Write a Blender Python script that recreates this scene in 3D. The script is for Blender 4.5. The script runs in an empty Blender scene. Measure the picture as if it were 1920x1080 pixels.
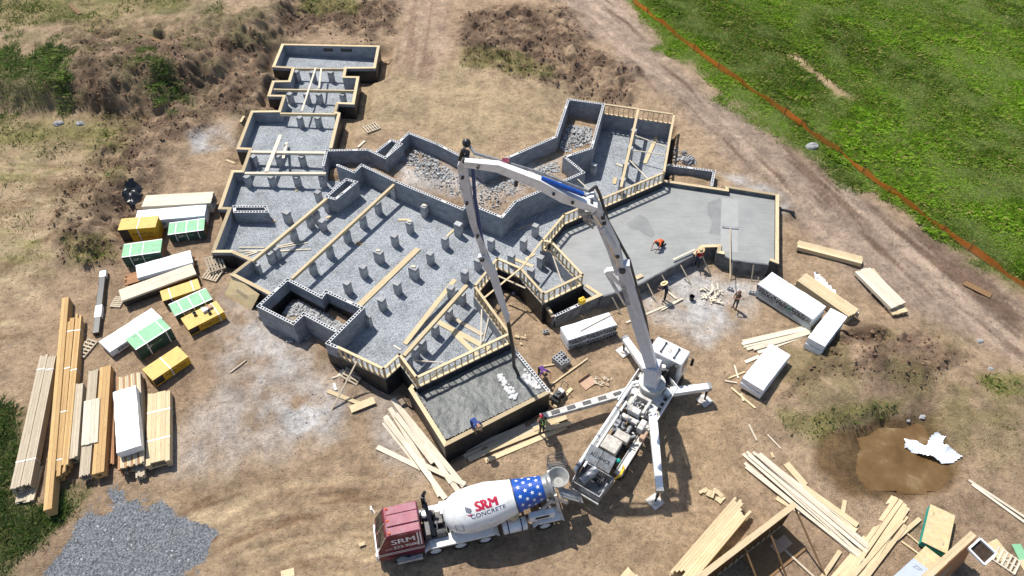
import bpy, bmesh, math, random
import numpy as np
from mathutils import Vector, Matrix
random.seed(7); rng = np.random.default_rng(7)
S = bpy.context.scene
C = S.collection
R = math.radians
# ------------------------------------------------------------------ camera
CAM_H, F_PX, PITCH, ROLL = 36.0, 1370.0, R(47.8), R(-0.77)
_fw = np.array([0, math.cos(PITCH), -math.sin(PITCH)]); _r0 = np.array([1., 0, 0]); _dn = np.cross(_fw, _r0)
_c, _s = math.cos(ROLL), math.sin(ROLL)
CM = np.array([_c*_r0+_s*_dn, -_s*_r0+_c*_dn, _fw])          # rows: right, down, forward
cd = bpy.data.cameras.new('camera'); cam = bpy.data.objects.new('camera', cd); C.objects.link(cam)
cd.sensor_width = 36; cd.lens = F_PX/1920*36; cd.clip_end = 5000; cd.clip_start = .5
m = Matrix.Identity(4)
for i in range(3):
    m[i][0] = CM[0][i]; m[i][1] = -CM[1][i]; m[i][2] = -CM[2][i]
m[2][3] = CAM_H
cam.matrix_world = m; S.camera = cam
# ------------------------------------------------------------------ sky, sun, exposure
SUN_EL, SUN_H = R(60), (-0.66, 0.75)                          # horizontal direction towards the sun
w = bpy.data.worlds.new('World'); S.world = w; w.use_nodes = True
nt = w.node_tree; nt.nodes.clear()
sky = nt.nodes.new('ShaderNodeTexSky'); sky.sky_type = 'NISHITA'; sky.sun_disc = False
sky.sun_elevation = SUN_EL; sky.sun_rotation = math.atan2(SUN_H[0], SUN_H[1])
bg = nt.nodes.new('ShaderNodeBackground'); bg.inputs[1].default_value = 0.10
ow = nt.nodes.new('ShaderNodeOutputWorld')
nt.links.new(sky.outputs[0], bg.inputs[0]); nt.links.new(bg.outputs[0], ow.inputs[0])
sd = bpy.data.lights.new('sun', 'SUN'); sd.energy = 4.7; sd.angle = R(.5); sd.color = (1, .955, .88)
sun = bpy.data.objects.new('sun', sd); C.objects.link(sun)
_d = Vector((SUN_H[0]*math.cos(SUN_EL), SUN_H[1]*math.cos(SUN_EL), math.sin(SUN_EL)))
sun.rotation_euler = _d.to_track_quat('Z', 'Y').to_euler(); sun.location = (0, 30, 60)
S.view_settings.view_transform = 'Standard'; S.view_settings.look = 'None'
S.view_settings.exposure = 0.42; S.view_settings.gamma = 1
# ------------------------------------------------------------------ survey: where a sight line meets a level
def W(px, py, z=0.):
    v = CM.T @ np.array([(px-960)/F_PX, (py-540)/F_PX, 1.]); t = (z-CAM_H)/v[2]
    return np.array([v[0]*t, v[1]*t, z])
def PROJ(x, y, z):
    q = [CM[i][0]*x+CM[i][1]*y+CM[i][2]*(z-CAM_H) for i in range(3)]
    return q[0]/q[2]*F_PX+960, q[1]/q[2]*F_PX+540
# ------------------------------------------------------------------ noise (numpy)
_tab = rng.random((256, 256))
def vnoise(x, y):
    xi = np.floor(x).astype(int); yi = np.floor(y).astype(int); fx = x-xi; fy = y-yi
    fx = fx*fx*(3-2*fx); fy = fy*fy*(3-2*fy)
    g = lambda i, j: _tab[(xi+i) & 255, (yi+j) & 255]
    return (g(0, 0)*(1-fx)+g(1, 0)*fx)*(1-fy)+(g(0, 1)*(1-fx)+g(1, 1)*fx)*fy
def fbm(x, y, s=1., o=4, gain=.5):
    r = 0; a = 1; t = 0
    for k in range(o):
        r = r+a*vnoise(x*s+17.3*k, y*s+9.1*k); t += a; a *= gain; s *= 2.03
    return r/t*2-1
def sstep(a, b, x):
    t = np.clip((x-a)/(b-a), 0, 1); return t*t*(3-2*t)
def in_poly(poly, x, y):
    ins = np.zeros(x.shape, bool); n = len(poly)
    for i in range(n):
        x0, y0 = poly[i][0], poly[i][1]; x1, y1 = poly[i-1][0], poly[i-1][1]
        c = (y0 > y) != (y1 > y)
        with np.errstate(divide='ignore', invalid='ignore'):
            ins ^= c & (x < (x1-x0)*(y-y0)/(y1-y0+1e-12)+x0)
    return ins
def line_dist(pts, x, y, closed=False):
    d = np.full(x.shape, 1e9); n = len(pts)
    for i in range(n if closed else n-1):
        a, b = pts[i], pts[(i+1) % n]; dx, dy = b[0]-a[0], b[1]-a[1]; L = dx*dx+dy*dy+1e-9
        t = np.clip(((x-a[0])*dx+(y-a[1])*dy)/L, 0, 1)
        d = np.minimum(d, (x-a[0]-t*dx)**2+(y-a[1]-t*dy)**2)
    return np.sqrt(d)
def sdist(poly, x, y):                                        # signed, negative inside
    d = line_dist(poly, x, y, True); return np.where(in_poly(poly, x, y), -d, d)
# ------------------------------------------------------------------ materials
def lin(c): return tuple((v/255/12.92 if v/255 <= .04045 else ((v/255+.055)/1.055)**2.4) for v in c)
def alb(r, g, b, k=1.3): return tuple(min(.85, v/k) for v in lin((r, g, b)))
class NB:
    def __init__(s, name):
        s.m = bpy.data.materials.new(name); s.m.use_nodes = True; s.t = s.m.node_tree; s.b = s.t.nodes['Principled BSDF']
    def n(s, typ, **k):
        o = s.t.nodes.new(typ)
        for a, v in k.items():
            if a.startswith('i_'): o.inputs[a[2:].replace('_', ' ')].default_value = v
            else: setattr(o, a, v)
        return o
    def l(s, a, b): s.t.links.new(a, b)
    def noise(s, vec, scale, detail=3, rough=.6):
        o = s.n('ShaderNodeTexNoise'); o.inputs['Scale'].default_value = scale; o.inputs['Detail'].default_value = detail
        o.inputs['Roughness'].default_value = rough; s.l(vec, o.inputs['Vector']); return o.outputs['Fac']
    def ramp(s, fac, stops):
        o = s.n('ShaderNodeValToRGB'); e = o.color_ramp.elements
        while len(e) < len(stops): e.new(.5)
        for el, (p, c) in zip(e, stops): el.position = p; el.color = (*c[:3], 1) if not isinstance(c, (int, float)) else (c, c, c, 1)
        s.l(fac, o.inputs[0]); return o.outputs[0]
    def mix(s, fac, a, b, mode='MIX'):
        o = s.n('ShaderNodeMix'); o.data_type = 'RGBA'; o.blend_type = mode
        for sock, v in ((o.inputs[0], fac), (o.inputs[6], a), (o.inputs[7], b)):
            if hasattr(v, 'is_linked'): s.l(v, sock)
            elif isinstance(v, (int, float)): sock.default_value = v if sock == o.inputs[0] else (v, v, v, 1)
            else: sock.default_value = (*v[:3], 1)
        return o.outputs[2]
    def bump(s, h, strength=.5, dist=.02):
        o = s.n('ShaderNodeBump'); o.inputs['Strength'].default_value = strength; o.inputs['Distance'].default_value = dist
        s.l(h, o.inputs['Height']); s.l(o.outputs[0], s.b.inputs['Normal'])
    def pos(s): return s.n('ShaderNodeNewGeometry').outputs['Position']
    def uv(s): return s.n('ShaderNodeTexCoord').outputs['UV']
    def island(s): return s.n('ShaderNodeNewGeometry').outputs['Random Per Island']
    def orand(s): return s.n('ShaderNodeObjectInfo').outputs['Random']
    def mapv(s, v, sc):
        o = s.n('ShaderNodeMapping'); o.inputs['Scale'].default_value = sc; s.l(v, o.inputs['Vector']); return o.outputs[0]
    def fin(s, col, rough=.8, metal=0, spec=.3):
        if hasattr(col, 'is_linked'): s.l(col, s.b.inputs['Base Color'])
        else: s.b.inputs['Base Color'].default_value = (*col[:3], 1)
        s.b.inputs['Roughness'].default_value = rough; s.b.inputs['Metallic'].default_value = metal
        s.b.inputs['Specular IOR Level'].default_value = spec
        return s.m
def plain(name, col, rough=.6, var=.18, scale=3., metal=0, dirt=None, bump=0, spec=.4, isl=0.):
    k = NB(name); p = k.pos(); f = k.noise(p, scale, 4)
    c = k.ramp(f, [(.3, tuple(v*(1-var) for v in col)), (.7, tuple(min(.9, v*(1+var)) for v in col))])
    if isl: c = k.mix(isl, c, k.ramp(k.island(), [(0, .25), (1, 1.)]), 'MULTIPLY')
    if dirt: c = k.mix(k.ramp(k.noise(p, 1.7, 5, .7), [(.48, 0), (.72, .75)]), c, dirt)
    if bump: k.bump(k.noise(p, scale*6, 4), bump, .02)
    return k.fin(c, rough, metal, spec)
def wood(name, c1, c2, knots=True):
    k = NB(name); u = k.uv()
    g = k.noise(k.mapv(u, (1.2, 22, 1)), 1., 4, .6)
    c = k.ramp(g, [(.3, c2), (.62, c1)])
    tone = k.ramp(k.island(), [(0, .64), (.5, .96), (1, 1.14)])
    c = k.mix(1., c, tone, 'MULTIPLY')
    c = k.mix(.8, c, k.ramp(k.orand(), [(0, .78), (1, 1.08)]), 'MULTIPLY')
    if knots:
        v = k.n('ShaderNodeTexVoronoi'); v.inputs['Scale'].default_value = 1.; k.l(k.mapv(u, (2.2, 9, 1)), v.inputs['Vector'])
        c = k.mix(k.ramp(v.outputs['Distance'], [(.07, .8), (.16, 0)]), c, tuple(x*.35 for x in c2))
    c = k.mix(k.ramp(k.noise(k.pos(), 1.1, 5, .7), [(.5, 0), (.85, .3)]), c, (.24, .19, .13))
    return k.fin(c, .75, 0, .2)
M = {}
M['pine'] = wood('pine_wood', alb(244, 224, 186, 1.45), alb(228, 200, 152, 1.45))
M['pale'] = wood('pale_wood', alb(242, 232, 212, 1.35), alb(228, 212, 184, 1.35))
M['greywood'] = wood('weathered_wood', alb(226, 211, 186, 1.45), alb(206, 188, 160, 1.45))
M['lvl'] = wood('orange_wood', alb(238, 200, 142, 1.6), alb(226, 176, 112, 1.6))
M['redwood'] = wood('brown_wood', alb(190, 145, 105), alb(165, 115, 80))
M['dark_wood'] = wood('stained_wood', alb(150, 118, 84), alb(120, 92, 62))
def cmu():
    k = NB('concrete_block'); u = k.uv(); p = k.pos()
    b = k.n('ShaderNodeTexBrick'); k.l(u, b.inputs['Vector']); b.inputs['Scale'].default_value = 1
    b.inputs['Brick Width'].default_value = .4; b.inputs['Row Height'].default_value = .2; b.inputs['Mortar Size'].default_value = .008
    b.inputs['Color1'].default_value = (.31, .325, .35, 1); b.inputs['Color2'].default_value = (.235, .25, .275, 1); b.inputs['Mortar'].default_value = (.21, .22, .24, 1)
    c = k.mix(1., b.outputs['Color'], k.ramp(k.noise(p, 2.2, 5, .7), [(.3, .75), (.7, 1.15)]), 'MULTIPLY')
    c = k.mix(1., c, k.ramp(k.noise(p, 40, 2), [(.2, .85), (.8, 1.12)]), 'MULTIPLY')
    k.bump(k.noise(p, 60, 3), .4, .01); return k.fin(c, .92, 0, .2)
M['cmu'] = cmu()
M['sunlit_top'] = plain('sunlit_block_top', (.60, .60, .60), .92, .12, 6)  # sunlight painted in: same block as the wall faces, lighter on top
M['block'] = plain('loose_block', (.42, .425, .43), .92, .2, 3, isl=.5, bump=.3)
M['tar'] = plain('waterproofing', (.016, .017, .02), .5, .5, 3, dirt=(.06, .058, .055), spec=.5)
M['black'] = plain('black_plastic', (.015, .015, .017), .35, .3, 4, spec=.5)
M['rubber'] = plain('rubber', (.02, .02, .02), .85, .3, 5, dirt=(.16, .12, .085))
M['steel'] = plain('grey_steel', (.30, .31, .32), .45, .3, 4, metal=.4, dirt=(.14, .12, .10))
M['darksteel'] = plain('dark_steel', (.06, .06, .065), .5, .4, 5, metal=.3, dirt=(.17, .14, .11))
M['white'] = plain('white_paint', (.74, .75, .75), .38, .06, 2, dirt=(.46, .43, .39), spec=.5)
M['dirtywhite'] = plain('dirty_white_paint', (.56, .54, .50), .55, .2, 3, dirt=(.15, .12, .095), spec=.4)
M['boomgrey'] = plain('grey_white_paint', (.54, .56, .59), .38, .08, 1.5, dirt=(.34, .33, .32), spec=.5)
M['lilac'] = plain('pale_grey_paint', (.50, .52, .58), .35, .06, 2, dirt=(.40, .40, .41), spec=.5)
M['red'] = plain('red_paint', (.125, .005, .022), .35, .15, 2, dirt=(.25, .10, .09), spec=.5)
M['redroof'] = plain('faded_red_paint', (.28, .085, .115), .55, .2, 2, dirt=(.30, .22, .21))
M['blue'] = plain('blue_paint', (.012, .075, .36), .35, .12, 3, spec=.5)
M['boomblue'] = plain('blue_hose', (.02, .05, .16), .4, .2, 4)
M['navy'] = plain('navy_lettering', (.02, .03, .12), .5, .1)
M['crimson'] = plain('crimson_lettering', (.42, .015, .05), .5, .1)
M['chrome'] = plain('chrome', (.6, .6, .6), .2, .05, metal=.9)
M['glass'] = plain('dark_glass', (.012, .014, .016), .08, .2, spec=.7)
M['ink'] = plain('black_ink', (.02, .025, .03), .6, .1)
M['inkgrey'] = plain('grey_ink', (.12, .13, .14), .6, .1)
M['inkgreen'] = plain('green_ink', (.02, .17, .09), .6, .1)
M['orange'] = plain('orange_plastic', (.95, .23, .045), .6, .08, 6)
M['yellow'] = plain('yellow_plastic', (.75, .47, .03), .5, .08)
M['yellowpack'] = plain('yellow_sheathing', alb(238, 200, 108, 1.5), .6, .08, 3, dirt=alb(222, 180, 94, 1.5))
M['yellowside'] = plain('yellow_wrap', alb(226, 172, 40), .55, .1, 3)
M['greenpack'] = plain('green_sheathing', alb(140, 196, 152), .6, .08, 3, dirt=alb(120, 175, 135))
M['greenside'] = plain('dark_green_wrap', (.02, .065, .05), .5, .3, 3)
M['teal'] = plain('teal_edge', (.01, .30, .24), .6, .15, 4)
M['greysheet'] = plain('grey_blue_sheathing', (.40, .45, .54), .6, .05)
M['brownboard'] = plain('brown_board_edge', alb(140, 112, 84), .8, .15, 5, isl=.4)
M['skin'] = plain('skin', (.30, .15, .095), .6, .1); M['hair'] = plain('hair', (.012, .010, .009), .6, .2)
M['straw'] = plain('straw', (.66, .50, .28), .8, .15, 12); M['cardboard'] = plain('cardboard', (.42, .28, .19), .85, .1)
M['redshirt'] = plain('red_cloth', (.42, .015, .02), .85, .2, 6); M['orangeshirt'] = plain('orange_cloth', (.75, .11, .02), .85, .12, 6)
M['blueshirt'] = plain('blue_cloth', (.02, .045, .17), .85, .2, 6); M['navyshirt'] = plain('navy_cloth', (.016, .02, .045), .85, .2, 6)
M['brownshirt'] = plain('brown_cloth', (.16, .09, .06), .85, .2, 6); M['olive'] = plain('olive_cloth', (.07, .07, .05), .85, .2, 6)
M['darkcloth'] = plain('dark_cloth', (.022, .024, .028), .85, .2, 6); M['purple'] = plain('purple_cloth', (.08, .03, .17), .85, .2, 6)
M['jeans'] = plain('jeans', (.05, .07, .12), .85, .2, 6); M['boot'] = plain('boot', (.03, .025, .02), .7, .2)
M['hivis'] = plain('hivis_tape', (.55, .85, .25), .5, .05); M['helmet'] = plain('red_helmet', (.5, .02, .04), .3, .05)
def osb():
    k = NB('strand_board'); p = k.pos()
    v = k.n('ShaderNodeTexVoronoi'); v.inputs['Scale'].default_value = 9; k.l(k.mapv(p, (1, 2.2, 1.5)), v.inputs['Vector'])
    c = k.mix(.16, alb(230, 208, 164, 1.45), v.outputs['Color'], 'SOFT_LIGHT')
    c = k.mix(1., c, k.ramp(k.noise(p, 3, 4), [(.3, .85), (.7, 1.1)]), 'MULTIPLY'); return k.fin(c, .75, 0, .2)
M['osb'] = osb()
def wrapm(name, col):
    k = NB(name); p = k.pos(); f = k.noise(p, 1.4, 5, .7)
    c = k.ramp(f, [(.35, tuple(v*.90 for v in col)), (.6, col)]); c = k.mix(k.ramp(k.noise(p, .8, 6, .75), [(.5, 0), (.8, .5)]), c, (.50, .47, .42))
    k.bump(k.noise(k.mapv(p, (1, 1, 2.4)), 5., 4, .6), .9, .06); return k.fin(c, .42, 0, .4)
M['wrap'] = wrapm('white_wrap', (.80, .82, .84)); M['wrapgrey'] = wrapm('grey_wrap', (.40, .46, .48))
def gravel(name, a, b, sc=11.):
    k = NB(name); p = k.pos()
    v = k.n('ShaderNodeTexVoronoi'); v.inputs['Scale'].default_value = sc; k.l(p, v.inputs['Vector'])
    bw = k.n('ShaderNodeRGBToBW'); k.l(v.outputs['Color'], bw.inputs[0])
    c = k.ramp(bw.outputs[0], [(.15, a), (.85, b)])
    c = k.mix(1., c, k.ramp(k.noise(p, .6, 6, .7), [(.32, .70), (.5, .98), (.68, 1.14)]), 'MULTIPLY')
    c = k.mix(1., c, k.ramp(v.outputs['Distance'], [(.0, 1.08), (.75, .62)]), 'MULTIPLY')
    k.bump(v.outputs['Distance'], .8, .05); return k.fin(c, .9, 0, .25)
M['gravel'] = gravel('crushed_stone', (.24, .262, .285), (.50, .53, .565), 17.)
def slabm(name, a, b, rough, bs, bd):
    k = NB(name); p = k.pos(); f = k.noise(p, .55, 6, .65)
    c = k.ramp(f, [(.38, a), (.6, b)])
    c = k.mix(1., c, k.ramp(k.noise(k.mapv(p, (1, 5, 1)), .9, 4), [(.35, .93), (.65, 1.05)]), 'MULTIPLY')
    k.bump(k.noise(p, bs, 5, .65), .9, bd); return k.fin(c, rough, 0, .5)
M['slab'] = slabm('smooth_wet_concrete', (.235, .24, .232), (.275, .28, .27), .5, 1.5, .004)
M['rawslab'] = slabm('poured_wet_concrete', (.075, .082, .08), (.125, .132, .126), .45, 2.2, .10)
M['formedge'] = plain('concrete_stained_block', (.13, .135, .14), .9, .35, 2, dirt=(.03, .03, .032), bump=.4)
def soil():
    k = NB('soil'); p = k.pos(); a = k.n('ShaderNodeAttribute', attribute_name='soil_colour')
    c = a.outputs['Color']
    n1 = k.noise(p, .45, 6, .65); n2 = k.noise(p, 3.2, 6, .7); n3 = k.noise(p, 16, 4, .7)
    c = k.mix(1., c, k.ramp(n1, [(.3, .86), (.5, 1.03), (.7, 1.2)]), 'MULTIPLY')
    c = k.mix(1., c, k.ramp(n2, [(.3, .70), (.5, 1.04), (.72, 1.28)]), 'MULTIPLY')
    c = k.mix(1., c, k.ramp(n3, [(.28, .68), (.5, 1.04), (.72, 1.24)]), 'MULTIPLY')
    n4 = k.noise(p, 5.5, 2, .5); n5 = k.noise(p, 9., 2, .5); n6 = k.noise(p, .9, 3)
    c = k.mix(k.ramp(n4, [(.60, 0), (.68, .55)]), c, k.mix(1., c, .52, 'MULTIPLY')); c = k.mix(k.ramp(n5, [(.62, 0), (.70, .5)]), c, k.mix(1., c, 1.42, 'MULTIPLY'))
    c = k.mix(1., c, k.ramp(n6, [(.35, .84), (.5, 1.), (.65, 1.1)]), 'MULTIPLY')
    gm = k.n('ShaderNodeAttribute', attribute_name='stone_mask')
    v = k.n('ShaderNodeTexVoronoi'); v.inputs['Scale'].default_value = 15.; k.l(p, v.inputs['Vector'])
    bw = k.n('ShaderNodeRGBToBW'); k.l(v.outputs['Color'], bw.inputs[0])
    ma = k.n('ShaderNodeMath', operation='MULTIPLY_ADD'); k.l(k.noise(p, 4., 4, .7), ma.inputs[0]); ma.inputs[1].default_value = 1.3; k.l(gm.outputs['Fac'], ma.inputs[2])
    c = k.mix(k.ramp(ma.outputs[0], [(.82, 0), (1.02, .95)]), c, k.ramp(bw.outputs[0], [(.2, (.12, .132, .15)), (.8, (.36, .385, .42))]))
    mm = k.n('ShaderNodeMath', operation='MULTIPLY_ADD'); k.l(n2, mm.inputs[0]); mm.inputs[1].default_value = 1.; k.l(n3, mm.inputs[2])
    k.bump(mm.outputs[0], 1., .20)
    return k.fin(c, .95, 0, .15)
M['soil'] = soil()
def translucent(m, col_sock, col, amt):
    t = m.node_tree; pb = t.nodes['Principled BSDF']; out = t.nodes['Material Output']; tr = t.nodes.new('ShaderNodeBsdfTranslucent'); mx = t.nodes.new('ShaderNodeMixShader'); mx.inputs[0].default_value = amt
    if col_sock is not None: t.links.new(col_sock, tr.inputs[0])
    else: tr.inputs[0].default_value = (*col, 1)
    t.links.new(pb.outputs[0], mx.inputs[1]); t.links.new(tr.outputs[0], mx.inputs[2]); t.links.new(mx.outputs[0], out.inputs[0])
translucent(M['orange'], None, (1., .30, .06), .55)
def leaf():
    k = NB('grass_blade'); a = k.n('ShaderNodeAttribute', attribute_name='blade_colour')
    m_ = k.fin(a.outputs['Color'], .6, 0, .25)
    translucent(m_, a.outputs['Color'], None, .4); return m_
M['grass'] = leaf()
def water():
    k = NB('muddy_water'); p = k.pos(); c = k.ramp(k.noise(p, .5, 5, .6), [(.36, (.10, .056, .018)), (.55, (.15, .09, .036)), (.68, (.24, .17, .09))])
    k.bump(k.noise(p, 3, 3), .05, .02); return k.fin(c, .08, 0, .5)
M['water'] = water()
# ------------------------------------------------------------------ mesh builder
class MB:
    def __init__(s): s.v = []; s.f = []; s.mi = []; s.uv = []
    def face(s, pts, mi=0, uvs=None):
        b = len(s.v); s.v += [tuple(map(float, p)) for p in pts]; s.f.append(tuple(range(b, b+len(pts)))); s.mi.append(mi)
        if uvs is None:
            p = [np.array(q, float) for q in pts]; e1 = p[1]-p[0]; e2 = p[-1]-p[0]
            if np.linalg.norm(e2) > np.linalg.norm(e1): e1, e2 = e2, e1
            l1 = np.linalg.norm(e1)+1e-9; e1 = e1/l1; e2 = e2-e1*(e2@e1); e2 = e2/(np.linalg.norm(e2)+1e-9)
            uvs = [((q-p[0])@e1+s._o[0], (q-p[0])@e2+s._o[1]) for q in p]
        s.uv.append(uvs)
    _o = (0, 0)
    def hexa(s, c, mi=0, share=True):
        """eight corners: four below (ccw) and four above"""
        s._o = (random.uniform(0, 50), random.uniform(0, 50)); b = len(s.v); c = [np.array(q, float) for q in c]
        s.v += [tuple(q) for q in c]
        for q in ((3, 2, 1, 0), (4, 5, 6, 7), (0, 1, 5, 4), (1, 2, 6, 5), (2, 3, 7, 6), (3, 0, 4, 7)):
            s.f.append(tuple(b+i for i in q)); s.mi.append(mi)
            p = [c[i] for i in q]; e1 = p[1]-p[0]; e2 = p[3]-p[0]
            if np.linalg.norm(e2) > np.linalg.norm(e1): e1, e2 = e2, e1
            e1 = e1/(np.linalg.norm(e1)+1e-9); e2 = e2/(np.linalg.norm(e2)+1e-9)
            s.uv.append([((r-p[0])@e1+s._o[0], (r-p[0])@e2+s._o[1]) for r in p])
    def box(s, x0, x1, y0, y1, z0, z1, mi=0, fr=None):
        c = [(x0, y0, z0), (x1, y0, z0), (x1, y1, z0), (x0, y1, z0), (x0, y0, z1), (x1, y0, z1), (x1, y1, z1), (x0, y1, z1)]
        s.hexa([fr(q) for q in c] if fr else c, mi)
    def bar(s, p0, p1, wd, h, mi=0, w2=None, h2=None, up=(0, 0, 1)):
        p0 = np.array(p0, float); p1 = np.array(p1, float); d = p1-p0; d /= np.linalg.norm(d)+1e-9; up = np.array(up, float)
        sd_ = np.cross(d, up)
        if np.linalg.norm(sd_) < 1e-3: sd_ = np.cross(d, np.array([1., 0, 0]))
        sd_ /= np.linalg.norm(sd_); u = np.cross(sd_, d); w2 = w2 or wd; h2 = h2 or h
        c = []
        for k in (-1, 1):
            c += [p0-sd_*wd/2+u*k*h/2, p1-sd_*w2/2+u*k*h2/2, p1+sd_*w2/2+u*k*h2/2, p0+sd_*wd/2+u*k*h/2]
        s.hexa([c[0], c[3], c[2], c[1], c[4], c[7], c[6], c[5]], mi)
    def lathe(s, p0, p1, prof, n=16, mi=0, caps=True, mis=None):
        """prof: list of (t along p0->p1 in 0..1, radius)"""
        p0 = np.array(p0, float); p1 = np.array(p1, float); d = p1-p0; L = np.linalg.norm(d); d = d/L
        a = np.cross(d, [0, 0, 1.]);
        if np.linalg.norm(a) < 1e-3: a = np.array([1., 0, 0])
        a /= np.linalg.norm(a); b_ = np.cross(a, d); b = len(s.v); k = len(prof)
        for t, r in prof:
            for i in range(n):
                g = 2*math.pi*i/n; s.v.append(tuple(p0+d*L*t+(a*math.cos(g)+b_*math.sin(g))*r))
        for j in range(k-1):
            for i in range(n):
                q = (b+j*n+i, b+j*n+(i+1) % n, b+(j+1)*n+(i+1) % n, b+(j+1)*n+i)
                s.f.append(q); s.mi.append(mis[j] if mis else mi); s.uv.append([(i/n*4, prof[j][0]*L), ((i+1)/n*4, prof[j][0]*L), ((i+1)/n*4, prof[j+1][0]*L), (i/n*4, prof[j+1][0]*L)])
        if caps:
            for j in (0, k-1):
                s.f.append(tuple(b+j*n+i for i in range(n))); s.mi.append(mis[min(j, k-2)] if mis else mi); s.uv.append([(0, 0)]*n)
    def cyl(s, p0, p1, r, r1=None, n=12, mi=0, caps=True): s.lathe(p0, p1, [(0, r), (1, r1 if r1 else r)], n, mi, caps)
    def tube(s, pts, r, n=8, mi=0):
        for a, b in zip(pts[:-1], pts[1:]): s.cyl(a, b, r, n=n, mi=mi)
        for p in pts[1:-1]: s.ball(p, r*1.03, mi, 6, 8)
    def ball(s, c, r, mi=0, st=8, n=12, sq=(1, 1, 1)):
        b = len(s.v); c = np.array(c, float)
        for j in range(st+1):
            th = math.pi*j/st
            for i in range(n):
                g = 2*math.pi*i/n; s.v.append((c[0]+r*sq[0]*math.sin(th)*math.cos(g), c[1]+r*sq[1]*math.sin(th)*math.sin(g), c[2]+r*sq[2]*math.cos(th)))
        for j in range(st):
            for i in range(n):
                s.f.append((b+j*n+i, b+(j+1)*n+i, b+(j+1)*n+(i+1) % n, b+j*n+(i+1) % n)); s.mi.append(mi); s.uv.append([(0, 0)]*4)
    def prism(s, poly, z0, z1, mi=0, fr=None):
        f = fr or (lambda q: q); n = len(poly); b = len(s.v)
        for z in (z0, z1):
            for q in poly: s.v.append(tuple(map(float, f((q[0], q[1], z)))))
        s.f.append(tuple(range(b+n-1, b-1, -1))); s.f.append(tuple(range(b+n, b+2*n))); s.mi += [mi, mi]
        s.uv.append([(q[0], q[1]) for q in reversed(poly)]); s.uv.append([(q[0], q[1]) for q in poly])
        for i in range(n):
            j = (i+1) % n; s.f.append((b+i, b+j, b+n+j, b+n+i)); s.mi.append(mi); l = math.dist(poly[i][:2], poly[j][:2])
            s.uv.append([(0, z0), (l, z0), (l, z1), (0, z1)])
    def strip(s, pts, a, b, z0, z1, mi=0, closed=False):
        """band along a polyline between side offsets a<b (left of travel positive)"""
        n = len(pts); P2 = [np.array(p[:2], float) for p in pts]; nor = []
        for i in range(n):
            ds = []
            if i > 0 or closed: ds.append(P2[i]-P2[i-1])
            if i < n-1 or closed: ds.append(P2[(i+1) % n]-P2[i])
            ns = [np.array([-d[1], d[0]])/np.linalg.norm(d) for d in ds]
            if len(ns) == 1: nor.append(ns[0])
            else:
                mv = ns[0]+ns[1]; mv /= np.linalg.norm(mv); nor.append(mv/max(.4, mv@ns[0]))
        u = 0
        for i in range(n if closed else n-1):
            j = (i+1) % n; L = np.linalg.norm(P2[j]-P2[i])
            A0 = P2[i]+nor[i]*a; A1 = P2[j]+nor[j]*a; B0 = P2[i]+nor[i]*b; B1 = P2[j]+nor[j]*b
            q = lambda p, z: (p[0], p[1], z)
            s.face([q(A0, z0), q(A1, z0), q(A1, z1), q(A0, z1)], mi, [(u, z0), (u+L, z0), (u+L, z1), (u, z1)])
            s.face([q(B1, z0), q(B0, z0), q(B0, z1), q(B1, z1)], mi, [(u+L, z0), (u, z0), (u, z1), (u+L, z1)])
            s.face([q(A0, z1), q(A1, z1), q(B1, z1), q(B0, z1)], mi, [(u, 0), (u+L, 0), (u+L, .18), (u, .18)])
            s.face([q(B0, z0), q(B1, z0), q(A1, z0), q(A0, z0)], mi, [(u, 0), (u+L, 0), (u+L, .18), (u, .18)])
            if not closed and i == 0: s.face([q(B0, z0), q(A0, z0), q(A0, z1), q(B0, z1)], mi)
            if not closed and i == n-2: s.face([q(A1, z0), q(B1, z0), q(B1, z1), q(A1, z1)], mi)
            u += L
    def build(s, name, mats, parent=None, smooth=False, loc=None, recalc=True, bevel=0):
        me = bpy.data.meshes.new(name); o_ = np.array(parent.location) if parent else (np.array(loc, float) if loc is not None else np.zeros(3))
        if parent and parent.parent: o_ = o_+np.array(parent.parent.location)
        if parent is None and loc is None and s.v:
            a = np.array(s.v); o_ = np.array([*(a.min(0)+a.max(0))[:2]/2, a[:, 2].min()])
        if s.v: me.from_pydata((np.array(s.v)-o_).tolist(), [], s.f)
        for mt in (mats if isinstance(mats, (list, tuple)) else [mats]): me.materials.append(M[mt] if isinstance(mt, str) else mt)
        ul = me.uv_layers.new(name='UVMap'); ul.data.foreach_set('uv', np.array([c for q in s.uv for c in q], dtype=np.float32).ravel())
        me.polygons.foreach_set('material_index', s.mi)
        if smooth: me.polygons.foreach_set('use_smooth', [True]*len(s.f))
        if recalc and len(s.f) < 20000:
            bm = bmesh.new(); bm.from_mesh(me); bmesh.ops.recalc_face_normals(bm, faces=bm.faces); bm.to_mesh(me); bm.free()
        ob = bpy.data.objects.new(name, me); C.objects.link(ob)
        if parent: ob.parent = parent
        else: ob.location = o_
        if bevel:
            md = ob.modifiers.new('bevel', 'BEVEL'); md.width = bevel; md.segments = 2; md.limit_method = 'ANGLE'
        if smooth and hasattr(me, 'set_sharp_from_angle'): me.set_sharp_from_angle(angle=R(38))
        return ob
def tag(o, label=None, cat=None, group=None, kind=None):
    if label: o['label'] = label
    if cat: o['category'] = cat
    if group: o['group'] = group
    if kind: o['kind'] = kind
    return o
def thing(name, label, cat, loc, group=None):
    o = bpy.data.objects.new(name, None); C.objects.link(o); o.location = tuple(map(float, loc)); o.empty_display_size = .3
    return tag(o, label, cat, group)
_tc = {}
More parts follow.
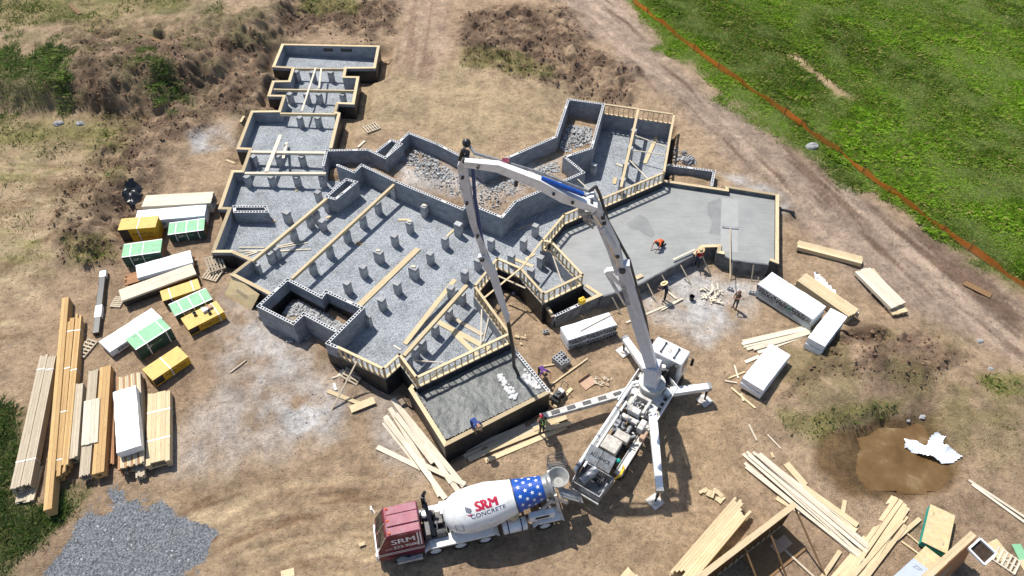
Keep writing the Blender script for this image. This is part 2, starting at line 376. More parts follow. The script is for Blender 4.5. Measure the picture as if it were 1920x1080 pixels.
def text_geo(txt, bold=.0):
    bold = 0
    if (txt, bold) in _tc: return _tc[txt, bold]
    cu = bpy.data.curves.new('t', 'FONT'); cu.body = txt; cu.size = 1; cu.offset = bold; cu.align_x = 'CENTER'; cu.align_y = 'CENTER'; cu.resolution_u = 3
    o = bpy.data.objects.new('t', cu); C.objects.link(o); bpy.context.view_layer.update()
    me = bpy.data.meshes.new_from_object(o.evaluated_get(bpy.context.evaluated_depsgraph_get()))
    bm = bmesh.new(); bm.from_mesh(me); bmesh.ops.triangulate(bm, faces=bm.faces, ngon_method='EAR_CLIP'); bm.to_mesh(me); bm.free()
    r = ([tuple(v.co) for v in me.vertices], [tuple(p.vertices) for p in me.polygons])
    bpy.data.objects.remove(o); bpy.data.curves.remove(cu); bpy.data.meshes.remove(me); _tc[txt, bold] = r; return r
def put_text(mb, txt, fn, size, mi=0, bold=.02, sx=1.):
    """fn maps (a along the line, b upwards) to a point on the surface"""
    vs, fs = text_geo(txt, bold); b = len(mb.v)
    for v in vs: mb.v.append(tuple(map(float, fn(v[0]*size*sx, v[1]*size))))
    for f in fs: mb.f.append(tuple(b+i for i in f)); mb.mi.append(mi); mb.uv.append([(0, 0)]*len(f))
def flat_fn(o, ex, ey):
    o = np.array(o, float); ex = np.array(ex, float); ex = ex/np.linalg.norm(ex); ey = np.array(ey, float); ey = ey/np.linalg.norm(ey)
    return lambda a, b: o+ex*a+ey*b
# ------------------------------------------------------------------ the foundation's outlines (surveyed)
T_W, T_B, SLAB = 1.25, 1.5, 0.05                      # timber plate level, block wall level, slab level
def L(z, s): return [W(*map(float, q.split(',')), z) for q in s.split()]
def stone_z(x, y): return -.035*(x+14)
WING = L(T_W, '620,277.5 635.5,212.5 627.5,210 632.5,193 662,194 671,144.5 644.5,144 647.5,127 702,126.5 709.5,86.5 530,83 513,124.5 550,127 542.5,152 512.5,152.5 504,179 533,179.5 524,208.5 472.5,209 446,278 470,279 455,321 436,321 412.5,390 431,390.5 400,471 435,471 471,487 436,514 508,551')
PIT = L(T_B, '632,651 614,643 679.7,577.4 611,546 603,557 539,523.6 485,573.5 550,606.5 569.5,588 629,620')
COURT_UP = L(T_B, '606,310 612.5,282 690,280.5 722.5,296 745,269 766,249 820,270 907,315 1042.5,256 1066,186 1132,195 1109,277.5 1059,294 1094,323 966,378 941,407 877,381 867,392 742.5,340 678,309 664,322.5 632,309')
PLANTER = L(T_B, '727,292 752.5,270 734,262 706,284')
BOX_A = L(1.15, '439,387 498,387 501,396.5 440.5,397'); BOX_B = L(1.3, '649,336 668,341 629,373 612,369')
STUD_A = L(T_B, '635,651 719,691 749,664 781,707.5 955,625 890,536 932.5,484 976,502.5 1019,550 1092.5,515 1035,454 1017.5,450 1058,402 1245,323')
STUD_B = L(T_B, '1245,323 1264,214 1134,195')
SLAB_UP = L(.42, '1245,339 1363.5,356.5 1363,350 1457.5,365 1457,491 1444,486')
SLAB_FRONT = L(SLAB, '1442,495 1375,487 1346,473 1347,462 1316,463 1302,476 1192,535 1125,556')
GARAGE = L(.30, '781,715 770,729 835,832.5 1029,734 969,661')
BUCKET = L(SLAB, '1021,570 1037,594 1125,554 1098,534')
xy = lambda l: [(p[0], p[1]) for p in l]
POLY_STONE = xy(WING) + xy(PIT[2:7][::-1])[0:0] + xy([PIT[5], PIT[4], PIT[3], PIT[2], PIT[1]]) + xy(STUD_A) + xy(STUD_B[1:]) + xy(COURT_UP[11:]) + xy(COURT_UP[:2])
STONE_HOLE = xy(PIT)
def PX(s, z=0.): return [tuple(map(float, q.split(','))) for q in s.split()]
POLY_SLAB = xy(L(SLAB, '1117,562 1092,540')) + xy(STUD_A[9:]) + xy(L(.42, '1246,340 1363.5,356.5 1363,350 1457.5,365 1457,489')) + xy(SLAB_FRONT)
POLY_GARAGE = xy(L(.30, '781,713 772,729 835,830 1027,733 969,661 955,650'))
# ------------------------------------------------------------------ terrain
_cp = [(450,700,-.1),(200,600,0),(300,900,-.4),(560,640,-.15),(640,700,-.45),(720,760,-.8),(780,780,-1.2),(835,880,-1.35),(1000,820,-1.3),(1020,650,-1.05),(960,600,-1.0),(930,560,-1.),
 (1130,640,-1.0),(1300,570,-1.0),(1420,560,-1.15),(1500,420,-.95),(1470,380,-.4),(1400,320,-.2),(1310,260,.1),(1270,320,-.3),(1200,160,.7),(1000,150,.8),(760,130,.8),(715,200,.55),(650,240,.35),(480,130,1.05),(440,220,.65),
 (425,320,.3),(390,430,.1),(400,540,0),(900,210,.7),(700,240,.35),(1040,1000,-1.6),(800,1040,-1.55),(500,1000,-.9),(1700,850,-1.6),(1800,520,-1.0),(1900,300,-.6),(1600,200,-.1),(1500,0,.8),(800,0,1.2),
 (400,0,1.3),(100,0,1.5),(150,230,.7),(60,330,.3),(0,700,0),(0,1000,-.3),(1900,1040,-1.7),(1450,1000,-1.65),(1250,760,-1.3),(1250,950,-1.5),(800,320,.15),(1000,330,.15),(1085,250,-.2),(590,585,.1),(690,260,.2)]
_cw = np.array([[*W(a, b, c)[:2], c] for a, b, c in _cp])
def base_z(x, y):
    n = 0; d = 0
    for cx, cy, cz in _cw:
        k = 1/(((x-cx)**2+(y-cy)**2)+.8)**1.6; n = n+k*cz; d = d+k
    return n/d
def gauss(x, y, px, py, z, sx, sy, ang=0.):
    c = W(px, py, z); dx = x-c[0]; dy = y-c[1]; a, b = math.cos(ang), math.sin(ang)
    return np.exp(-((dx*a+dy*b)/sx)**2-((-dx*b+dy*a)/sy)**2)
def soft(px, py, poly, wob, edge):                       # 1 inside a patch whose rim wanders
    return 1-sstep(-edge, edge, sdist(poly, px, py)+wob)
DUG = [PX('120,75 330,65 520,55 505,200 430,210 300,300 285,400 215,490 110,490 95,345 215,250 130,170'), PX('520,10 740,0 740,60 520,75'), PX('860,20 1060,15 1110,90 1200,140 1180,195 1000,140 870,112'), PX('1545,640 1640,610 1740,620 1800,670 1730,720 1560,710 1470,740')]
def rough_mask(px, py, x, y):
    wob = fbm(x, y, .35, 4)*22; r = 0
    for q in DUG: r = np.maximum(r, soft(px, py, q, wob, 14))
    return r
TRENCH = [(xy(WING[:13]), 1.2), (xy(WING[12:20]), .9), (xy(WING[19:23]), .5), (xy(WING[26:30]), .7), (xy(PIT[5:]), .55), (xy(STUD_A[:4]), .6), (xy(STUD_B), .5), (xy(STUD_A[4:10]), .45), (xy(GARAGE[:4]), .35), (xy(SLAB_UP[3:5]), .35)]
POND = PX('1590,850 1600,812 1630,798 1660,782 1745,782 1770,830 1795,880 1775,915 1700,925 1630,905')
_bank = xy([W(a_, b_, .8) for a_, b_ in PX('-260,228 -60,222 60,216 145,213 235,224 300,208 345,186 420,150 500,112 560,40 640,-40')])
_bankp = _bank+[(60, 400), (-300, 400), (-300, _bank[0][1])]
def BANKD(x, y):                                            # metres behind the foot of the cut bank at the upper left
    d = line_dist(_bank, x, y); return np.where(in_poly(_bankp, x, y), d, -d)
def LEFT(px, py): return soft(px, py, PX('-200,230 240,235 210,300 110,330 90,520 -200,560'), 0, 30)
def height(x, y, fine=True):
    x = np.asarray(x, float); y = np.asarray(y, float)
    h = base_z(x, y); px, py = PROJ(x, y, h)
    h = h+.8*gauss(x, y, 175, 150, 2, 6, 3.5)+.5*gauss(x, y, 60, 110, 2, 6, 5)+.5*gauss(x, y, 290, 165, 1, 5, 3)
    h = h+1.5*gauss(x, y, 215, 370, .6, 1.9, 5.5, -.45)+.9*gauss(x, y, 165, 455, .5, 1.8, 2.2)+.7*gauss(x, y, 300, 260, .6, 3.5, 1.6, .5)
    h = h+1.2*gauss(x, y, 1640, 685, -.6, 4.2, 1.8)+.9*gauss(x, y, 1560, 748, -.9, 3.2, 1.5)+.7*gauss(x, y, 1850, 760, -1, 4, 3)
    h = h+.8*gauss(x, y, 1120, 120, 1, 5, 2, -.5)+.6*gauss(x, y, 950, 80, 1, 6, 3)
    h = h+.35*gauss(x, y, 1085, 262, 0, 1.2, 2.4)+.25*gauss(x, y, 800, 330, 0, 2.2, 1.5)
    h = h+1.7*sstep(-.2, 2.2, BANKD(x, y)+fbm(x, y, .45, 4)*1.6)
    rm = rough_mask(px, py, x, y)
    _k = soft(px, py, POND, fbm(x, y, .45, 4)*30, 30); h = h*(1-_k)-2.15*_k
    if fine:
        calm = 1-.9*soft(px, py, POND, 0, 14)
        h = h+calm*(fbm(x, y, .22, 4)*.16+fbm(x, y, 1.3, 4)*(.055+.36*rm)+np.abs(fbm(x+9, y, .7, 3))*.5*rm+np.abs(fbm(x+3, y+5, 1.25, 3))*.5*rm)
        # wheel ruts sweeping past the mixer truck and down the track by the field
        t_ = sstep(0, 2.6, BANKD(x, y)); h = h+0*t_
        h = h+LEFT(px, py)*(.16*fbm(x*.35+y*.1, y*1.5, 1., 3)); h = h+rm*.16*fbm(x, y, 3.1, 2)
        c = W(640, 1330, -.9); rad = np.hypot((x-c[0])*.8, y-c[1]); ft = soft(px, py, PX('380,930 700,880 700,960 760,1075 330,1085 330,1000'), fbm(x, y, .4)*20, 40)
        h = h+ft*.10*np.sin(rad*6.5+fbm(x, y, .2)*3)*sstep(-.2, .4, fbm(x, y, .25))
        a = W(800, 0); b = W(1400, 330); dd = line_dist(xy([a, W(1150, 60), W(1330, 210), b, W(1700, 520), W(1920, 720)]), x, y)
        h = h-.07*np.exp(-((dd-1.0)/.35)**2)-.07*np.exp(-((dd-3.0)/.35)**2)
    for q, wd in TRENCH:
        d = line_dist(q, x, y); k = 1-sstep(wd*.55, wd*1.25, d); h = h*(1-k)+np.minimum(h, np.minimum(stone_z(x, y)-.2, h-.25))*k
    ins = in_poly(POLY_STONE, x, y) | (line_dist(POLY_STONE, x, y, True) < .09)
    h = np.where(ins & ~in_poly(STONE_HOLE, x, y), np.minimum(h, stone_z(x, y)-.35), h)
    for q in (POLY_SLAB, POLY_GARAGE): h = np.where(in_poly(q, x, y), np.minimum(h, -.9), h)
    return h
def gz(x, y): return float(height(np.array([x]), np.array([y]))[0])
def G(px, py, dz=0.):
    z = 0.
    for _ in range(5):
        p = W(px, py, z+dz); z = gz(p[0], p[1])
    return np.array([p[0], p[1], z+dz])
def axis(lo, hi, st):
    a = list(np.arange(lo, hi+st/2, st)); s = st
    while a[-1] < 900: s *= 1.35; a.append(a[-1]+s)
    s = st
    while a[0] > -900: s *= 1.35; a.insert(0, a[0]-s)
    return np.array(a)
GX = axis(-52, 56, .17); GY = axis(9, 84, .17)
XX, YY = np.meshgrid(GX, GY); ZZ = height(XX.ravel(), YY.ravel()).reshape(XX.shape)
ZZ = np.where((np.abs(XX) > 70) | (YY > 105) | (YY < -10), np.clip(ZZ, -1.5, 1.5), ZZ)
PXX, PYY = PROJ(XX, YY, ZZ)
vis = (YY > 6)
def msk(s, wobble=20, edge=16, sc=.35):
    return np.where(vis, soft(PXX, PYY, PX(s), fbm(XX, YY, sc, 5)*wobble, edge), 0)
GRASS_FIELD = msk('1135,-60 2600,-60 2600,700 1990,600 1920,545 1840,505 1740,425 1600,345 1500,280 1400,215 1330,165 1240,85', 34, 14)
GRASS_TALL = msk('-200,95 60,85 135,85 130,150 145,205 60,212 -200,215', 46, 34, .9)*.62+msk('275,105 310,110 345,170 350,190 320,192 290,165', 40, 30, .9)*.8+msk('-200,770 20,765 30,830 20,915 70,940 165,915 160,950 115,985 70,1010 20,1075 -200,1200', 40, 26, .8)
GRASS_THIN = msk('-200,205 130,220 265,225 250,265 235,290 100,285 -200,330', 40, 30)*.6+msk('-200,-60 420,-60 330,25 120,50 -200,70', 30, 25)*.8+msk('560,-50 690,-50 665,22 560,22', 20, 10)+msk('862,90 960,100 1040,125 1030,140 950,132 862,118', 20, 10)*.8+msk('1455,770 1520,775 1640,740 1690,745 1690,775 1600,795 1540,818 1470,800', 22, 12)+msk('1830,705 1950,700 1950,740 1870,735', 14, 8)+msk('1800,770 1940,750 1940,900 1850,880', 50, 40)*.35+msk('110,440 200,440 215,480 130,495', 18, 10)*.7+msk('1660,660 1760,680 1800,740 1700,730', 40, 30)*.3+msk('190,320 240,310 245,330 200,340', 14, 8)*.6
DUST = msk('430,570 560,600 620,690 640,800 560,800 470,760 420,680', 40, 40)*.8+msk('355,250 440,225 445,280 360,285', 14, 12)+msk('1190,545 1300,500 1425,535 1420,590 1330,640 1250,610', 26, 20)*.95+msk('1345,325 1420,335 1480,375 1470,395 1390,350', 14, 10)*.8+msk('680,720 740,760 780,880 730,870', 40, 30)*.5+msk('270,860 420,760 640,760 620,800 400,880', 40, 40)*.5+msk('740,310 860,300 1040,300 1050,330 960,370 930,395 870,385 760,335', 22, 16)*.75+msk('610,300 700,300 700,312 620,312', 10, 8)*.6
STONES = np.clip(msk('220,940 300,945 345,985 385,1000 350,1085 330,1200 40,1200 95,1070 150,1010', 46, 26, 1.0)+msk('330,985 400,1000 380,1040 340,1050', 30, 16)*.4, 0, 1)
MUD = msk('1530,870 1540,805 1620,795 1660,780 1745,785 1775,830 1805,880 1780,920 1700,940 1590,930', 16, 12)
STRAW = msk('650,140 860,120 1000,150 1100,185 1060,200 1030,260 900,290 770,240 650,270', 40, 30)*.55+msk('-100,300 240,290 200,350 90,400 90,500 -100,720', 50, 50)*.45
TRACK = msk('1010,-60 1130,-60 1240,90 1330,170 1500,290 1740,440 1920,570 1920,680 1640,560 1480,400 1300,230 1100,60', 20, 20)
DARK = np.where(vis, rough_mask(PXX, PYY, XX, YY), 0)
SANDY = msk('340,920 720,900 720,1090 330,1090', 50, 50)+msk('1060,900 1380,900 1300,1090 1060,1090', 50, 40)*.6
col = np.zeros(XX.shape+(3,)); col[:] = alb(187, 161, 132)
def lay(mask, c, k=1.):
    global col
    mk_ = np.clip(mask*k, 0, 1)[..., None]; col = col*(1-mk_)+np.array(c)*mk_
lay(sstep(-.15, .5, fbm(XX, YY, .12, 4)), alb(166, 140, 115), .7)
lay(SANDY, alb(186, 160, 128), .75); lay(STRAW, alb(190, 170, 134)); lay(TRACK, alb(170, 150, 134), .8)
_brk = np.clip(.62+fbm(XX, YY, 1.1, 5)*1.5, 0, 1); lay(DARK*_brk, alb(126, 105, 88), .95); lay(DARK*sstep(0, .5, fbm(XX, YY, .6, 4)), alb(104, 85, 70), .7)
_c = W(640, 1330, -.9); _rd = np.hypot((XX-_c[0])*.8, YY-_c[1]); _an = np.arctan2(YY-_c[1], XX-_c[0])
ARC = msk('360,930 690,890 720,960 760,1085 330,1090 320,1010', 30, 40); lay(ARC*sstep(0, .35, fbm(_rd*2.2, _an*3.2, 1., 4)), alb(212, 186, 150), .95); lay(ARC*sstep(.1, .4, fbm(_rd*3+20, _an*3, 1., 3)), alb(140, 112, 86), .8)
_al = .45*XX-.89*YY; _ac = .89*XX+.45*YY; lay(TRACK*sstep(0, .35, fbm(_ac*1.3, _al*.10, 1., 4)), alb(200, 176, 154), .9); lay(TRACK*sstep(.05, .4, fbm(_ac*1.6+31, _al*.16, 1., 4)), alb(128, 104, 86), .85)
TOPT = msk('735,-60 830,-60 850,90 800,150 740,120 760,40', 14, 14); lay(TOPT, alb(190, 165, 142), .7); lay(TOPT*sstep(.0, .3, fbm(XX*2.4, YY*.12, 1., 3)), alb(146, 120, 100), .6)
SMOOTH = msk('1230,740 1390,760 1400,900 1290,960 1220,900', 40, 40)+msk('1030,690 1130,700 1100,770 1010,770', 30, 24); LEFTR = msk('-100,300 230,300 120,400 100,520 60,640 -100,700', 40, 40); lay(LEFTR*sstep(.02, .35, fbm(XX*.35+YY*.15, YY*1.1, 1., 4)), alb(208, 186, 150), .8); lay(LEFTR*sstep(.1, .4, fbm(XX*.3+YY*.1+40, YY*1.4, 1., 4)), alb(140, 116, 88), .7)
lay(SMOOTH, alb(192, 164, 130), .8)
lay(DUST, alb(214, 209, 204), .95*np.clip(.72+fbm(XX, YY, .8, 5)*1.2, 0, 1.1)); lay(MUD, alb(118, 94, 64), .92)
OLIVE = msk('-200,-60 700,-60 560,70 510,200 420,215 300,190 120,60 -200,90', 60, 50)*sstep(-.25, .35, fbm(XX, YY, .5, 5)); lay(OLIVE, alb(122, 116, 84), .75); lay(LEFT(PXX, PYY)*vis*sstep(-.15, .3, fbm(XX*.5, YY*1.4, .6, 4)), alb(146, 140, 88), .7); lay(msk('1440,600 1700,600 1930,700 1930,940 1800,940 1760,790 1600,790 1460,830', 60, 50)*sstep(-.1, .35, fbm(XX, YY, .5, 5)), alb(140, 128, 88), .6)
lay(np.clip(GRASS_FIELD, 0, 1), alb(98, 122, 52), .92); lay(np.clip(GRASS_TALL, 0, 1), alb(76, 92, 44), .85); lay(np.clip(GRASS_THIN, 0, 1), alb(128, 128, 64), .6)
BARE = msk('1470,95 1500,105 1560,150 1600,185 1570,180 1520,140', 12, 8)+msk('1670,215 1700,235 1690,240', 6, 5); lay(BARE, alb(190, 165, 128))
col = col*1.13
def grid_mesh(name, X, Y, Z, mat, colour=None, stone=None):
    ny, nx = X.shape; me = bpy.data.meshes.new(name); me.vertices.add(nx*ny)
    me.vertices.foreach_set('co', np.stack([X, Y, Z], -1).astype(np.float32).ravel())
    i = np.arange((ny-1)*(nx-1)); r = i//(nx-1); c = i % (nx-1); a = r*nx+c
    q = np.stack([a, a+1, a+nx+1, a+nx], -1).astype(np.int32); n = len(q)
    me.loops.add(n*4); me.loops.foreach_set('vertex_index', q.ravel()); me.polygons.add(n)
    me.polygons.foreach_set('loop_start', np.arange(0, n*4, 4, dtype=np.int32)); me.polygons.foreach_set('use_smooth', np.ones(n, bool))
    me.update(); me.validate()
    if colour is not None:
        at = me.attributes.new('soil_colour', 'FLOAT_COLOR', 'POINT'); at.data.foreach_set('color', np.concatenate([colour, np.ones(X.shape+(1,))], -1).astype(np.float32).ravel())
        at = me.attributes.new('stone_mask', 'FLOAT', 'POINT'); at.data.foreach_set('value', stone.astype(np.float32).ravel())
    me.materials.append(mat); o = bpy.data.objects.new(name, me); C.objects.link(o); return o
tag(grid_mesh('ground', XX, YY, ZZ, M['soil'], col, STONES), 'bare brown earth of the building site with mounds and ruts', 'ground', kind='structure')
# water in the hollow: a level sheet wherever the hollow lies below it
_pm0 = soft(PXX, PYY, POND, 0, 26); zw = -1.93; _wet = (ZZ < zw+.02) & (soft(PXX, PYY, POND, 0, 60) > .02)
b = MB(); _ix = {}
for r_ in range(1, len(GY)-1):
    for c_ in np.nonzero(_wet[r_])[0]:
        if _wet[r_-1:r_+2, c_-1:c_+2].any():
            b.f.append(tuple(_ix.setdefault(k, len(_ix)) for k in ((r_, c_), (r_, c_+1), (r_+1, c_+1), (r_+1, c_)))); b.mi.append(0); b.uv.append([(0, 0)]*4)
b.v = [(GX[k[1]], GY[k[0]], zw) for k in _ix]
tag(b.build('water', 'water', loc=(0, 0, 0)), 'shallow brown puddle of muddy water', 'water', kind='structure')
# crushed stone floor of the crawlspace (triangulated sheet)
def sheet(name, poly, zf, mat, hole=None):
    from mathutils.geometry import delaunay_2d_cdt
    b = MB(); n = len(poly)
    pts = [Vector(p) for p in poly]; ed = [(i, (i+1) % n) for i in range(n)]
    if hole: k = len(hole); pts += [Vector(p) for p in hole]; ed += [(n+i, n+(i+1) % k) for i in range(k)]
    v, e, f, *_ = delaunay_2d_cdt(pts, ed, [], 0, 1e-4)
    pa = np.array([((v[t[0]]+v[t[1]]+v[t[2]])/3)[:] for t in f]); ok = in_poly(poly, pa[:, 0], pa[:, 1])
    if hole: ok &= ~in_poly(hole, pa[:, 0], pa[:, 1])
    for t, g in zip(f, ok):
        if g: b.face([(v[i].x, v[i].y, zf(v[i].x, v[i].y)) for i in t])
    return b.build(name, mat, loc=(0, 0, 0))
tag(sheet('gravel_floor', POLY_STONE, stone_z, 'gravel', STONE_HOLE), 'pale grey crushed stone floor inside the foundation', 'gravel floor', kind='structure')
# ------------------------------------------------------------------ grass
def tufts(name, mask, dens, hmin, hmax, cols, label, wid=.035, nb=4, lo=(-60, 10), hi=(60, 92), thr=.45):
    n = int((hi[0]-lo[0])*(hi[1]-lo[1])*dens); x = rng.uniform(lo[0], hi[0], n); y = rng.uniform(lo[1], hi[1], n)
    ix = np.clip(np.searchsorted(GX, x), 0, len(GX)-1); iy = np.clip(np.searchsorted(GY, y), 0, len(GY)-1)
    p = mask[iy, ix]; keep = rng.random(n)*(1-thr)+thr*.6 < p*(.75+.5*vnoise(x*.8, y*.8)); x, y, ix, iy = x[keep], y[keep], ix[keep], iy[keep]
    z = ZZ[iy, ix]; qx, qy = PROJ(x, y, z); k = (qx > -120) & (qx < 2040) & (qy > -160) & (qy < 1200); x, y, z = x[k], y[k], z[k]; n = len(x)
    patch = np.clip(fbm((.89*x+.45*y)*.26, (.45*x-.89*y)*.07, 1., 4)*1.7+.5, 0, 1); pp = np.clip(fbm(x+50, y, .5, 3)*.8+.5, 0, 1)
    V = np.zeros((n, nb, 4, 3), np.float32); K = np.zeros((n, nb, 4, 4), np.float32); K[..., 3] = 1
    a = rng.uniform(0, 6.283, (n, nb)); hh = rng.uniform(hmin, hmax, (n, nb))*(.4+1.5*pp[:, None]**2); lean = rng.uniform(.25, 1.1, (n, nb))*hh; off = rng.uniform(0, .22, (n, nb))
    dx, dy = np.cos(a), np.sin(a); bx = x[:, None]+dx*off; by = y[:, None]+dy*off; wv = wid*rng.uniform(.7, 1.6, (n, nb))*(1+hh)
    for j, (t, ww) in enumerate(((0, -1), (0, 1), (.62, .8), (1, 0))):
        lx = lean*t*t*1.2
        V[:, :, j, 0] = bx+dx*lx-dy*ww*wv; V[:, :, j, 1] = by+dy*lx+dx*ww*wv; V[:, :, j, 2] = z[:, None]-.03+hh*(t-.25*t*t)
    c0, c1, c2 = (np.array(c) for c in cols)
    mxp = np.clip(patch*.75+pp*.5-.12, 0, 1); cc = c0*(1-mxp[:, None])+c1*mxp[:, None]; dry = (rng.random(n) < .16)[:, None]; cc = np.where(dry, c2, cc)*rng.uniform(.82, 1.18, (n, 1))
    K[..., :3] = cc[:, None, None, :]*rng.uniform(.85, 1.15, (n, nb, 1, 1))
    me = bpy.data.meshes.new(name); N = n*nb; me.vertices.add(N*4); me.vertices.foreach_set('co', V.ravel())
    q = (np.arange(N)[:, None]*4+np.array([0, 1, 2, 3])).astype(np.int32); me.loops.add(N*4); me.loops.foreach_set('vertex_index', q[:, [0, 1, 2, 3]].ravel())
    me.polygons.add(N); me.polygons.foreach_set('loop_start', np.arange(0, N*4, 4, dtype=np.int32)); me.update()
    at = me.attributes.new('blade_colour', 'FLOAT_COLOR', 'POINT'); at.data.foreach_set('color', K.ravel()); me.materials.append(M['grass'])
    o = bpy.data.objects.new(name, me); C.objects.link(o); return tag(o, label, 'grass', kind='stuff')
tufts('grass', np.clip(GRASS_FIELD-BARE, 0, 1), 64, .10, .42, ((.115, .175, .030), (.25, .42, .034), (.38, .34, .12)), 'lush green meadow grass beyond the orange fence', .014, 4, (0, 15))
tufts('tall_grass', np.clip(GRASS_TALL, 0, 1), 90, .12, .42, ((.10, .155, .042), (.165, .25, .06), (.30, .27, .13)), 'rank green weeds on the mounds at the left of the site', .016, 4)
tufts('sparse_grass', np.clip(GRASS_THIN, 0, 1), 12, .08, .24, ((.11, .14, .04), (.19, .22, .055), (.30, .26, .13)), 'thin yellow green grass in patches on bare soil', .03, 4)
tufts('stray_grass', np.clip(OLIVE*.8+LEFT(PXX, PYY)*vis*.7, 0, 1), 7, .05, .2, ((.10, .13, .04), (.17, .21, .05), (.30, .27, .13)), 'wispy green grass over the rough soil at the upper left', .02, 4, thr=.35, lo=(-52, 25), hi=(5, 84))
tufts('stray_weed', np.clip(STRAW+.10*TRACK+.25*DARK+.12, 0, 1)*.5, 5, .04, .13, ((.12, .10, .05), (.16, .14, .06), (.30, .24, .14)), 'scattered dry stalks and seedlings on the bare soil', .02, 3, thr=.3)
# ------------------------------------------------------------------ clods and chips of stone
def lumps(name, pts, sizes, mat, label, cat, squash=.7):
    oc = np.array([(1, 0, 0), (-1, 0, 0), (0, 1, 0), (0, -1, 0), (0, 0, 1), (0, 0, -1), (.6, .6, .5), (-.6, .6, .5), (-.6, -.6, .5), (.6, -.6, .5)], float)
    fc = [(4, 6, 7), (4, 7, 8), (4, 8, 9), (4, 9, 6), (0, 6, 9), (2, 7, 6), (1, 8, 7), (3, 9, 8), (0, 2, 6), (2, 1, 7), (1, 3, 8), (3, 0, 9), (5, 2, 0), (5, 1, 2), (5, 3, 1), (5, 0, 3)]
    n = len(pts); V = oc[None]*rng.uniform(.6, 1.25, (n, 10, 1)); V = V*np.array(sizes)[:, None, None]*np.stack([rng.uniform(.7, 1.3, n), rng.uniform(.7, 1.3, n), np.full(n, squash)], -1)[:, None]
    a = rng.uniform(0, 6.28, n); ca, sa = np.cos(a)[:, None], np.sin(a)[:, None]; X = V[..., 0]*ca-V[..., 1]*sa; Y = V[..., 0]*sa+V[..., 1]*ca; V[..., 0] = X; V[..., 1] = Y; V += np.array(pts)[:, None]
    F = (np.array(fc)[None]+(np.arange(n)*10)[:, None, None]).reshape(-1, 3)
    me = bpy.data.meshes.new(name); me.from_pydata(V.reshape(-1, 3).tolist(), [], F.tolist()); me.materials.append(M[mat]); o = bpy.data.objects.new(name, me); C.objects.link(o)
    return tag(o, label, cat, kind='stuff')
def scatter(mask, n, lo=(-52, 10), hi=(52, 84)):
    x = rng.uniform(lo[0], hi[0], n); y = rng.uniform(lo[1], hi[1], n); ix = np.clip(np.searchsorted(GX, x), 0, len(GX)-1); iy = np.clip(np.searchsorted(GY, y), 0, len(GY)-1)
    k = rng.random(n) < mask[iy, ix]; return np.stack([x, y, ZZ[iy, ix]], -1)[k]
M['clod'] = plain('earth_clod', alb(136, 108, 85), .95, .3, 1.5, isl=.5); p_ = None; M['chip'] = plain('stone_chip', (.36, .36, .37), .9, .3, 4, isl=.6)
_inside = in_poly(POLY_STONE, XX, YY) | in_poly(POLY_SLAB, XX, YY) | in_poly(POLY_GARAGE, XX, YY)
mk_ = np.clip(.9*DARK+.16*TRACK+.02+.22*sstep(-.1, .35, fbm(XX, YY, .3, 4)), 0, 1)*~_inside*(GRASS_FIELD < .4); p = scatter(mk_, 60000); lumps('soil_clods', p, (.02+.035*rng.random(len(p))**3)*(1+2.6*rng.random(len(p))**4*DARK[np.clip(np.searchsorted(GY, p[:, 1]), 0, len(GY)-1), np.clip(np.searchsorted(GX, p[:, 0]), 0, len(GX)-1)]), 'clod', 'brown clods of earth strewn over the dug soil', 'clods')
p = scatter(np.clip(DARK*_brk*1.2, 0, 1)*~_inside, 190000); lumps('spoil_clods', p, .03+.10*rng.random(len(p))**3, 'clod', 'coarse dark clods covering the spoil heaps', 'clods')
p = scatter(np.clip(STONES+.25*DUST, 0, 1)*~_inside, 26000, (-32, 9), (32, 62)); lumps('stone_chips', p, (.025+.06*rng.random(len(p))**2), 'chip', 'loose grey stone chips on the ground', 'stone chips')
# ------------------------------------------------------------------ foundation walls
def slabz(pts, closed=False): return xy(pts)
def core_top(b, pts, z1, closed=False, mi=0):
    """open cells of hollow block along the wall top: two face shells and the webs between"""
    P2 = xy(pts)
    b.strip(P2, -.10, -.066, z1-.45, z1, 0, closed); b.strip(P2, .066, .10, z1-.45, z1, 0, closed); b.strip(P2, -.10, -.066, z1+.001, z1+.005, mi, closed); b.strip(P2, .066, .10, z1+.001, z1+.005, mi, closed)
    n = len(P2)
    for i in range(n if closed else n-1):
        a = np.array(P2[i]); c = np.array(P2[(i+1) % n]); L_ = np.linalg.norm(c-a); d = (c-a)/L_; k = max(2, round(L_/.2)); s = np.array([-d[1], d[0]])
        for j in range(k+1):
            t = j*L_/k; w_ = .06 if 0 < j < k else .12
            if random.random() < .04: w_ = .3
            p = a+d*t; e = .0655
            q = lambda al, sd_, z: (*(p+d*al+s*sd_), z)
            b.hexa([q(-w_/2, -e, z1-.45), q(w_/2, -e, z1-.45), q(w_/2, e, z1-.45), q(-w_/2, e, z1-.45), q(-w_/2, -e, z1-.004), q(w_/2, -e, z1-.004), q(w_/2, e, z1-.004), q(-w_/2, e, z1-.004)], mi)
def wall(name, pts, z0, z1, label, cores=False, plate=False, tar=None, side=-1, closed=False, mat='cmu', cat='foundation wall', group=None):
    P2 = xy(pts); b = MB(); b.strip(P2, -.10, .10, z0, z1-(.452 if cores else 0), 0, closed)
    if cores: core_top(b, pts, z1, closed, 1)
    o = tag(b.build(name, [mat, 'sunlit_top'], loc=(*P2[0], z0)), label, cat, group)
    if plate:
        q = MB(); n = len(P2)
        q.strip(P2, -.125, .125, z1+.003, z1+.045, 0, closed); q.build('sill_plate', 'pine', o)
    if tar is not None:
        q = MB(); lo, hi = (-.112, -.1005) if side < 0 else (.1005, .112)
        q.strip(P2, lo, hi, z0, tar, 0, closed); q.build('waterproof_coat', 'tar', o)
    return o
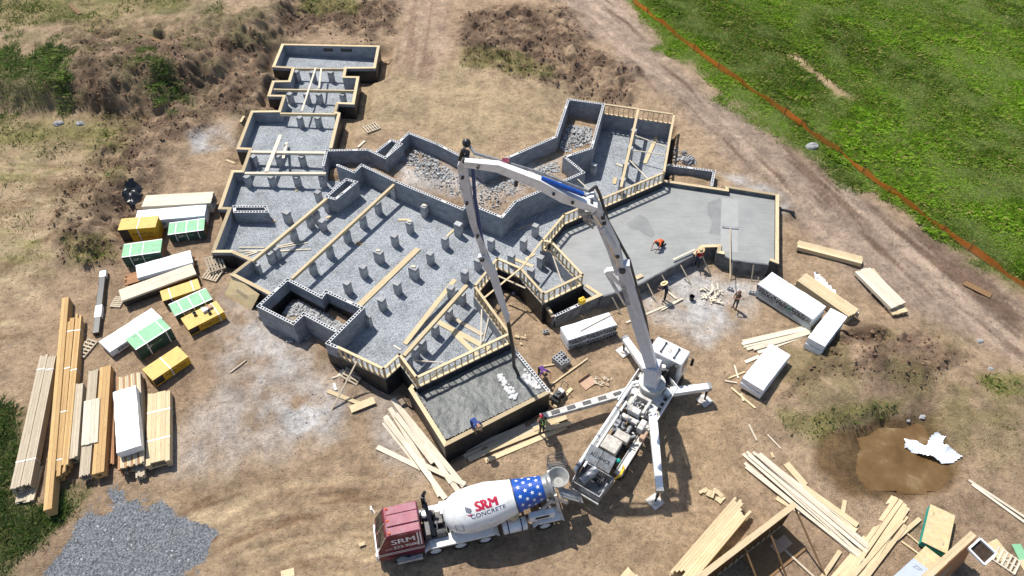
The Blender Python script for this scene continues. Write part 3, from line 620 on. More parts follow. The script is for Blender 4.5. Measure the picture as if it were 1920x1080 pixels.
wall('foundation_wall', WING, -1.4, T_W-.045, 'grey block foundation wall round the long left wing, topped by a pale timber sill plate', plate=True, tar=.95)
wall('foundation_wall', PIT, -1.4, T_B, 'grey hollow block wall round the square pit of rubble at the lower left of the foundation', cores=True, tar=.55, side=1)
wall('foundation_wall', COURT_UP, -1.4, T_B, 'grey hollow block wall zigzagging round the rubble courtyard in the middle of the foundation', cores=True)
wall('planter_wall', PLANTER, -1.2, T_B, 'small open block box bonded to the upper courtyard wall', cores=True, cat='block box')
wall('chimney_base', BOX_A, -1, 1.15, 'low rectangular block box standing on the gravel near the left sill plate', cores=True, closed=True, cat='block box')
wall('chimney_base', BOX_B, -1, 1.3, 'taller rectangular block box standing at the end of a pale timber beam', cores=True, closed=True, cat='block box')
ZS = T_B-.95
wall('foundation_wall', STUD_A, -1.7, ZS, 'black coated block wall under the pony stud walls between gravel and slabs', tar=ZS-.002, side=-1)
wall('foundation_wall', STUD_B, -1.2, ZS, 'block wall under the stud frame at the far upper right', tar=.2)
wall('foundation_wall', SLAB_UP, -1.4, .42-.045, 'black block wall with timber plate round the far edge of the large smooth slab', plate=True, tar=.3, side=1, mat='formedge')
wall('foundation_wall', SLAB_FRONT, -1.6, SLAB-.012, 'dark stained block wall along the front edge of the large smooth slab', mat='formedge', tar=-.28, side=-1)
wall('foundation_wall', GARAGE[:4], -1.7, .30-.045, 'black coated wall with timber plate round the rough wet slab', plate=True, tar=.25, side=-1, mat='formedge')
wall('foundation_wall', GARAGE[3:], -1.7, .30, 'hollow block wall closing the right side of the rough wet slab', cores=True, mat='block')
wall('foundation_wall', BUCKET[:2], -1.6, SLAB, 'black wall with timber plate at the left of the small pit with the yellow can', plate=True, tar=0., side=-1, mat='formedge')
wall('foundation_wall', L(SLAB, '1041,592 1088,570'), -1.6, SLAB+.02, 'open celled block wall in front of the small pit with the yellow can', cores=True, mat='formedge')
wall('foundation_wall', L(SLAB, '1091,568.5 1125,554 1098,536'), -1.6, SLAB+.04, 'dark wall with a pale plate at the right of the small pit with the yellow can', plate=True, mat='formedge')
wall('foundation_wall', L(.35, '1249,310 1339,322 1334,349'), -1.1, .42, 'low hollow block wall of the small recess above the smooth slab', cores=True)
wall('foundation_wall', L(SLAB+.15, '1302,477 1317,462 1349,461 1348,473 1358,475'), -1.5, SLAB+.14, 'short pale timber edged wall round the notch in the front of the smooth slab', plate=True, mat='formedge')
# openings in the back wall of the far room: two vents seen on its inner face
q0, q1 = np.array(WING[10]), np.array(WING[9]); dv = (q0-q1)/np.linalg.norm(q0-q1)
for f0, f1 in ((.42, .52), (.60, .72)):
    b = MB(); a = q0*(1-f0)+q1*f0; c = q0*(1-f1)+q1*f1
    b.bar((a[0], a[1]-.108, .82), (c[0], c[1]-.108, .82), .02, .30); t = tag(b.build('vent_opening', 'black'), 'dark vent opening in the back wall of the far room, '+('left one' if f0 < .5 else 'right one'), 'vent')
# ------------------------------------------------------------------ slabs
def slab(name, poly, z, mat, label, relief=0.):
    pa = np.array(poly); x0, y0 = pa.min(0); x1, y1 = pa.max(0)
    if relief:
        xs = np.arange(x0, x1, .09); ys = np.arange(y0, y1, .09); X, Y = np.meshgrid(xs, ys)
        Z = z+fbm(X, Y, .9, 5)*relief+np.abs(fbm(X+40, Y, 2.6, 4))*relief*.55; ins = in_poly(poly, X, Y); b = MB(); idx = {}
        for j in range(len(ys)-1):
            for i in range(len(xs)-1):
                if ins[j, i] or ins[j+1, i+1] or ins[j, i+1] or ins[j+1, i]:
                    b.f.append(tuple(idx.setdefault(k, len(idx)) for k in ((j, i), (j, i+1), (j+1, i+1), (j+1, i)))); b.mi.append(0); b.uv.append([(0, 0)]*4)
        b.v = [(X[k], Y[k], Z[k]) for k in idx]; o = b.build(name, mat, loc=(0, 0, 0), smooth=True, recalc=False)
    else: o = sheet(name, poly, lambda x, y: z, mat)
    return tag(o, label, 'concrete slab')
big = slab('concrete_slab', POLY_SLAB, SLAB, 'slab', 'large smooth slab of freshly troweled grey concrete with a man kneeling on it')
rawp = slab('concrete_slab', xy(L(.12, '779,714 779,729 836,821 1022,730 972,664 957,640')), .04, 'rawslab', 'rough slab of just poured dark wet concrete under the pump hose', .075)
b = MB()                                                    # pale dry chips at the edge of the pour
M['drychip'] = plain('dry_concrete', (.50, .50, .49), .9, .12, 6)
M['dampband'] = plain('broomed_concrete', (.30, .305, .295), .7, .06, 1.5); M['dampband2'] = plain('damp_concrete', (.205, .21, .205), .5, .15, 1.)
def blob(poly, z, mat, nm, par, n=40, h=.02):
    b = MB(); pts = [W(px, py, z) for px, py in poly]; b.face([(p[0], p[1], z+h) for p in pts]); return b.build(nm, mat, par)
blob(PX('1354,371 1385,374 1384,421 1383,474 1350,470 1352,420'), SLAB, 'dampband', 'broomed_band', big, h=.005)
blob(PX('1327,380 1350,372 1352,378 1350,440 1330,438 1335,415 1326,400'), SLAB, 'dampband2', 'damp_patch', big, h=.006)
blob(PX('1175,420 1190,408 1200,402 1213,410 1222,425 1228,440 1222,446 1208,440 1198,432 1184,430'), SLAB, 'dampband2', 'damp_patch', big, h=.006)
for poly, k in ((PX('935,701 942,700 949,716 956,722 965,730 971,741 966,747 957,746 952,738 944,722 937,712'), 70), (PX('985,690 1000,705 1015,722 1012,730 1000,726 988,718 980,712'), 60)):
    b = MB(); pl = xy([W(px, py, .1) for px, py in poly]); a = np.array(pl); c = 0
    while c < k:
        p = rng.uniform(a.min(0), a.max(0))
        if in_poly(pl, p[:1], p[1:])[0]: b.ball((*p, .09), random.uniform(.06, .16), 0, 4, 6, (1, 1, .55)); c += 1
    tag(b.build('dry_concrete_patch', 'drychip'), 'long pale patch of dry concrete crumbs on the dark wet slab' if k == 70 else 'pale stone crumbs along the block wall beside the wet slab', 'concrete crumbs')
# ------------------------------------------------------------------ stud walls
def stud_wall(A, B, z0, z1, label, step=.42, brace=False):
    A = np.array([A[0], A[1]]); B = np.array([B[0], B[1]]); Ln = np.linalg.norm(B-A); d = (B-A)/Ln
    t = thing('stud_wall', label, 'stud wall', (*A, z0), 'low timber stud walls on the foundation')
    q = lambda s, z: (*(A+d*s), z)
    b = MB(); b.bar(q(.0, z0+.022), q(Ln, z0+.022), .15, .044); b.build('bottom_plate', 'pine', t)
    b = MB(); b.bar(q(-.07, z1-.025), q(Ln+.07, z1-.025), .16, .05); b.bar(q(.05, z1-.072), q(Ln-.05, z1-.072), .15, .042); b.build('top_plate', 'pine', t)
    k = max(2, int(round(Ln/step)))
    for i in range(k+1):
        s = min(max(i*Ln/k, .03), Ln-.03); b = MB(); p = A+d*s; sd_ = np.array([-d[1], d[0]])
        b.hexa([(*(p+d*e*.022+sd_*f*.07), z) for z in (z0+.045, z1-.094) for e, f in ((-1, -1), (1, -1), (1, 1), (-1, 1))]); b.build('stud', 'pine', t)
    if brace: b = MB(); b.bar(q(Ln*.12, z0+.1), q(Ln*.3, z1-.15), .03, .09); b.build('brace', 'pine', t)
    return t
labs = ['long stud wall beside the rubble pit, above the pallet in the trench', 'short stud wall forming the left side of the inner corner above the rough slab', 'short stud wall running down to the left corner of the rough slab', 'long stud wall along the upper edge of the rough wet slab', 'stud wall on the left side of the deep notch where the pump hose hangs', 'short stud wall at the upper left of the deep notch', 'short stud wall at the top of the deep notch', 'stud wall on the right side of the deep notch', 'stud wall above the small pit with the yellow can', 'stud wall at the left edge of the smooth slab, above the gravel triangle', 'very short stud wall at the upper corner of the gravel triangle', 'short stud wall along the left edge of the smooth slab behind the boom', 'longest stud wall, along the upper left edge of the smooth slab']
for i, lb in enumerate(labs): stud_wall(STUD_A[i], STUD_A[i+1], ZS, T_B, lb, brace=i in (3, 8, 12))
for i, lb in enumerate(['open stud wall on the right side of the far upper right room', 'open stud wall along the back of the far upper right room']): stud_wall(STUD_B[i], STUD_B[i+1], ZS, T_B, lb)
# ------------------------------------------------------------------ block piers
def pier_mesh(hh, wx=.40, wy=.40):
    b = MB(); a = R(60); ca, sa = math.cos(a), math.sin(a); z = 0
    fr = lambda q: (q[0]*ca-q[1]*sa, q[0]*sa+q[1]*ca, q[2])
    while z < hh-.02:
        e = random.uniform(-.008, .008); b.box(-wx/2+e, wx/2+e, -wy/2+e, wy/2-e, z+.004, min(z+.197, hh), 0, fr); z += .2
    b.box(-wx/2+.012, wx/2-.012, -wy/2+.012, wy/2-.012, 0, hh-.01, 0, fr); return b
_pm = {}
def pier(px, py, label, z=.92, wx=.40, wy=.40, group=None, cap=False):
    p = W(px, py, z-.45); zz = stone_z(p[0], p[1]); p = W(px, py, zz+z); zz = stone_z(p[0], p[1])
    k = (z, wx, wy)
    if k not in _pm:
        o = pier_mesh(z, wx, wy).build('block_pier', 'block', loc=(0, 0, 0)); _pm[k] = o
    else: o = _pm[k].copy(); C.objects.link(o)
    o.location = (p[0], p[1], zz); tag(o, label, 'pier', group)
    if cap:
        b = MB(); b.box(p[0]-.12, p[0]+.14, p[1]-.06, p[1]+.13, zz+z+.002, zz+z+.07); b.build('cap_block', 'pale', o)
    return o
def row(s, label, group, z=1.0, **k):
    for px, py in PX(s): pier(px, py, label, z, group=group, **k)
row('739,440.5 680,499 650,529', 'grey block pier standing in the open row right of the second long beam', 'free piers right of the second long beam')
row('834,445 806,474 744,530 715,560', 'grey block pier in the open row right of the plank on the gravel', 'free piers right of the gravel plank')
pier(709, 471, 'broad double block pier with a thin board on top, left of the gravel plank', 1., .40, .62, cap=True)
pier(775, 501, 'broad double block pier with a small white offcut on top, right of the gravel plank', 1., .40, .62, cap=True)
pier(767.5, 416, 'block pier with a board lying across its top, nearest the middle courtyard wall', 1., cap=True)
pier(795, 386, 'block pier stacked with pale loose bricks against the courtyard wall', 1., cap=True)
pier(859, 419, 'tall double block pier at the notch of the courtyard wall', 1.15, .4, .5)
pier(595, 359, 'lone block pier left of the tall block box'); pier(536, 397, 'two stepped block pier between the two block boxes', 1., .4, .5); pier(603, 413, 'free block pier just right of the first long beam')
row('505,473 516,465 548,431 579,406 591,397 612,376', 'block pier carrying the first long beam at the left', 'piers under the first long beam', .98)
row('584,494 616,462.5 649,434 679,406.5 707.5,380.5 738,352', 'block pier carrying the second long beam', 'piers under the second long beam', .98)
row('462,330 507.5,330 555,330 603,330.5', 'block pier under the lower white beam of the left wing', 'piers under the lower white beam', .98)
row('474,292 521,291 565,292', 'block pier under the upper white beam of the left wing', 'piers under the upper white beam', .98)
row('561,219 595,219.5', 'block pier under the timber beam at the back of the second room', 'piers under the second room beam', .98)
row('542.5,175 574,175 597.5,175.5 642,176', 'block pier under the girder across the narrow room', 'piers under the narrow room girder', .98)
row('555,133 585,134 619.5,134.5', 'block pier below the front sill of the far room', 'piers below the far room', .98)
row('866,550 841,580 815,610 791,640 777.5,651 764,672', 'block pier in the slanting row under the raised beam in the lower room', 'piers under the raised lower beam', .98)
row('845,538 871,508', 'block pier beside the raised beam in the lower room', 'piers beside the raised lower beam')
row('921,449 982,449 896,486 1004,422 959,477', 'free block pier below the angled courtyard wall', 'free piers below the angled courtyard wall')
row('996,504 1014,481', 'block pier in the gravel triangle beside the smooth slab', 'piers in the gravel triangle'); pier(840, 577, 'short block pier beside the planks of the lower room', .8)
row('1189,243 1183,276 1175,306 1168,335', 'block pier under the timber beam of the far upper right room', 'piers under the upper right beam', 1.45)
pier(689, 592, 'block pilaster against the right face of the rubble pit wall', 1.0, .25, .4); pier(481, 495, 'block pilaster against the wall below the first long beam', .9, .25, .4); pier(1114, 308, 'block pilaster on the shaded wall of the far upper right room', 1.1, .3, .4)
# ------------------------------------------------------------------ beams and planks
def beam(p0, p1, z0, z1, wd, h, label, mat='pine', cat='beam', group=None, name='timber_beam', plies=2):
    a, c = W(*p0, z0), W(*p1, z1); a[2] -= h/2; c[2] -= h/2; b = MB(); d = c-a; s = np.cross(d, [0, 0, 1.]); s /= np.linalg.norm(s)
    for i in range(plies):
        o_ = s*((i+.5)/plies-.5)*wd; b.bar(a+o_, c+o_, wd/plies-.004, h)
    return tag(b.build(name, mat), label, cat, group)
beam((472, 489), (613, 371), 1.27, 1.27, .20, .24, 'long pale beam on piers from the left sill plate to the tall block box')
beam((546, 522), (741, 343), 1.27, 1.27, .20, .24, 'long pale beam on piers from the rubble pit to the courtyard wall')
beam((513, 167), (665, 169.5), 1.27, 1.27, .14, .24, 'girder across the narrow room of the left wing')
beam((525, 212), (629, 213.5), 1.24, 1.24, .14, .26, 'timber beam closing the back of the second room of the left wing'); beam((551, 127.5), (646, 128.5), 1.24, 1.24, .12, .26, 'timber beam below the front sill of the far room')
beam((471, 284), (610, 286), 1.27, 1.27, .26, .20, 'upper white beam across the left wing', 'pale'); beam((459, 324), (611, 324.5), 1.27, 1.27, .24, .20, 'lower white beam across the left wing', 'pale')
beam((1197, 204), (1164.5, 350), 1.52, 1.52, .2, .25, 'pale beam down the middle of the far upper right room')
beam((757, 666), (875, 534), 1.3, 1.28, .24, .22, 'raised pale beam slanting across the lower room to the stud wall corner')
beam((1017, 450), (978, 501), 1.52, 1.52, .14, .05, 'flat timber tie across the corner of the gravel triangle', 'pine', 'tie board', plies=1)
beam((978, 501), (908, 558), 1.54, 1.50, .12, .05, 'flat timber tie bridging the deep notch', 'pine', 'tie board', plies=1); beam((934, 517), (985, 540), 1.0, 1.0, .12, .05, 'second tie board across the deep notch, below the first', 'greywood', 'tie board', plies=1)
def plank(p0, p1, label, mat='pine', wd=.2, t=.045, z=None, z2=None, group=None, name='plank', cat='plank', tilt=0):
    """a board lying between two surveyed ends; z None = on the earth"""
    def pt(p, zz):
        if zz is None: return G(*p, t/2+.05)
        if zz == 's':
            q = W(*p, 0); q = W(*p, stone_z(q[0], q[1])+t/2+.01); return q
        return W(*p, zz)
    a, c = pt(p0, z), pt(p1, z if z2 is None else z2); b = MB(); b.bar(a, c, wd, t); return tag(b.build(name, mat), label, cat, group)
plank((592, 127), (566, 208), 'thin white plank laid along the narrow room of the left wing, reaching its second room', 'pale', .14, .05, 1.31); plank((602.5, 128), (598, 165), 'short thin white plank laid along the narrow room of the left wing', 'pale', .14, .05, 1.30)
plank((526, 253), (499, 322), 'wide white plank lying across both white beams', 'pale', .28, .06, 1.31); plank((537, 267), (531, 297), 'short white plank under the upper white beam', 'pale', .2, .05, .5, 1.2)
plank((669, 577), (784, 466), 'wide pale double plank lying on the gravel', 'pine', .42, .06, 's'); plank((759, 645), (853, 524), 'pale plank on the gravel left of the raised beam', 'pine', .32, .06, 's', .4)
plank((820, 603), (917, 655), 'wide plank on the lower room gravel, pointing to the hose', 'pine', .36, .06, 's'); plank((849, 622), (897, 669), 'plank crossing under the wide one on the lower room gravel', 'pine', .32, .05, 's'); plank((838, 590), (905, 628), 'plank with a brown stain on the lower room gravel', 'greywood', .28, .05, 's')
for a, c in (((448, 464), (496, 464)), ((519, 462.5), (572, 451)), ((460, 475), (577, 455)), ((525, 470), (583, 467.5)), ((458, 481), (482, 473)), ((448, 471), (500, 470)), ((490, 474), (560, 468))):
    plank(a, c, 'narrow white stick in the loose heap under the first long beam', 'pale', .10, .05, 's', group='white sticks under the first long beam')
for a, c, m_, wd, lb in (((969, 431), (1000, 419), 'greywood', .12, 'grey stick on the gravel below the angled courtyard wall'), ((838, 443), (852, 430), 'pine', .14, 'small board by the notch pier'), ((747, 412), (768, 412), 'pine', .2, 'short board from the capped pier'), ((960, 484), (1000, 500), 'pine', .25, 'pale board leaning behind the deep notch stud wall'), ((985, 487), (1002, 476), 'pine', .2, 'short board behind the deep notch stud wall'), ((738, 648), (752, 656), 'pale', .08, 'thin white stick on the gravel near the stud wall corner'), ((1020, 479), (1048, 461), 'greywood', .1, 'stick crossing the gravel triangle'),
    ((1238, 240), (1209, 306), 'pine', .3, 'long plank leaning across the far upper right room'), ((1155, 307), (1168, 312), 'pale', .2, 'short white board beside the upper right beam'), ((1151, 345), (1154, 333), 'pine', .28, 'short pale board standing apart in the far upper right room'), ((553, 357), (559, 354), 'pine', .28, 'square offcut on the gravel between the white beam and block box'), ((509, 417), (516, 413), 'pine', .2, 'offcut by the low block box'), ((612, 408), (621, 406), 'pine', .2, 'orange tinted offcut under the first long beam'), ((667, 457), (678, 456), 'redwood', .26, 'reddish offcut in the shadow of the second long beam')):
    plank(a, c, lb, m_, wd, .05, 's')
for a, c, lb in (((1188, 253), (1252, 277), 'upper white brace across the far upper right room'), ((1187, 282), (1250, 291), 'middle white brace across the far upper right room'), ((1180, 300), (1215, 336), 'lower white brace to the longest stud wall'), ((1082, 335), (1106, 358), 'pale board bridging the courtyard wall and stud wall')):
    plank(a, c, lb, 'pale', .09, .05, 1.3, .9, cat='brace')
for a, c, lb in (((903, 580), (901, 645), 'left thin white prop behind the deep notch'), ((919, 582), (906, 640), 'right thin white prop behind the deep notch'), ((1036, 478), (1054, 531), 'white prop in the gravel triangle'), ((764, 675), (833, 680), 'white stick behind the longest stud wall of the rough slab')):
    plank(a, c, lb, 'pale', .08, .05, .6, -.2, cat='prop')
# ------------------------------------------------------------------ stacks of building material
def quad_top(A, B, Cc, z):
    """top rectangle from three surveyed corners: A->B along the length, B->C across"""
    a, b_, c = W(*A, z), W(*B, z), W(*Cc, z); u = b_-a; Ln = np.linalg.norm(u); u = u/Ln; v = c-b_; v = v-u*(v@u); wd = np.linalg.norm(v); v = v/wd
    return a, u, v, Ln, wd
def ground_at(*pts): return float(np.mean([G(*p)[2] for p in pts]))
def wrap_mesh(a, u, v, Ln, wd, z0, z1, seed=0, jit=.03):
    """film wrapped pack: a box whose film sags and bunches"""
    nu, nv, nw = max(4, int(Ln/.25)), max(3, int(wd/.25)), max(2, int((z1-z0)/.2)); b = MB(); ids = {}
    def vid(i, j, k):
        if (i, j, k) not in ids:
            x, y, z = i/nu*Ln, j/nv*wd, z0+(z1-z0)*k/nw; e = fbm(np.array([x*2.1+seed*7.7]), np.array([y*2.1+z*3+seed]), 1., 3)[0]*jit
            cx = (1 if i == nu else -1 if i == 0 else 0); cy = (1 if j == nv else -1 if j == 0 else 0); cz = (1 if k == nw else -1 if k == 0 else 0)
            n_ = abs(cx)+abs(cy)+abs(cz); q = 1-.035*(n_ > 1)*(n_-1)
            p = a+u*(x+cx*e-cx*.03*(n_ > 1))+v*(y+cy*e-cy*.03*(n_ > 1)); b.v.append((p[0], p[1], z+(e*.6 if cz > 0 else 0)-(.02 if n_ > 1 and cz > 0 else 0))); ids[i, j, k] = len(b.v)-1
        return ids[i, j, k]
    def add(f, m, n):
        for s in range(m):
            for t in range(n): b.f.append(tuple(vid(*f(s+d, t+e)) for d, e in ((0, 0), (1, 0), (1, 1), (0, 1)))); b.mi.append(0); b.uv.append([(0, 0)]*4)
    add(lambda s, t: (s, t, nw), nu, nv); add(lambda s, t: (s, t, 0), nu, nv); add(lambda s, t: (s, 0, t), nu, nw); add(lambda s, t: (s, nv, t), nu, nw); add(lambda s, t: (0, s, t), nv, nw); add(lambda s, t: (nu, s, t), nv, nw)
    return b
def runners(a, u, v, Ln, wd, z0, root, n=3, h=.1):
    for i in range(n):
        x = Ln*(.12+.76*i/(n-1)); p = a+u*x; b = MB(); b.bar((*(p+v*.05)[:2], z0+h/2), (*(p+v*(wd-.05))[:2], z0+h/2), .1, h); b.build('runner', 'greywood', root)
def side_text(root, a, u, v, Ln, z0, z1, txts, mi_mats, face='v0', wd=0):
    """lettering on a long side; face v0: the side at a, v1: the far side"""
    o = a if face == 'v0' else a+v*wd; out = -v if face == 'v0' else v; ex = u if face == 'v0' else -u
    # reading direction seen from outside
    if np.cross(ex, [0, 0, 1.])@out < 0: ex = -ex
    ctr = o+u*Ln/2
    for n_, (t, s, h, size, m_) in enumerate(txts):
        c = ctr+ex*s*Ln/2+out*.05
        for r_ in range(2): b = MB(); c2 = c+ex*.03*r_+out*.003*r_; put_text(b, t, flat_fn((c2[0], c2[1], z0+(z1-z0)*h), ex, (0, 0, 1)), size); b.build('printed_lettering', m_, root)
def logo_disc(root, a, u, v, Ln, z0, z1, s, h, r, mat, face, wd):
    o = a if face == 'v0' else a+v*wd; out = -v if face == 'v0' else v; ex = u if face == 'v0' else -u
    if np.cross(ex, [0, 0, 1.])@out < 0: ex = -ex
    c = o+u*Ln/2+ex*s*Ln/2+out*.036; c = np.array([c[0], c[1], z0+(z1-z0)*h]); b = MB(); n = 20
    out_ = [c+ex*r*math.cos(t*2*math.pi/n)+np.array([0, 0, r*math.sin(t*2*math.pi/n)]) for t in range(n)]
    inn = [c+ex*r*.78*math.cos(t*2*math.pi/n)+np.array([0, 0, r*.78*math.sin(t*2*math.pi/n)]) for t in range(n)]
    for i in range(n): j = (i+1) % n; b.face([out_[i], out_[j], inn[j], inn[i]])
    m_ = [c+ex*r*x+np.array([0, 0, r*z]) for x, z in ((-.55, -.5), (-.1, .55), (.1, .1), (.35, .5), (.6, -.4), (.0, -.65))]; b.face(m_); b.build('printed_emblem', mat, root)
def wrapped_pack(A, B, Cc, h, label, text=None, face='v0', tiers=1, mat='wrap', gz0=None, low=0.):
    zt = h; zg = gz0 if gz0 is not None else ground_at(A, B, Cc)
    for _ in range(2): zt = zg+h
    a, u, v, Ln, wd = quad_top(A, B, Cc, zt); zg = gz0 if gz0 is not None else float(np.mean([gz(*(a+u*Ln*s+v*wd*t)[:2]) for s, t in ((.1, .1), (.9, .1), (.9, .9), (.1, .9))]))
    root = thing('wrapped_lumber_pack', label, 'lumber pack', (*(a+u*Ln/2+v*wd/2)[:2], zg))
    if low == 0: runners(a, u, v, Ln, wd, zg, root)
    z0 = zg+.1+low; hh = (zt-z0)/tiers
    for k in range(tiers):
        top = zt-k*hh; sh = .05*k; a2 = a+u*sh*(1 if k else 0)+v*sh*.4
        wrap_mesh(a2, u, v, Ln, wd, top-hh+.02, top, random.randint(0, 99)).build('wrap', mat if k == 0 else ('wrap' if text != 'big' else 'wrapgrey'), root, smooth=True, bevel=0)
        if text == 'timber':
            ts = []
            for s in (-.68, .02, .70): ts += [('IDAHO', s, .68, .31, 'ink'), ('TIMBER', s, .25, .27, 'ink')]
            side_text(root, a2, u, v, Ln, top-hh, top, ts, None, face, wd)
            for s in (-.33, .36, .93): logo_disc(root, a2, u, v, Ln, top-hh, top, s, .46, .17, 'inkgrey', face, wd)
        if text == 'big' and k == 0:
            ts = []
            for s in (-.74, -.1, .54): ts += [('IDAHO', s, .68, .34, 'ink'), ('TIMBER', s, .25, .30, 'ink')]
            side_text(root, a2, u, v, Ln, top-hh, top, ts, None, face, wd)
            for i, s in enumerate((-.42, .22, .86)): logo_disc(root, a2, u, v, Ln, top-hh, top, s, .46, .22, 'inkgreen' if i == 1 else 'inkgrey', face, wd)
        if text == 'big' and k == 1: side_text(root, a2, u, v, Ln, top-hh, top, [('IDAHO TIMBER', -.6, .75, .17, 'inkgrey'), ('IDAHO TIMBER', .1, .75, .17, 'inkgrey')], None, face, wd)
        if text == 'end' and k == 0: side_text(root, a2, u, v, Ln, top-hh, top, [('IDAHO', -.55, .6, .22, 'ink'), ('TIMBER', .2, .6, .22, 'ink')], None, face, wd); logo_disc(root, a2, u, v, Ln, top-hh, top, -.2, .6, .15, 'inkgrey', face, wd)
    return root, (a, u, v, Ln, wd, zg, zt)
def sheet_pack(A, B, Cc, h, label, top, side, straps=(), text=None, face='v1', edge=None, cap=None):
    zg = ground_at(A, B, Cc); zt = zg+h; a, u, v, Ln, wd = quad_top(A, B, Cc, zt)
    zg = float(np.mean([gz(*(a+u*Ln*s+v*wd*t)[:2]) for s, t in ((.1, .1), (.9, .1), (.9, .9), (.1, .9))]))
    root = thing('sheet_pack', label, 'sheet pack', (*(a+u*Ln/2+v*wd/2)[:2], zg)); runners(a, u, v, Ln, wd, zg, root)
    n = max(4, int((h-.12)/.07)); b = MB(); dz = (zt-.03-zg-.1)/n
    for k in range(n):
        e = random.uniform(-.012, .012); p = a+u*e; z = zg+.1+k*dz; q = lambda x, y, zz: (*(p+u*x+v*y)[:2], zz)
        b.hexa([q(0, 0, z), q(Ln, 0, z), q(Ln, wd, z), q(0, wd, z), q(0, 0, z+dz-.004), q(Ln, 0, z+dz-.004), q(Ln, wd, z+dz-.004), q(0, wd, z+dz-.004)])
    b.build('sheets', edge or side, root); q = lambda x, y, zz: (*(a+u*x+v*y)[:2], zz)
    b = MB(); b.hexa([q(-.01, -.01, zt-.03), q(Ln+.01, -.01, zt-.03), q(Ln+.01, wd+.01, zt-.03), q(-.01, wd+.01, zt-.03), q(-.01, -.01, zt), q(Ln+.01, -.01, zt), q(Ln+.01, wd+.01, zt), q(-.01, wd+.01, zt)]); b.build('top_sheet', top, root)
    fy = wd+.016 if face == 'v1' else -.016
    if side:                                                 # printed cover hanging down the long side
        b = MB(); x0, x1 = (.26*Ln, Ln) if text == 'adv' else (0, Ln)
        b.face([q(x0, fy, zg+.12), q(x1, fy, zg+.12), q(x1, fy, zt-.035), q(x0, fy, zt-.035)]); b.build('side_cover', side, root)
        if text == 'adv':
            b = MB(); b.face([q(0, fy, zg+.2), q(x0-.01, fy, zg+.2), q(x0-.01, fy, zt-.035), q(0, fy, zt-.035)]); b.build('side_cover', 'black', root)
    if text:
        out = v if face == 'v1' else -v; ex = u if np.cross(u, [0, 0, 1.])@out > 0 else -u; o = a+u*Ln*.6+v*(wd if face == 'v1' else 0)+out*.022
        for t, s, hf, sz, m_ in ([('AdvanTech', 0, .62, .30, 'ink'), ('SUBFLOORING', .1, .32, .16, 'ink')] if text == 'adv' else [('ZIP', -.55, .62, .26, 'white'), ('SYSTEM', -.1, .62, .2, 'greenpack')]):
            b = MB(); c = o+ex*s*Ln/2; put_text(b, t, flat_fn((c[0], c[1], zg+.12+(zt-zg-.15)*hf), ex, (0, 0, 1)), sz); b.build('printed_lettering', m_, root)
    for i, (s0, s1) in enumerate(((.1, .1), (.86, .86))):
        pass
    b = MB(); o = a+u*Ln*.2+v*wd*.2; put_text(b, 'DRY', flat_fn((o[0], o[1], zt+.004), -u if u[0] < 0 else u, v if v[1] > 0 else -v), .12); o = a+u*Ln*.82+v*wd*.8; put_text(b, 'DRY', flat_fn((o[0], o[1], zt+.004), -u if u[0] < 0 else u, v if v[1] > 0 else -v), .12); b.build('stamp', 'inkgrey', root)
    for s in straps:
        b = MB(); x = Ln*s; w_ = .03; b.face([q(x-w_, -.012, zt+.006), q(x+w_, -.012, zt+.006), q(x+w_, wd+.012, zt+.006), q(x-w_, wd+.012, zt+.006)])
        for y in (-.022, wd+.022): b.face([q(x-w_, y, zg+.1), q(x+w_, y, zg+.1), q(x+w_, y, zt+.006), q(x-w_, y, zt+.006)])
        b.build('strap', 'white', root)
    if top == 'greenpack':
        for y0, y1 in ((-.02, .05), (wd-.05, wd+.02)):
            b = MB(); b.face([q(0, y0, zt+.005), q(Ln, y0, zt+.005), q(Ln, y1, zt+.005), q(0, y1, zt+.005)]); b.build('edge_tape', 'white', root)
    return root, (a, u, v, Ln, wd, zg, zt)
def bundle(A, B, Cc, h, label, mat, nx, nz, straps=(.2, .8), ragged=.12, group=None, lift=.1, name='lumber_bundle', mats=None):
    """banded lumber; A->B along the boards, B->C across"""
    zg = ground_at(A, B, Cc); zt = zg+h; a, u, v, Ln, wd = quad_top(A, B, Cc, zt); zg = float(np.mean([gz(*(a+u*Ln*s+v*wd*t)[:2]) for s, t in ((.1, .5), (.5, .5), (.9, .5))]))
    root = thing(name, label, 'lumber bundle', (*(a+u*Ln/2+v*wd/2)[:2], zg), group)
    if lift: runners(a, u, v, Ln, wd, zg, root, 3, lift)
    hz = (zt-zg-lift)/nz; wx = wd/nx
    for k in range(nz):
        for i in range(nx):
            if 0 < k < nz-1 and 0 < i < nx-1: continue
            e0, e1 = random.uniform(-.5, 1)*ragged, random.uniform(-.5, 1)*ragged; p = a+v*(wx*(i+.5)); z = zg+lift+hz*(k+.5)+random.uniform(-.003, .003)
            if k == nz-1 and random.random() < .12 and ragged > .1: e1 += Ln*random.uniform(.04, .2)
            b = MB(); b.bar((*(p+u*e0)[:2], z), (*(p+u*(Ln-e1))[:2], z), wx-.008, hz-.006); b.build('board', mats[i % len(mats)] if mats else mat, root)
    for s in straps:
        x = Ln*s; b = MB(); q = lambda y, zz, e: (*(a+u*(x+e)+v*y)[:2], zz)
        for y0, y1, za, zb in ((-.012, wd+.012, zt+.008, zt+.008), (-.012, -.012, zg+lift, zt+.008), (wd+.012, wd+.012, zg+lift, zt+.008)):
            b.face([q(y0, za, -.03), q(y0, za, .03), q(y1, zb, .03), q(y1, zb, -.03)] if za == zb else [q(y0, za, -.03), q(y0, za, .03), q(y0, zb, .03), q(y0, zb, -.03)])
        b.build('strap', 'white', root)
    return root
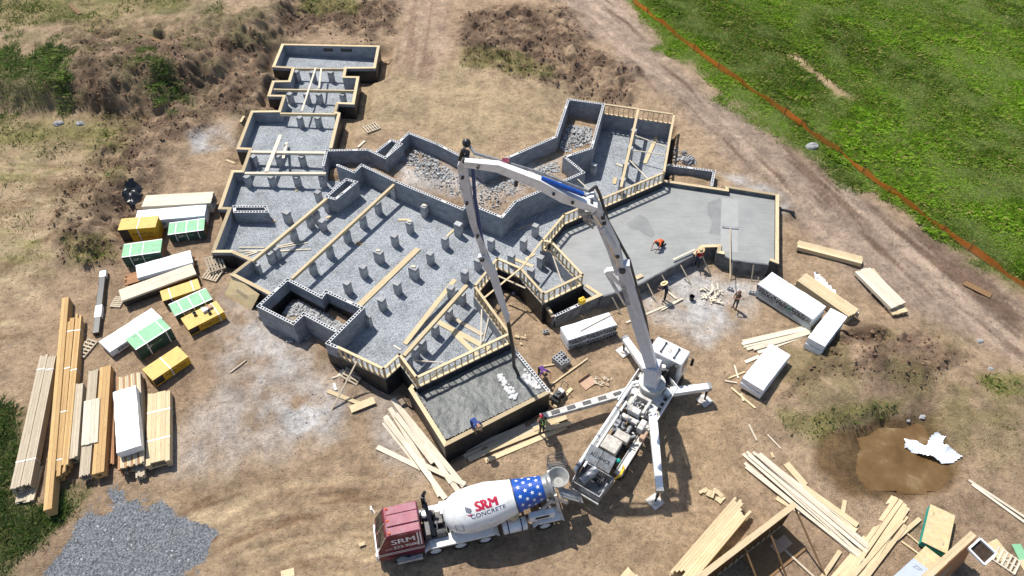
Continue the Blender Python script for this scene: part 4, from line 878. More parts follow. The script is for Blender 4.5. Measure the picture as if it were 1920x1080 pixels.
# upper left cluster
bundle((273, 366), (401, 359), (392, 380.5), .85, 'pale white lumber bundle farthest back in the left yard, beside black plastic', 'pale', 7, 7, straps=(), ragged=.03)
wrapped_pack((257, 394), (388, 382), (386, 404), .85, 'white wrapped lumber pack just in front of the rearmost bundle of the left yard', text='end', face='v1')
sheet_pack((228, 410), (297, 404.5), (294, 425.5), 1.1, 'yellow sheathing pack with dark lettering in the rear row of the left yard', 'yellowpack', 'yellowside', (.5,), 'adv')
sheet_pack((317.5, 418), (384, 409), (382.5, 431), .85, 'green sheathing pack with three white straps, nearest the left wing wall', 'greenpack', 'greenside', (.2, .5, .82), 'zip', edge='brownboard')
sheet_pack((232.5, 458), (304, 448), (302.5, 472), .95, 'green sheathing pack standing apart below the rear yellow pack', 'greenpack', 'greenside', (.2, .52), 'zip', edge='brownboard')
bundle((232, 516), (361, 478), (371, 494), .45, 'lumber layer under the long white wrapped pack in the middle of the left yard', 'redwood', 6, 4, straps=(), ragged=.25)
wrapped_pack((253, 497), (357, 468), (364, 491), .85, 'long white wrapped pack lying on brown lumber in the middle of the left yard', low=.42)
r_, gq = wrapped_pack((222, 545), (361, 495), (375, 512), .75, 'long pale lumber bundle with black underside wrap in the left yard', low=.1)
for c in list(r_.children): c.data.materials[0] = M['black'] if c.name.startswith('wrap') else c.data.materials[0]
a, u, v, Ln, wd, zg, zt = gq
for i in range(8):
    b = MB(); p = a+v*(wd*(i+.5)/8); b.bar((*(p+u*.02)[:2], zt-.02), (*(p+u*(Ln-.02))[:2], zt-.02), wd/8-.008, .14); b.build('board', 'pale', r_)
sheet_pack((300, 546), (370, 522.5), (379, 539.5), .75, 'yellow sheathing pack with two white straps behind the green one in the left yard', 'yellowpack', 'yellowside', (.22, .82), 'adv')
sheet_pack((316, 571), (385, 540), (396.5, 561), .7, 'green sheathing pack between two yellow packs in the left yard', 'greenpack', 'greenside', (.22, .5, .8), 'zip', edge='brownboard')
_, gq = sheet_pack((339, 597), (405, 564), (423, 583), .72, 'yellow sheathing pack littered with boxes and film on top', 'yellowpack', 'yellowside', (.85,), 'adv')
a, u, v, Ln, wd, zg, zt = gq
for i, (s, t, sx, sy, sz, mt, nm, lb) in enumerate(((.62, .35, .34, .26, .2, 'white', 'box', 'white carton lying on the littered yellow pack'), (.76, .3, .4, .25, .16, 'cardboard', 'box', 'brown carton lying on the littered yellow pack'), (.68, .62, .2, .16, .22, 'black', 'bucket', 'small black tub standing on the littered yellow pack'), (.35, .25, .2, .14, .2, 'black', 'bucket', 'black roll of tape at the left of the littered yellow pack'))):
    p = a+u*Ln*s+v*wd*t; b = MB()
    if nm == 'bucket': b.lathe((*p[:2], zt+.005), (*p[:2], zt+.005+sz), [(0, .09), (.9, .11), (1, .12), (1, .1), (.15, .085)], 14)
    else:
        fr = lambda q: (*(p+u*q[0]+v*q[1])[:2], q[2]); b.box(-sx/2, sx/2, -sy/2, sy/2, zt+.005, zt+sz, 0, fr); b.hexa([fr(q) for q in ((-sx/2, -sy/2, zt+sz+.002), (0, -sy/2, zt+sz+.002), (0, -sy*.8, zt+sz+.06), (-sx/2, -sy*.8, zt+sz+.06), (-sx/2, -sy/2, zt+sz+.012), (0, -sy/2, zt+sz+.012), (0, -sy*.8, zt+sz+.07), (-sx/2, -sy*.8, zt+sz+.07))])
    tag(b.build(nm, mt), lb, nm)
M['film'] = plain('white_film', (.74, .78, .82), .3, .06, 2, dirt=(.45, .50, .56), spec=.5)
def crumple(name, poly, z, mat, label, cat, n=26, amp=.22, zg=None, dark=None):
    """crumpled film: a sheet with folds, lying on the ground"""
    pl = [W(px, py, z) for px, py in poly]; a = np.array(pl)[:, :2]; x0, y0 = a.min(0); x1, y1 = a.max(0); st = max(x1-x0, y1-y0)/n
    xs = np.arange(x0, x1+st, st); ys = np.arange(y0, y1+st, st); X, Y = np.meshgrid(xs, ys); ins = sdist([tuple(q) for q in a], X, Y) < st*.3; gzv = height(X.ravel(), Y.ravel()).reshape(X.shape)
    if zg is not None: gzv = np.maximum(gzv, zg)
    Z = gzv+.03+amp*np.abs(fbm(X, Y, .9, 3))*2.2+amp*.5*np.abs(fbm(X+7, Y, 2.6, 2)); b = MB(); idx = {}
    for j in range(len(ys)-1):
        for i in range(len(xs)-1):
            if ins[j, i] and ins[j+1, i+1] and ins[j, i+1] and ins[j+1, i]:
                b.f.append(tuple(idx.setdefault(k, len(idx)) for k in ((j, i), (j, i+1), (j+1, i+1), (j+1, i)))); b.uv.append([(0, 0)]*4)
                b.mi.append(1 if dark and random.random() < dark else 0)
    b.v = [(X[k], Y[k], Z[k]) for k in idx]; return tag(b.build(name, [mat, 'inkgrey'] if dark else mat, smooth=True), label, cat)
crumple('plastic_sheet', PX('242,372 258,360 274,362 268,384 258,390 262,400 246,398 238,388'), .4, 'black', 'crumpled black plastic at the end of the rearmost lumber bundle', 'plastic sheet', 16, .35)
r_, gq = wrapped_pack((184, 640), (284, 576.5), (305, 596), .6, 'white wrapped pack with black emblem beside the tall green pack', text='end', face='v1')
sheet_pack((235, 635), (300, 595), (321, 614), 1.1, 'tallest green sheathing pack with dark side cover, nearest the rubble pit', 'greenpack', 'greenside', (.3, .85), 'zip', edge='brownboard')
sheet_pack((266.5, 692.5), (332.5, 649), (355, 667), .72, 'yellow sheathing pack at the lower end of the left yard', 'yellowpack', 'yellowside', (.5,), 'adv')
# black wrapped beams, leaning board
b = MB(); p0, p1 = G(195, 508, .2), G(181, 627, .2); b.bar(p0, p1, .40, .3); o = tag(b.build('wrapped_beam', 'black', bevel=.03), 'long black wrapped beam bundle lying left of the yard', 'beam bundle')
d = (p1-p0); b = MB()
for s0, s1 in ((.02, .12), (.58, .76)): b.bar(p0+d*s0+[0, 0, .003], p0+d*s1+[0, 0, .003], .406, .302)
b.build('white_label', 'white', o)
A_, B_, C_, D_ = W(437, 517, 1.1), W(487, 552, 1.1), W(470, 584, -.15), W(421, 553, -.1); n_ = np.cross(B_-A_, D_-A_); n_ /= np.linalg.norm(n_); b = MB(); b.hexa([D_, C_, B_, A_, D_-n_*.02, C_-n_*.02, B_-n_*.02, A_-n_*.02]); o = tag(b.build('leaning_board', 'osb'), 'strand board sheet leaning against the left wing wall', 'board')
b = MB()
for k in (.42, .5): put_text(b, 'SHEATHING SPAN', flat_fn(A_*(1-k)+D_*k+(B_-A_)*.5+n_*(-.03 if n_[2] < 0 else .03), B_-A_, A_-D_), .13)
b.build('stamp', 'inkgrey', o)
# pallets
def pallet(ctr, ang, label, z=.0, tiltx=0, sx=1.1, sy=1.0, mat='greywood'):
    p = G(*ctr); t = thing('pallet', label, 'pallet', (p[0], p[1], p[2]+z)); ca, sa = math.cos(ang), math.sin(ang)
    fr = lambda q: (p[0]+q[0]*ca-q[1]*sa, p[1]+q[0]*sa+q[1]*ca, p[2]+z+q[2]+q[1]*tiltx+abs(sy/2*tiltx))
    for y in (-sy/2+.05, 0, sy/2-.05): b = MB(); b.box(-sx/2, sx/2, y-.03, y+.03, .02, .11, 0, fr); b.build('bearer', mat, t)
    for i in range(6): x = -sx/2+.06+i*(sx-.12)/5; b = MB(); b.box(x-.055, x+.055, -sy/2, sy/2, .112, .132, 0, fr); b.build('deck_board', mat, t)
    for x in (-sx/2+.06, 0, sx/2-.06): b = MB(); b.box(x-.05, x+.05, -sy/2, sy/2, 0, .018, 0, fr); b.build('base_board', mat, t)
    return t
pallet((408, 505), .5, 'pallet tipped on other pallet wood beside the left wing trench', .25, .5); pallet((400, 517), -.3, 'broken pallet lying under the tipped one beside the left wing trench', .0, .1)
pallet((697, 241), .6, 'weathered pallet alone on bare soil right of the left wing', 0, 0, 1.2, 1.0); pallet((222, 568), 1.5, 'small pallet at the left end of the black wrapped lumber', 0, 0, .9, .7); pallet((664, 708), 1.25, 'grey pallet leaning in the trench below the front stud wall', .1, .45, 1.2, 1.0)
pallet((163, 655), 1.3, 'wrecked pallet between the orange beams and the white pack', 0, .1, 1.3, .7)
# lower left lumber row
bundle((90, 664), (36, 914), (18, 919), .75, 'long weathered lumber bundle at the far left, left half', 'greywood', 3, 6, (.12, .82), .1); bundle((105, 665), (57, 908), (37, 912), .72, 'long weathered lumber bundle at the far left, right half with one short board', 'greywood', 8, 5, (.12, .82), .1)
bundle((45, 880), (27, 944), (63, 938), .22, 'low weathered boards showing under the far left bundle', 'greywood', 5, 2, (), .1)
bundle((129, 556), (97, 953), (81, 955), .82, 'longest and narrowest orange beam, standing past both ends of its neighbours', 'lvl', 2, 5, (), .0)
bundle((140, 594), (113, 888), (98, 890), .78, 'middle orange beams bound with white straps', 'lvl', 2, 4, (.1, .36, .64, .92), .3); bundle((153, 588), (127, 876), (114, 880), .78, 'right orange beams with stepped ends beside the short grey bundle', 'lvl', 3, 4, (.12, .4), .5)
bundle((156, 717), (145, 856), (124, 853), .72, 'short grey lumber bundle between orange beams and mixed stack', 'greywood', 4, 6, (), .06)
bundle((184, 691), (168, 889), (148, 892), .62, 'grey strips of lumber at the left of the mixed stack', 'greywood', 8, 5, (), .08); bundle((208, 685), (195, 884), (172, 890), .66, 'orange beams at the right of the mixed stack', 'lvl', 3, 3, (), .05)
bundle((187, 745), (183, 828), (152, 834), .78, 'pale boards laid on top of the mixed stack', 'pale', 4, 2, (), .03, lift=.62)
bundle((214, 734), (214, 868), (203, 870), .25, 'low reddish boards left of the white topped lumber stack', 'redwood', 3, 2, (), .3)
bundle((263, 697), (270, 866), (221, 872), .75, 'brown lumber stack under a white wrapped pack in the lower left row', 'brownboard', 12, 6, (), .1, mats=['greywood', 'pine', 'redwood'])
bundle((268, 800), (271, 891), (254, 893), .42, 'loose lumber ends sticking out under the white topped stack', 'greywood', 5, 3, (), .1)
wrapped_pack((255, 721), (265, 835), (217, 844), 1.35, 'white wrapped pack lying on a brown lumber stack in the lower left row', low=.72)
bundle((319, 730), (318, 862), (273, 866), .62, 'yellowish lumber bundle with two white straps at the right end of the lower left row', 'pine', 5, 5, (.28, .68), .1)
# right yard
bundle((1497, 450), (1618, 481), (1615, 494), .42, 'single long timber beam bundle lying beside the smooth slab', 'pine', 3, 2, (), .03)
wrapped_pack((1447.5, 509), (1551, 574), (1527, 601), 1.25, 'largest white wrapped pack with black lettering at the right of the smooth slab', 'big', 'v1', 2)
bundle((1512, 512), (1611, 580), (1592, 594), .72, 'tan lumber bundle torn out of its white film beside the largest pack', 'pine', 5, 5, (), .06)
crumple('plastic_sheet', PX('1526,504 1536,508 1560,527 1575,548 1602,563 1613,572 1614,588 1606,580 1590,568 1560,545 1535,525'), -.4, 'wrap', 'white film peeled off beside the tan lumber bundle', 'plastic sheet', 30, .25, dark=.1)
bundle((1610, 508), (1675, 590), (1701, 580), .28, 'lower layer of the pale lumber at the far right', 'pine', 7, 2, (.3,), .06); bundle((1630, 500), (1699, 567), (1674, 580), .55, 'upper layer of the pale lumber at the far right', 'pale', 5, 2, (), .06, lift=.3)
wrapped_pack((1557.5, 576), (1514, 632), (1547, 651), 1.1, 'white wrapped pack with rumpled grey end beside the largest pack', 'end', 'v1', 2)
wrapped_pack((1444, 642.5), (1391, 708), (1426, 740), 1.0, 'plain white wrapped pack nearest the pump truck on the right', None, 'v1', 2)
_, gq = wrapped_pack((1050, 613), (1142, 584), (1160, 608), 1.15, 'white wrapped pack with black lettering between the notch and the pump truck cab', 'timber', 'v1', 2)
a, u, v, Ln, wd, zg, zt = gq; beam((1088, 620), (1149, 588), zt+.07, zt+.07, .05, .04, 'thin stick lying on the lettered pack by the pump truck', 'greywood', 'stick', plies=1); zq = ground_at((1500, 560))+1.3
beam((1452, 516), (1489, 540), zq, zq, .05, .05, 'thin white stick lying on the largest white pack', 'pale', 'stick', plies=1)
def pile(specs, label, group, mat, wd=.2, t=.05, cat='board'):
    """loose boards, each on whatever lies below it"""
    for i, s in enumerate(specs):
        p0, p1, lay_ = s[0], s[1], s[2]; w_ = s[3] if len(s) > 3 else wd; mt = s[4] if len(s) > 4 else mat
        plank(p0, p1, label, mt, w_, t, z=G(*p0)[2]+.05+lay_*.055, z2=G(*p1)[2]+.05+lay_*.055, group=group, name='board', cat=cat)
pile([((1392, 640), (1515, 612), 0), ((1391, 645), (1519, 615), 1), ((1394, 650), (1516, 618), 0), ((1400, 655), (1520, 619), 1), ((1413, 655), (1519, 624), 2), ((1421, 661), (1512, 628), 0), ((1397, 679), (1423, 668), 0, .22)], 'pale loose board fanned out between the white packs on the right', 'loose boards between the right packs', 'pale')
pile([((1393, 851), (1612, 1040), 0), ((1400, 847), (1618, 1043), 1), ((1396, 868), (1610, 1046), 0), ((1404, 853), (1626, 1036), 2), ((1412, 848), (1622, 1030), 1), ((1418, 852), (1628, 1028), 2), ((1424, 850), (1630, 1024), 1), ((1440, 868), (1625, 1022), 0), ((1398, 875), (1622, 1052), 1), ((1430, 858), (1598, 985), 0)], 'whitish board in the long fan of loose boards right of the outrigger', 'long fan of whitish boards', 'pale', .2)
pile([((1474, 869), (1510, 910), 0, .4), ((1506, 912), (1608, 985), 1, .34), ((1456, 933), (1500, 960), 0, .3), ((1560, 960), (1606, 995), 0, .3), ((1584, 938), (1580, 962), 0, .22), ((1446, 848), (1450, 858), 0, .15)], 'tan board strewn beside the long fan of whitish boards', 'tan boards beside the fan', 'pine', .22)
pile([((1675, 931), (1567, 1085), 0), ((1681, 933), (1575, 1085), 1), ((1690, 938), (1585, 1088), 2), ((1697, 945), (1600, 1090), 1), ((1702, 952), (1615, 1085), 2), ((1692, 975), (1595, 1085), 3), ((1698, 985), (1620, 1088), 2), ((1725, 972), (1640, 1045), 1), ((1575, 1033), (1540, 1085), 0), ((1598, 1040), (1560, 1085), 0), ((1608, 1043), (1580, 1090), 1), ((1700, 968), (1625, 1060), 0)], 'tan board in the crossed pile below the puddle', 'crossed pile of tan boards', 'pine', .22)
pile([((1816, 900), (1925, 972), 0, .16), ((1822, 908), (1925, 982), 0, .16)], 'pale stud lying on bare soil at the right edge', 'two studs at the right edge', 'pale')
pile([((736, 748), (862, 925), 1, .3), ((752, 768), (870, 912), 2, .3), ((731, 765), (800, 880), 0, .28), ((722, 780), (835, 935), 1, .3), ((720, 792), (790, 880), 0, .3), ((742, 776), (812, 868), 3, .3), ((775, 800), (846, 905), 2, .28), ((790, 862), (825, 930), 1, .28), ((797, 873), (872, 908), 3, .28), ((722, 786), (757, 830), 2, .26)], 'pale board in the long heap between rough slab and mixer truck', 'heap of boards left of the rough slab', 'pale')
plank((707, 838), (786, 876), 'lone pale board pointing away from the heap above the mixer cab', 'pale', .3); plank((614, 733), (688, 762), 'tan board on the ground below the front stud wall', 'pine', .25); plank((657, 768), (702, 750), 'wide tan board crossing another below the front stud wall', 'pine', .5, z=-.55)
plank((670, 676), (620, 772), 'thin stick propped against the front stud wall', 'greywood', .09, .05, 1.2, -.6); plank((622, 709), (668, 694), 'pale offcut under the front stud wall', 'pale', .12); plank((626, 719), (630, 731), 'white offcut under the front stud wall', 'white', .12)
pile([((870, 856), (1010, 796), 0, .26, 'greywood'), ((878, 862), (1000, 806), 1, .3, 'greywood'), ((912, 846), (1048, 793), 1, .3), ((910, 864), (1062, 800), 0, .3), ((1012, 790), (1050, 778), 2, .3), ((1000, 805), (1062, 782), 2, .3), ((872, 845), (985, 798), 1, .28, 'greywood'), ((1020, 805), (1070, 793), 3, .26)], 'board in the pile along the front of the rough slab', 'boards in front of the rough slab', 'pine')
# slab props, screed, float
for i, (a, c) in enumerate((((1148, 558), (1165, 590)), ((1210, 525), (1232, 568)), ((1239, 512), (1258, 548)), ((1276, 497), (1297, 535)), ((1317, 481), (1334, 518)), ((1413, 497), (1409, 528)), ((1422, 520), (1422, 550)), ((1373, 492), (1370, 526)))):
    plank(a, c, 'thin stake propping the front edge of the smooth slab', 'greywood', .08, .05, .0, G(*c)[2], group='stakes along the smooth slab', name='stake', cat='stake')
plank((1396, 560), (1397, 500), 'stake', 'greywood', .06, .05, .1, .1) if False else None
plank((1262, 487), (1303, 468), 'straight white screed board held over the slab edge', 'pale', .12, .06, .25, .25, name='screed_board', cat='screed')
plank((1192, 522), (1204, 516), 'short block of wood on the slab edge below the boom', 'pine', .3, .1, .12)
t = thing('bull_float', 'long handled bull float lying across the smooth slab', 'bull float', W(1370, 427, .08)); b = MB(); b.bar(W(1354, 425, .1), W(1384, 428, .1), .2, .04); b.build('blade', 'steel', t); b = MB(); b.cyl(W(1369.5, 427, .14), W(1369, 523, .75), .028); b.build('handle', 'pine', t)
# small pit furniture
p = W(1091, 565, .3); t = thing('fuel_can', 'yellow plastic can on the corner of the small pit wall', 'can', (p[0], p[1], SLAB+.09)); fr = lambda q: (p[0]+q[0]*.85-q[1]*.5, p[1]+q[0]*.5+q[1]*.85, SLAB+.09+q[2]); b = MB(); b.box(-.2, .2, -.16, .16, 0, .42, 0, fr); b.build('can_body', 'yellow', t, bevel=.03); b = MB(); b.cyl(fr((-.1, 0, .42)), fr((-.1, 0, .5)), .05); b.cyl(fr((.02, 0, .46)), fr((.16, 0, .46)), .025); b.cyl(fr((.02, 0, .42)), fr((.02, 0, .46)), .02); b.cyl(fr((.16, 0, .42)), fr((.16, 0, .46)), .02); b.build('handle', 'yellow', t)
p = G(1296, 562); b = MB(); b.lathe(p, p+[0, 0, .36], [(0, .13), (.9, .17), (.95, .19), (1, .19), (1, .165), (.2, .13)], 18); tag(b.build('bucket', 'black', smooth=True), 'black bucket standing on pale gravel below the slab', 'bucket')
# loose concrete blocks
def cmu_mesh():
    b = MB(); b.box(-.2, .2, -.1, -.068, 0, .19); b.box(-.2, .2, .068, .1, 0, .19)
    for x in (-.2, -.02, .16): b.box(x, x+.04, -.067, .067, 0, .19)
    return b
_cb = []
def cmu_at(p, ang, label, group=None, flat=True):
    if not _cb: o = cmu_mesh().build('concrete_block', 'block', loc=(0, 0, 0)); _cb.append(o)
    else: o = _cb[0].copy(); C.objects.link(o)
    o.location = tuple(p); o.rotation_euler = (0, 0, ang) if flat else (math.pi/2, 0, ang); return tag(o, label, 'block', group)
for px, py, an, lb in ((490, 592, .3, 'loose hollow block at the left corner of the rubble pit'), (544, 641, .2, 'loose hollow block on pale dust below the rubble pit'), (578, 633, 1.2, 'loose hollow block in the shaded corner below the rubble pit'), (965, 549, 1.1, 'hollow block on the dirt inside the deep notch'), (1023, 624, .3, 'hollow block on the dirt below the deep notch'), (1369, 543, -.4, 'hollow block beside the worker in brown'), (1409, 550, -.2, 'hollow block on gravel near the largest pack'), (1262, 265, .4, 'hollow block right of the far stud frame'), (1282, 287, .4, 'second hollow block right of the far stud frame')): cmu_at(G(px, py, .02), an, lb)
def block_stack(px, py, ang, nx, ny, nz, label, group, step=None):
    p = G(px, py, .03); u = np.array([math.cos(ang), math.sin(ang)]); v = np.array([-u[1], u[0]])
    for k in range(nz):
        for j in range(ny):
            for i in range(nx):
                if k == nz-1 and step and (i, j) in step: continue
                q = p[:2]+u*(i-.5*(nx-1))*.42+v*(j-.5*(ny-1))*.21; cmu_at((*q, p[2]+k*.195), ang+random.uniform(-.05, .05), label, group)
block_stack(1052, 681, .75, 2, 4, 3, 'hollow block in the square stack beside the lettered white pack', 'stacked blocks by the white pack', {(1, 0), (1, 1)}); block_stack(1290, 304, .9, 2, 3, 2, 'hollow block in the heap right of the far stud frame', 'blocks right of the far frame', {(0, 0)})
# rubble
def rubble(name, poly, n, label, z=None, smin=.05, smax=.28):
    pl = xy([W(px, py, 0) for px, py in poly]); a = np.array(pl); b = MB(); c = 0; cen = a.mean(0)
    while c < n:
        p = rng.uniform(a.min(0), a.max(0))
        if not in_poly(pl, p[:1], p[1:])[0]: continue
        d = min(1, line_dist(pl, p[:1], p[1:], True)[0]/.9); zz = gz(*p)+d*random.uniform(0, .28); sx, sy, sz = (random.uniform(smin, smax)*k for k in (1, .7, .5)); A1, A2 = random.uniform(0, 6.28), random.uniform(-.7, .7)
        ca, sa, cb, sb = math.cos(A1), math.sin(A1), math.cos(A2), math.sin(A2)
        def fr(q):
            x, z_ = q[0]*cb-q[2]*sb, q[0]*sb+q[2]*cb; return (p[0]+x*ca-q[1]*sa, p[1]+x*sa+q[1]*ca, zz+z_)
        j = lambda s: s*random.uniform(.7, 1.2); cs = [fr((sx_*j(sx)/2, sy_*j(sy)/2, sz_*j(sz)/2)) for sz_ in (-1, 1) for sx_, sy_ in ((-1, -1), (1, -1), (1, 1), (-1, 1))]
        b.hexa(cs); c += 1
    return tag(b.build(name, 'block', recalc=False), label, 'rubble', kind='stuff')
rubble('rubble', PX('535,570 560,566 600,585 640,605 655,610 635,622 600,605 568,588 545,595 528,585'), 520, 'broken grey block rubble filling the pit at the lower left')
rubble('rubble', PX('1064,235 1112,238 1108,270 1060,288 1048,280'), 520, 'broken grey block rubble in the recess at the top of the courtyard')
rubble('rubble', PX('750,300 775,282 805,290 850,330 830,345 780,330'), 330, 'broken block rubble along the upper wall of the courtyard'); rubble('rubble', PX('640,298 680,295 690,303 655,305'), 140, 'small heap of broken block beside the planter box')
rubble('rubble', PX('755,325 860,330 930,350 1040,318 960,370 935,395 870,380'), 420, 'scattered block fragments on the courtyard floor', None, .04, .2); rubble('rubble', PX('905,350 940,345 1045,305 1050,325 970,345 935,362'), 280, 'block fragments along the inner courtyard wall', None, .05, .25)
rubble('rubble', PX('1265,275 1310,300 1305,312 1262,300'), 60, 'block fragments right of the far stud frame')
def sticks(poly, n, label, grp, mat='pale', l=(.25, .7), wd=.1):
    pl = PX(poly); a = np.array(pl); c = 0
    while c < n:
        p = rng.uniform(a.min(0), a.max(0))
        if not in_poly(pl, p[:1], p[1:])[0]: continue
        g = G(*p); t_ = random.uniform(0, 3.14); L_ = random.uniform(*l)/2; b = MB(); dx, dy = math.cos(t_)*L_, math.sin(t_)*L_; z = g[2]+.06+random.uniform(0, .1)
        b.bar((g[0]-dx, g[1]-dy, z), (g[0]+dx, g[1]+dy, z+random.uniform(-.03, .05)), wd*random.uniform(.7, 1.3), .04); tag(b.build('offcut', mat), label, 'offcut', grp); c += 1
sticks('1312,545 1345,535 1355,545 1350,575 1330,572 1315,560', 26, 'pale offcut in the heap on gravel below the slab notch', 'offcuts below the slab notch')
sticks('1312,918 1340,913 1362,930 1352,948 1325,945', 9, 'chunky pale offcut strewn beside the tan board stack', 'offcuts beside the board stack', 'pine', (.3, .45), .22)
sticks('640,690 672,690 668,712 636,716', 8, 'pale offcut near the pallet below the front stud wall', 'offcuts near the trench pallet')
sticks('968,630 985,628 986,645 972,648', 5, 'small pale offcut on dirt below the deep notch', 'offcuts below the notch', 'pine', (.15, .4)); sticks('1110,708 1150,712 1140,724 1115,726', 22, 'tiny wood shaving on the soil by the long outrigger', 'shavings by the outrigger', 'pale', (.12, .35), .04)
for a, c, lb, m_, wd in (((1377, 685), (1384, 709), 'white stick left of the plain white pack', 'pale', .1), ((1366, 709), (1397, 697), 'tan stick left of the plain white pack', 'pine', .1), ((1359, 714), (1382, 718), 'small white stick left of the plain white pack', 'pale', .07), ((1371, 727), (1416, 765), 'tan stick below the plain white pack', 'pine', .12), ((1389, 738), (1394, 752), 'short white stick below the plain white pack', 'pale', .12), ((1404, 796), (1419, 826), 'white stick lying alone on bare ground', 'pale', .1), ((1439, 815), (1464, 841), 'thin white stick lying alone on bare ground', 'pale', .07),
    ((432, 698), (462, 675), 'thin rod on bare ground right of the yellow packs', 'greywood', .07), ((262, 67), (320, 84), 'pale branch on the upper left mound', 'dark_wood', .3), ((1174, 605), (1280, 560), 'long pale board on the ground in front of the slab', 'pale', .14), ((1240, 582), (1277, 562), 'white board below the worker in navy', 'pale', .1), ((1250, 545), (1268, 560), 'white board beside the worker in navy', 'pale', .14), ((1032, 722), (1102, 672), 'pale stick propped by the block stack', 'pine', .1), ((1010, 688), (1040, 683), 'short stick beside the hollow wall of the rough slab', 'pine', .09), ((1040, 762), (1072, 728), 'tan beam by the small machine', 'pine', .22), ((722, 116), (734, 112), 'short white board right of the far room', 'pale', .18), ((671, 276), (684, 264), 'short pale board right of the second room', 'pale', .18), ((1808, 530), (1858, 555), 'brown board on soil at the far right', 'dark_wood', .5), ((424, 300), (440, 306), 'tan offcut left of the wing wall', 'pine', .2), ((452, 232), (460, 226), 'yellow offcut left of the wing wall', 'pine', .2), ((130, 8), (150, 26), 'dead branch at the top left', 'dark_wood', .35), ((1464, 392), (1490, 398), 'black pipe right of the smooth slab', 'black', .18), ((1482, 396), (1491, 408), 'black pipe end right of the smooth slab', 'black', .16), ((527, 1078), (552, 1072), 'pale board end at the bottom edge', 'pine', .4), ((1028, 735), (1045, 745), 'short stick by the small machine', 'pale', .1), ((673, 1022), (684, 1018), 'tan chunk of wood left of the mixer cab', 'pine', .2)):
    plank(a, c, lb, m_, wd)
b = MB(); p0 = G(1102, 717, .06); b.box(-.45, .45, -.35, .35, 0, .02, 0, lambda q: (p0[0]+q[0]*.8-q[1]*.6, p0[1]+q[0]*.6+q[1]*.8, p0[2]+q[2]+q[0]*.1)); b.box(-.45, .45, .35, .36, 0, .22, 0, lambda q: (p0[0]+q[0]*.8-q[1]*.6, p0[1]+q[0]*.6+q[1]*.8, p0[2]+q[2]+q[0]*.1)); tag(b.build('cardboard_box', 'cardboard'), 'flattened brown cardboard box beside the long outrigger', 'cardboard')
crumple('plastic_sheet', PX('1698,818 1712,818 1742,830 1748,812 1758,808 1775,818 1768,830 1788,842 1806,856 1795,862 1770,862 1750,852 1725,845 1702,832'), -1.4, 'film', 'crumpled white plastic sheet lying in the puddle', 'plastic sheet', 44, .30)
for px, py, sz, lb in ((1730, 781, .22, 'white stone at the top edge of the puddle'), (1704, 787, .14, 'small white stone at the puddle edge'), (1858, 692 - 0, .18, 'pale stone on the right bank'), (1522, 275, .5, 'grey boulder in the grass by the orange fence'), (150, 232, .3, 'grey rock at the foot of the left mound'), (110, 232, .35, 'dark rock at the foot of the left mound'), (1838, 640, .2, 'pale rock on the track edge')):
    p = G(px, py); b = MB(); b.ball((0, 0, 0), sz, 0, 6, 8, (1.2, .9, .6)); b.v = [tuple(np.array(q)*random.uniform(.8, 1.15)+p) for q in b.v]; tag(b.build('stone', 'chip'), lb, 'stone')
# orange fence
fl = PX('1186,5 1212,27 1240,46 1262,66 1300,95 1345,130 1390,160 1440,194 1470,215 1500,238 1535,265 1570,288 1615,325 1665,362 1715,398 1765,436 1815,470 1865,505 1925,545 1990,590')
pts = [G(*q) for q in fl]; t = thing('safety_fence', 'orange plastic mesh fence between the earth track and the meadow', 'fence', pts[0]); b = MB(); b2 = []
for i, (a, c) in enumerate(zip(pts[:-1], pts[1:])):
    n = 5
    for k in range(n):
        f = lambda s, zz: (*(a+(c-a)*s+np.array([0, 0, zz])),); s0, s1 = k/n, (k+1)/n; hgt = lambda s: (.58 if i not in (1, 11) else .45)-.28*math.sin(math.pi*s)*(.5+.5*math.sin(i*2.3))
        ln = .16*math.sin(i*1.7+s0*2)
        o0 = np.array([ln, -ln, 0])
        for r in range(6):
            q = lambda s, rr: tuple(np.array(f(s, .08+hgt(s)*rr/6))+o0*rr/6); b.face([q(s0, r+.06), q(s1, r+.06), q(s1, r+.82), q(s0, r+.82)])
        for w_ in np.linspace(s0, s1, 5)[:-1]:
            q = lambda s, rr: tuple(np.array(f(s, .08+hgt(s)*rr/6))+o0*rr/6+np.array([.002, .002, 0])); b.face([q(w_, 0), q(w_+.012, 0), q(w_+.012, 6), q(w_, 6)])
    m_ = MB(); m_.cyl(a-[0, 0, .2], a+[.03, 0, .95], .03, n=6); m_.build('stake', 'dark_wood', t)
b.build('mesh_netting', 'orange', t)
# bottom right: framed panels, sheet stack
wl = [W(1350, 1053, .9), W(1491, 945, .9)]; gzp = float(np.mean([gz(p[0], p[1]) for p in wl])); t = thing('framed_wall', 'standing timber framed panel with brown sheathing and braces at the bottom edge', 'framed panel', (*((wl[0]+wl[1])/2)[:2], gzp)); d = (wl[1]-wl[0]); ext = wl[0]-d*.45; d = wl[1]-ext; Ln = np.linalg.norm(d); d /= Ln; nn = np.array([d[1], -d[0], 0])
q = lambda s, z, o=0.: ext+d*s+nn*o+np.array([0, 0, z-.9]); b = MB(); b.bar(q(0, .88), q(Ln, .88), .3, .06); b.build('top_plate', 'pine', t); b = MB(); b.bar(q(0, gzp+.05), q(Ln, gzp+.05), .15, .06); b.build('bottom_plate', 'pine', t)
for i in range(int(Ln/.4)+1): s = min(i*.4+.03, Ln-.03); b = MB(); b.bar(q(s, gzp+.08), q(s, .85), .14, .04, up=d); b.build('stud', 'dark_wood', t)
b = MB(); b.bar(q(0, (gzp+.9)/2, -.09), q(Ln, (gzp+.9)/2, -.09), .02, .9-gzp-.02); b.build('sheathing', 'osb', t)
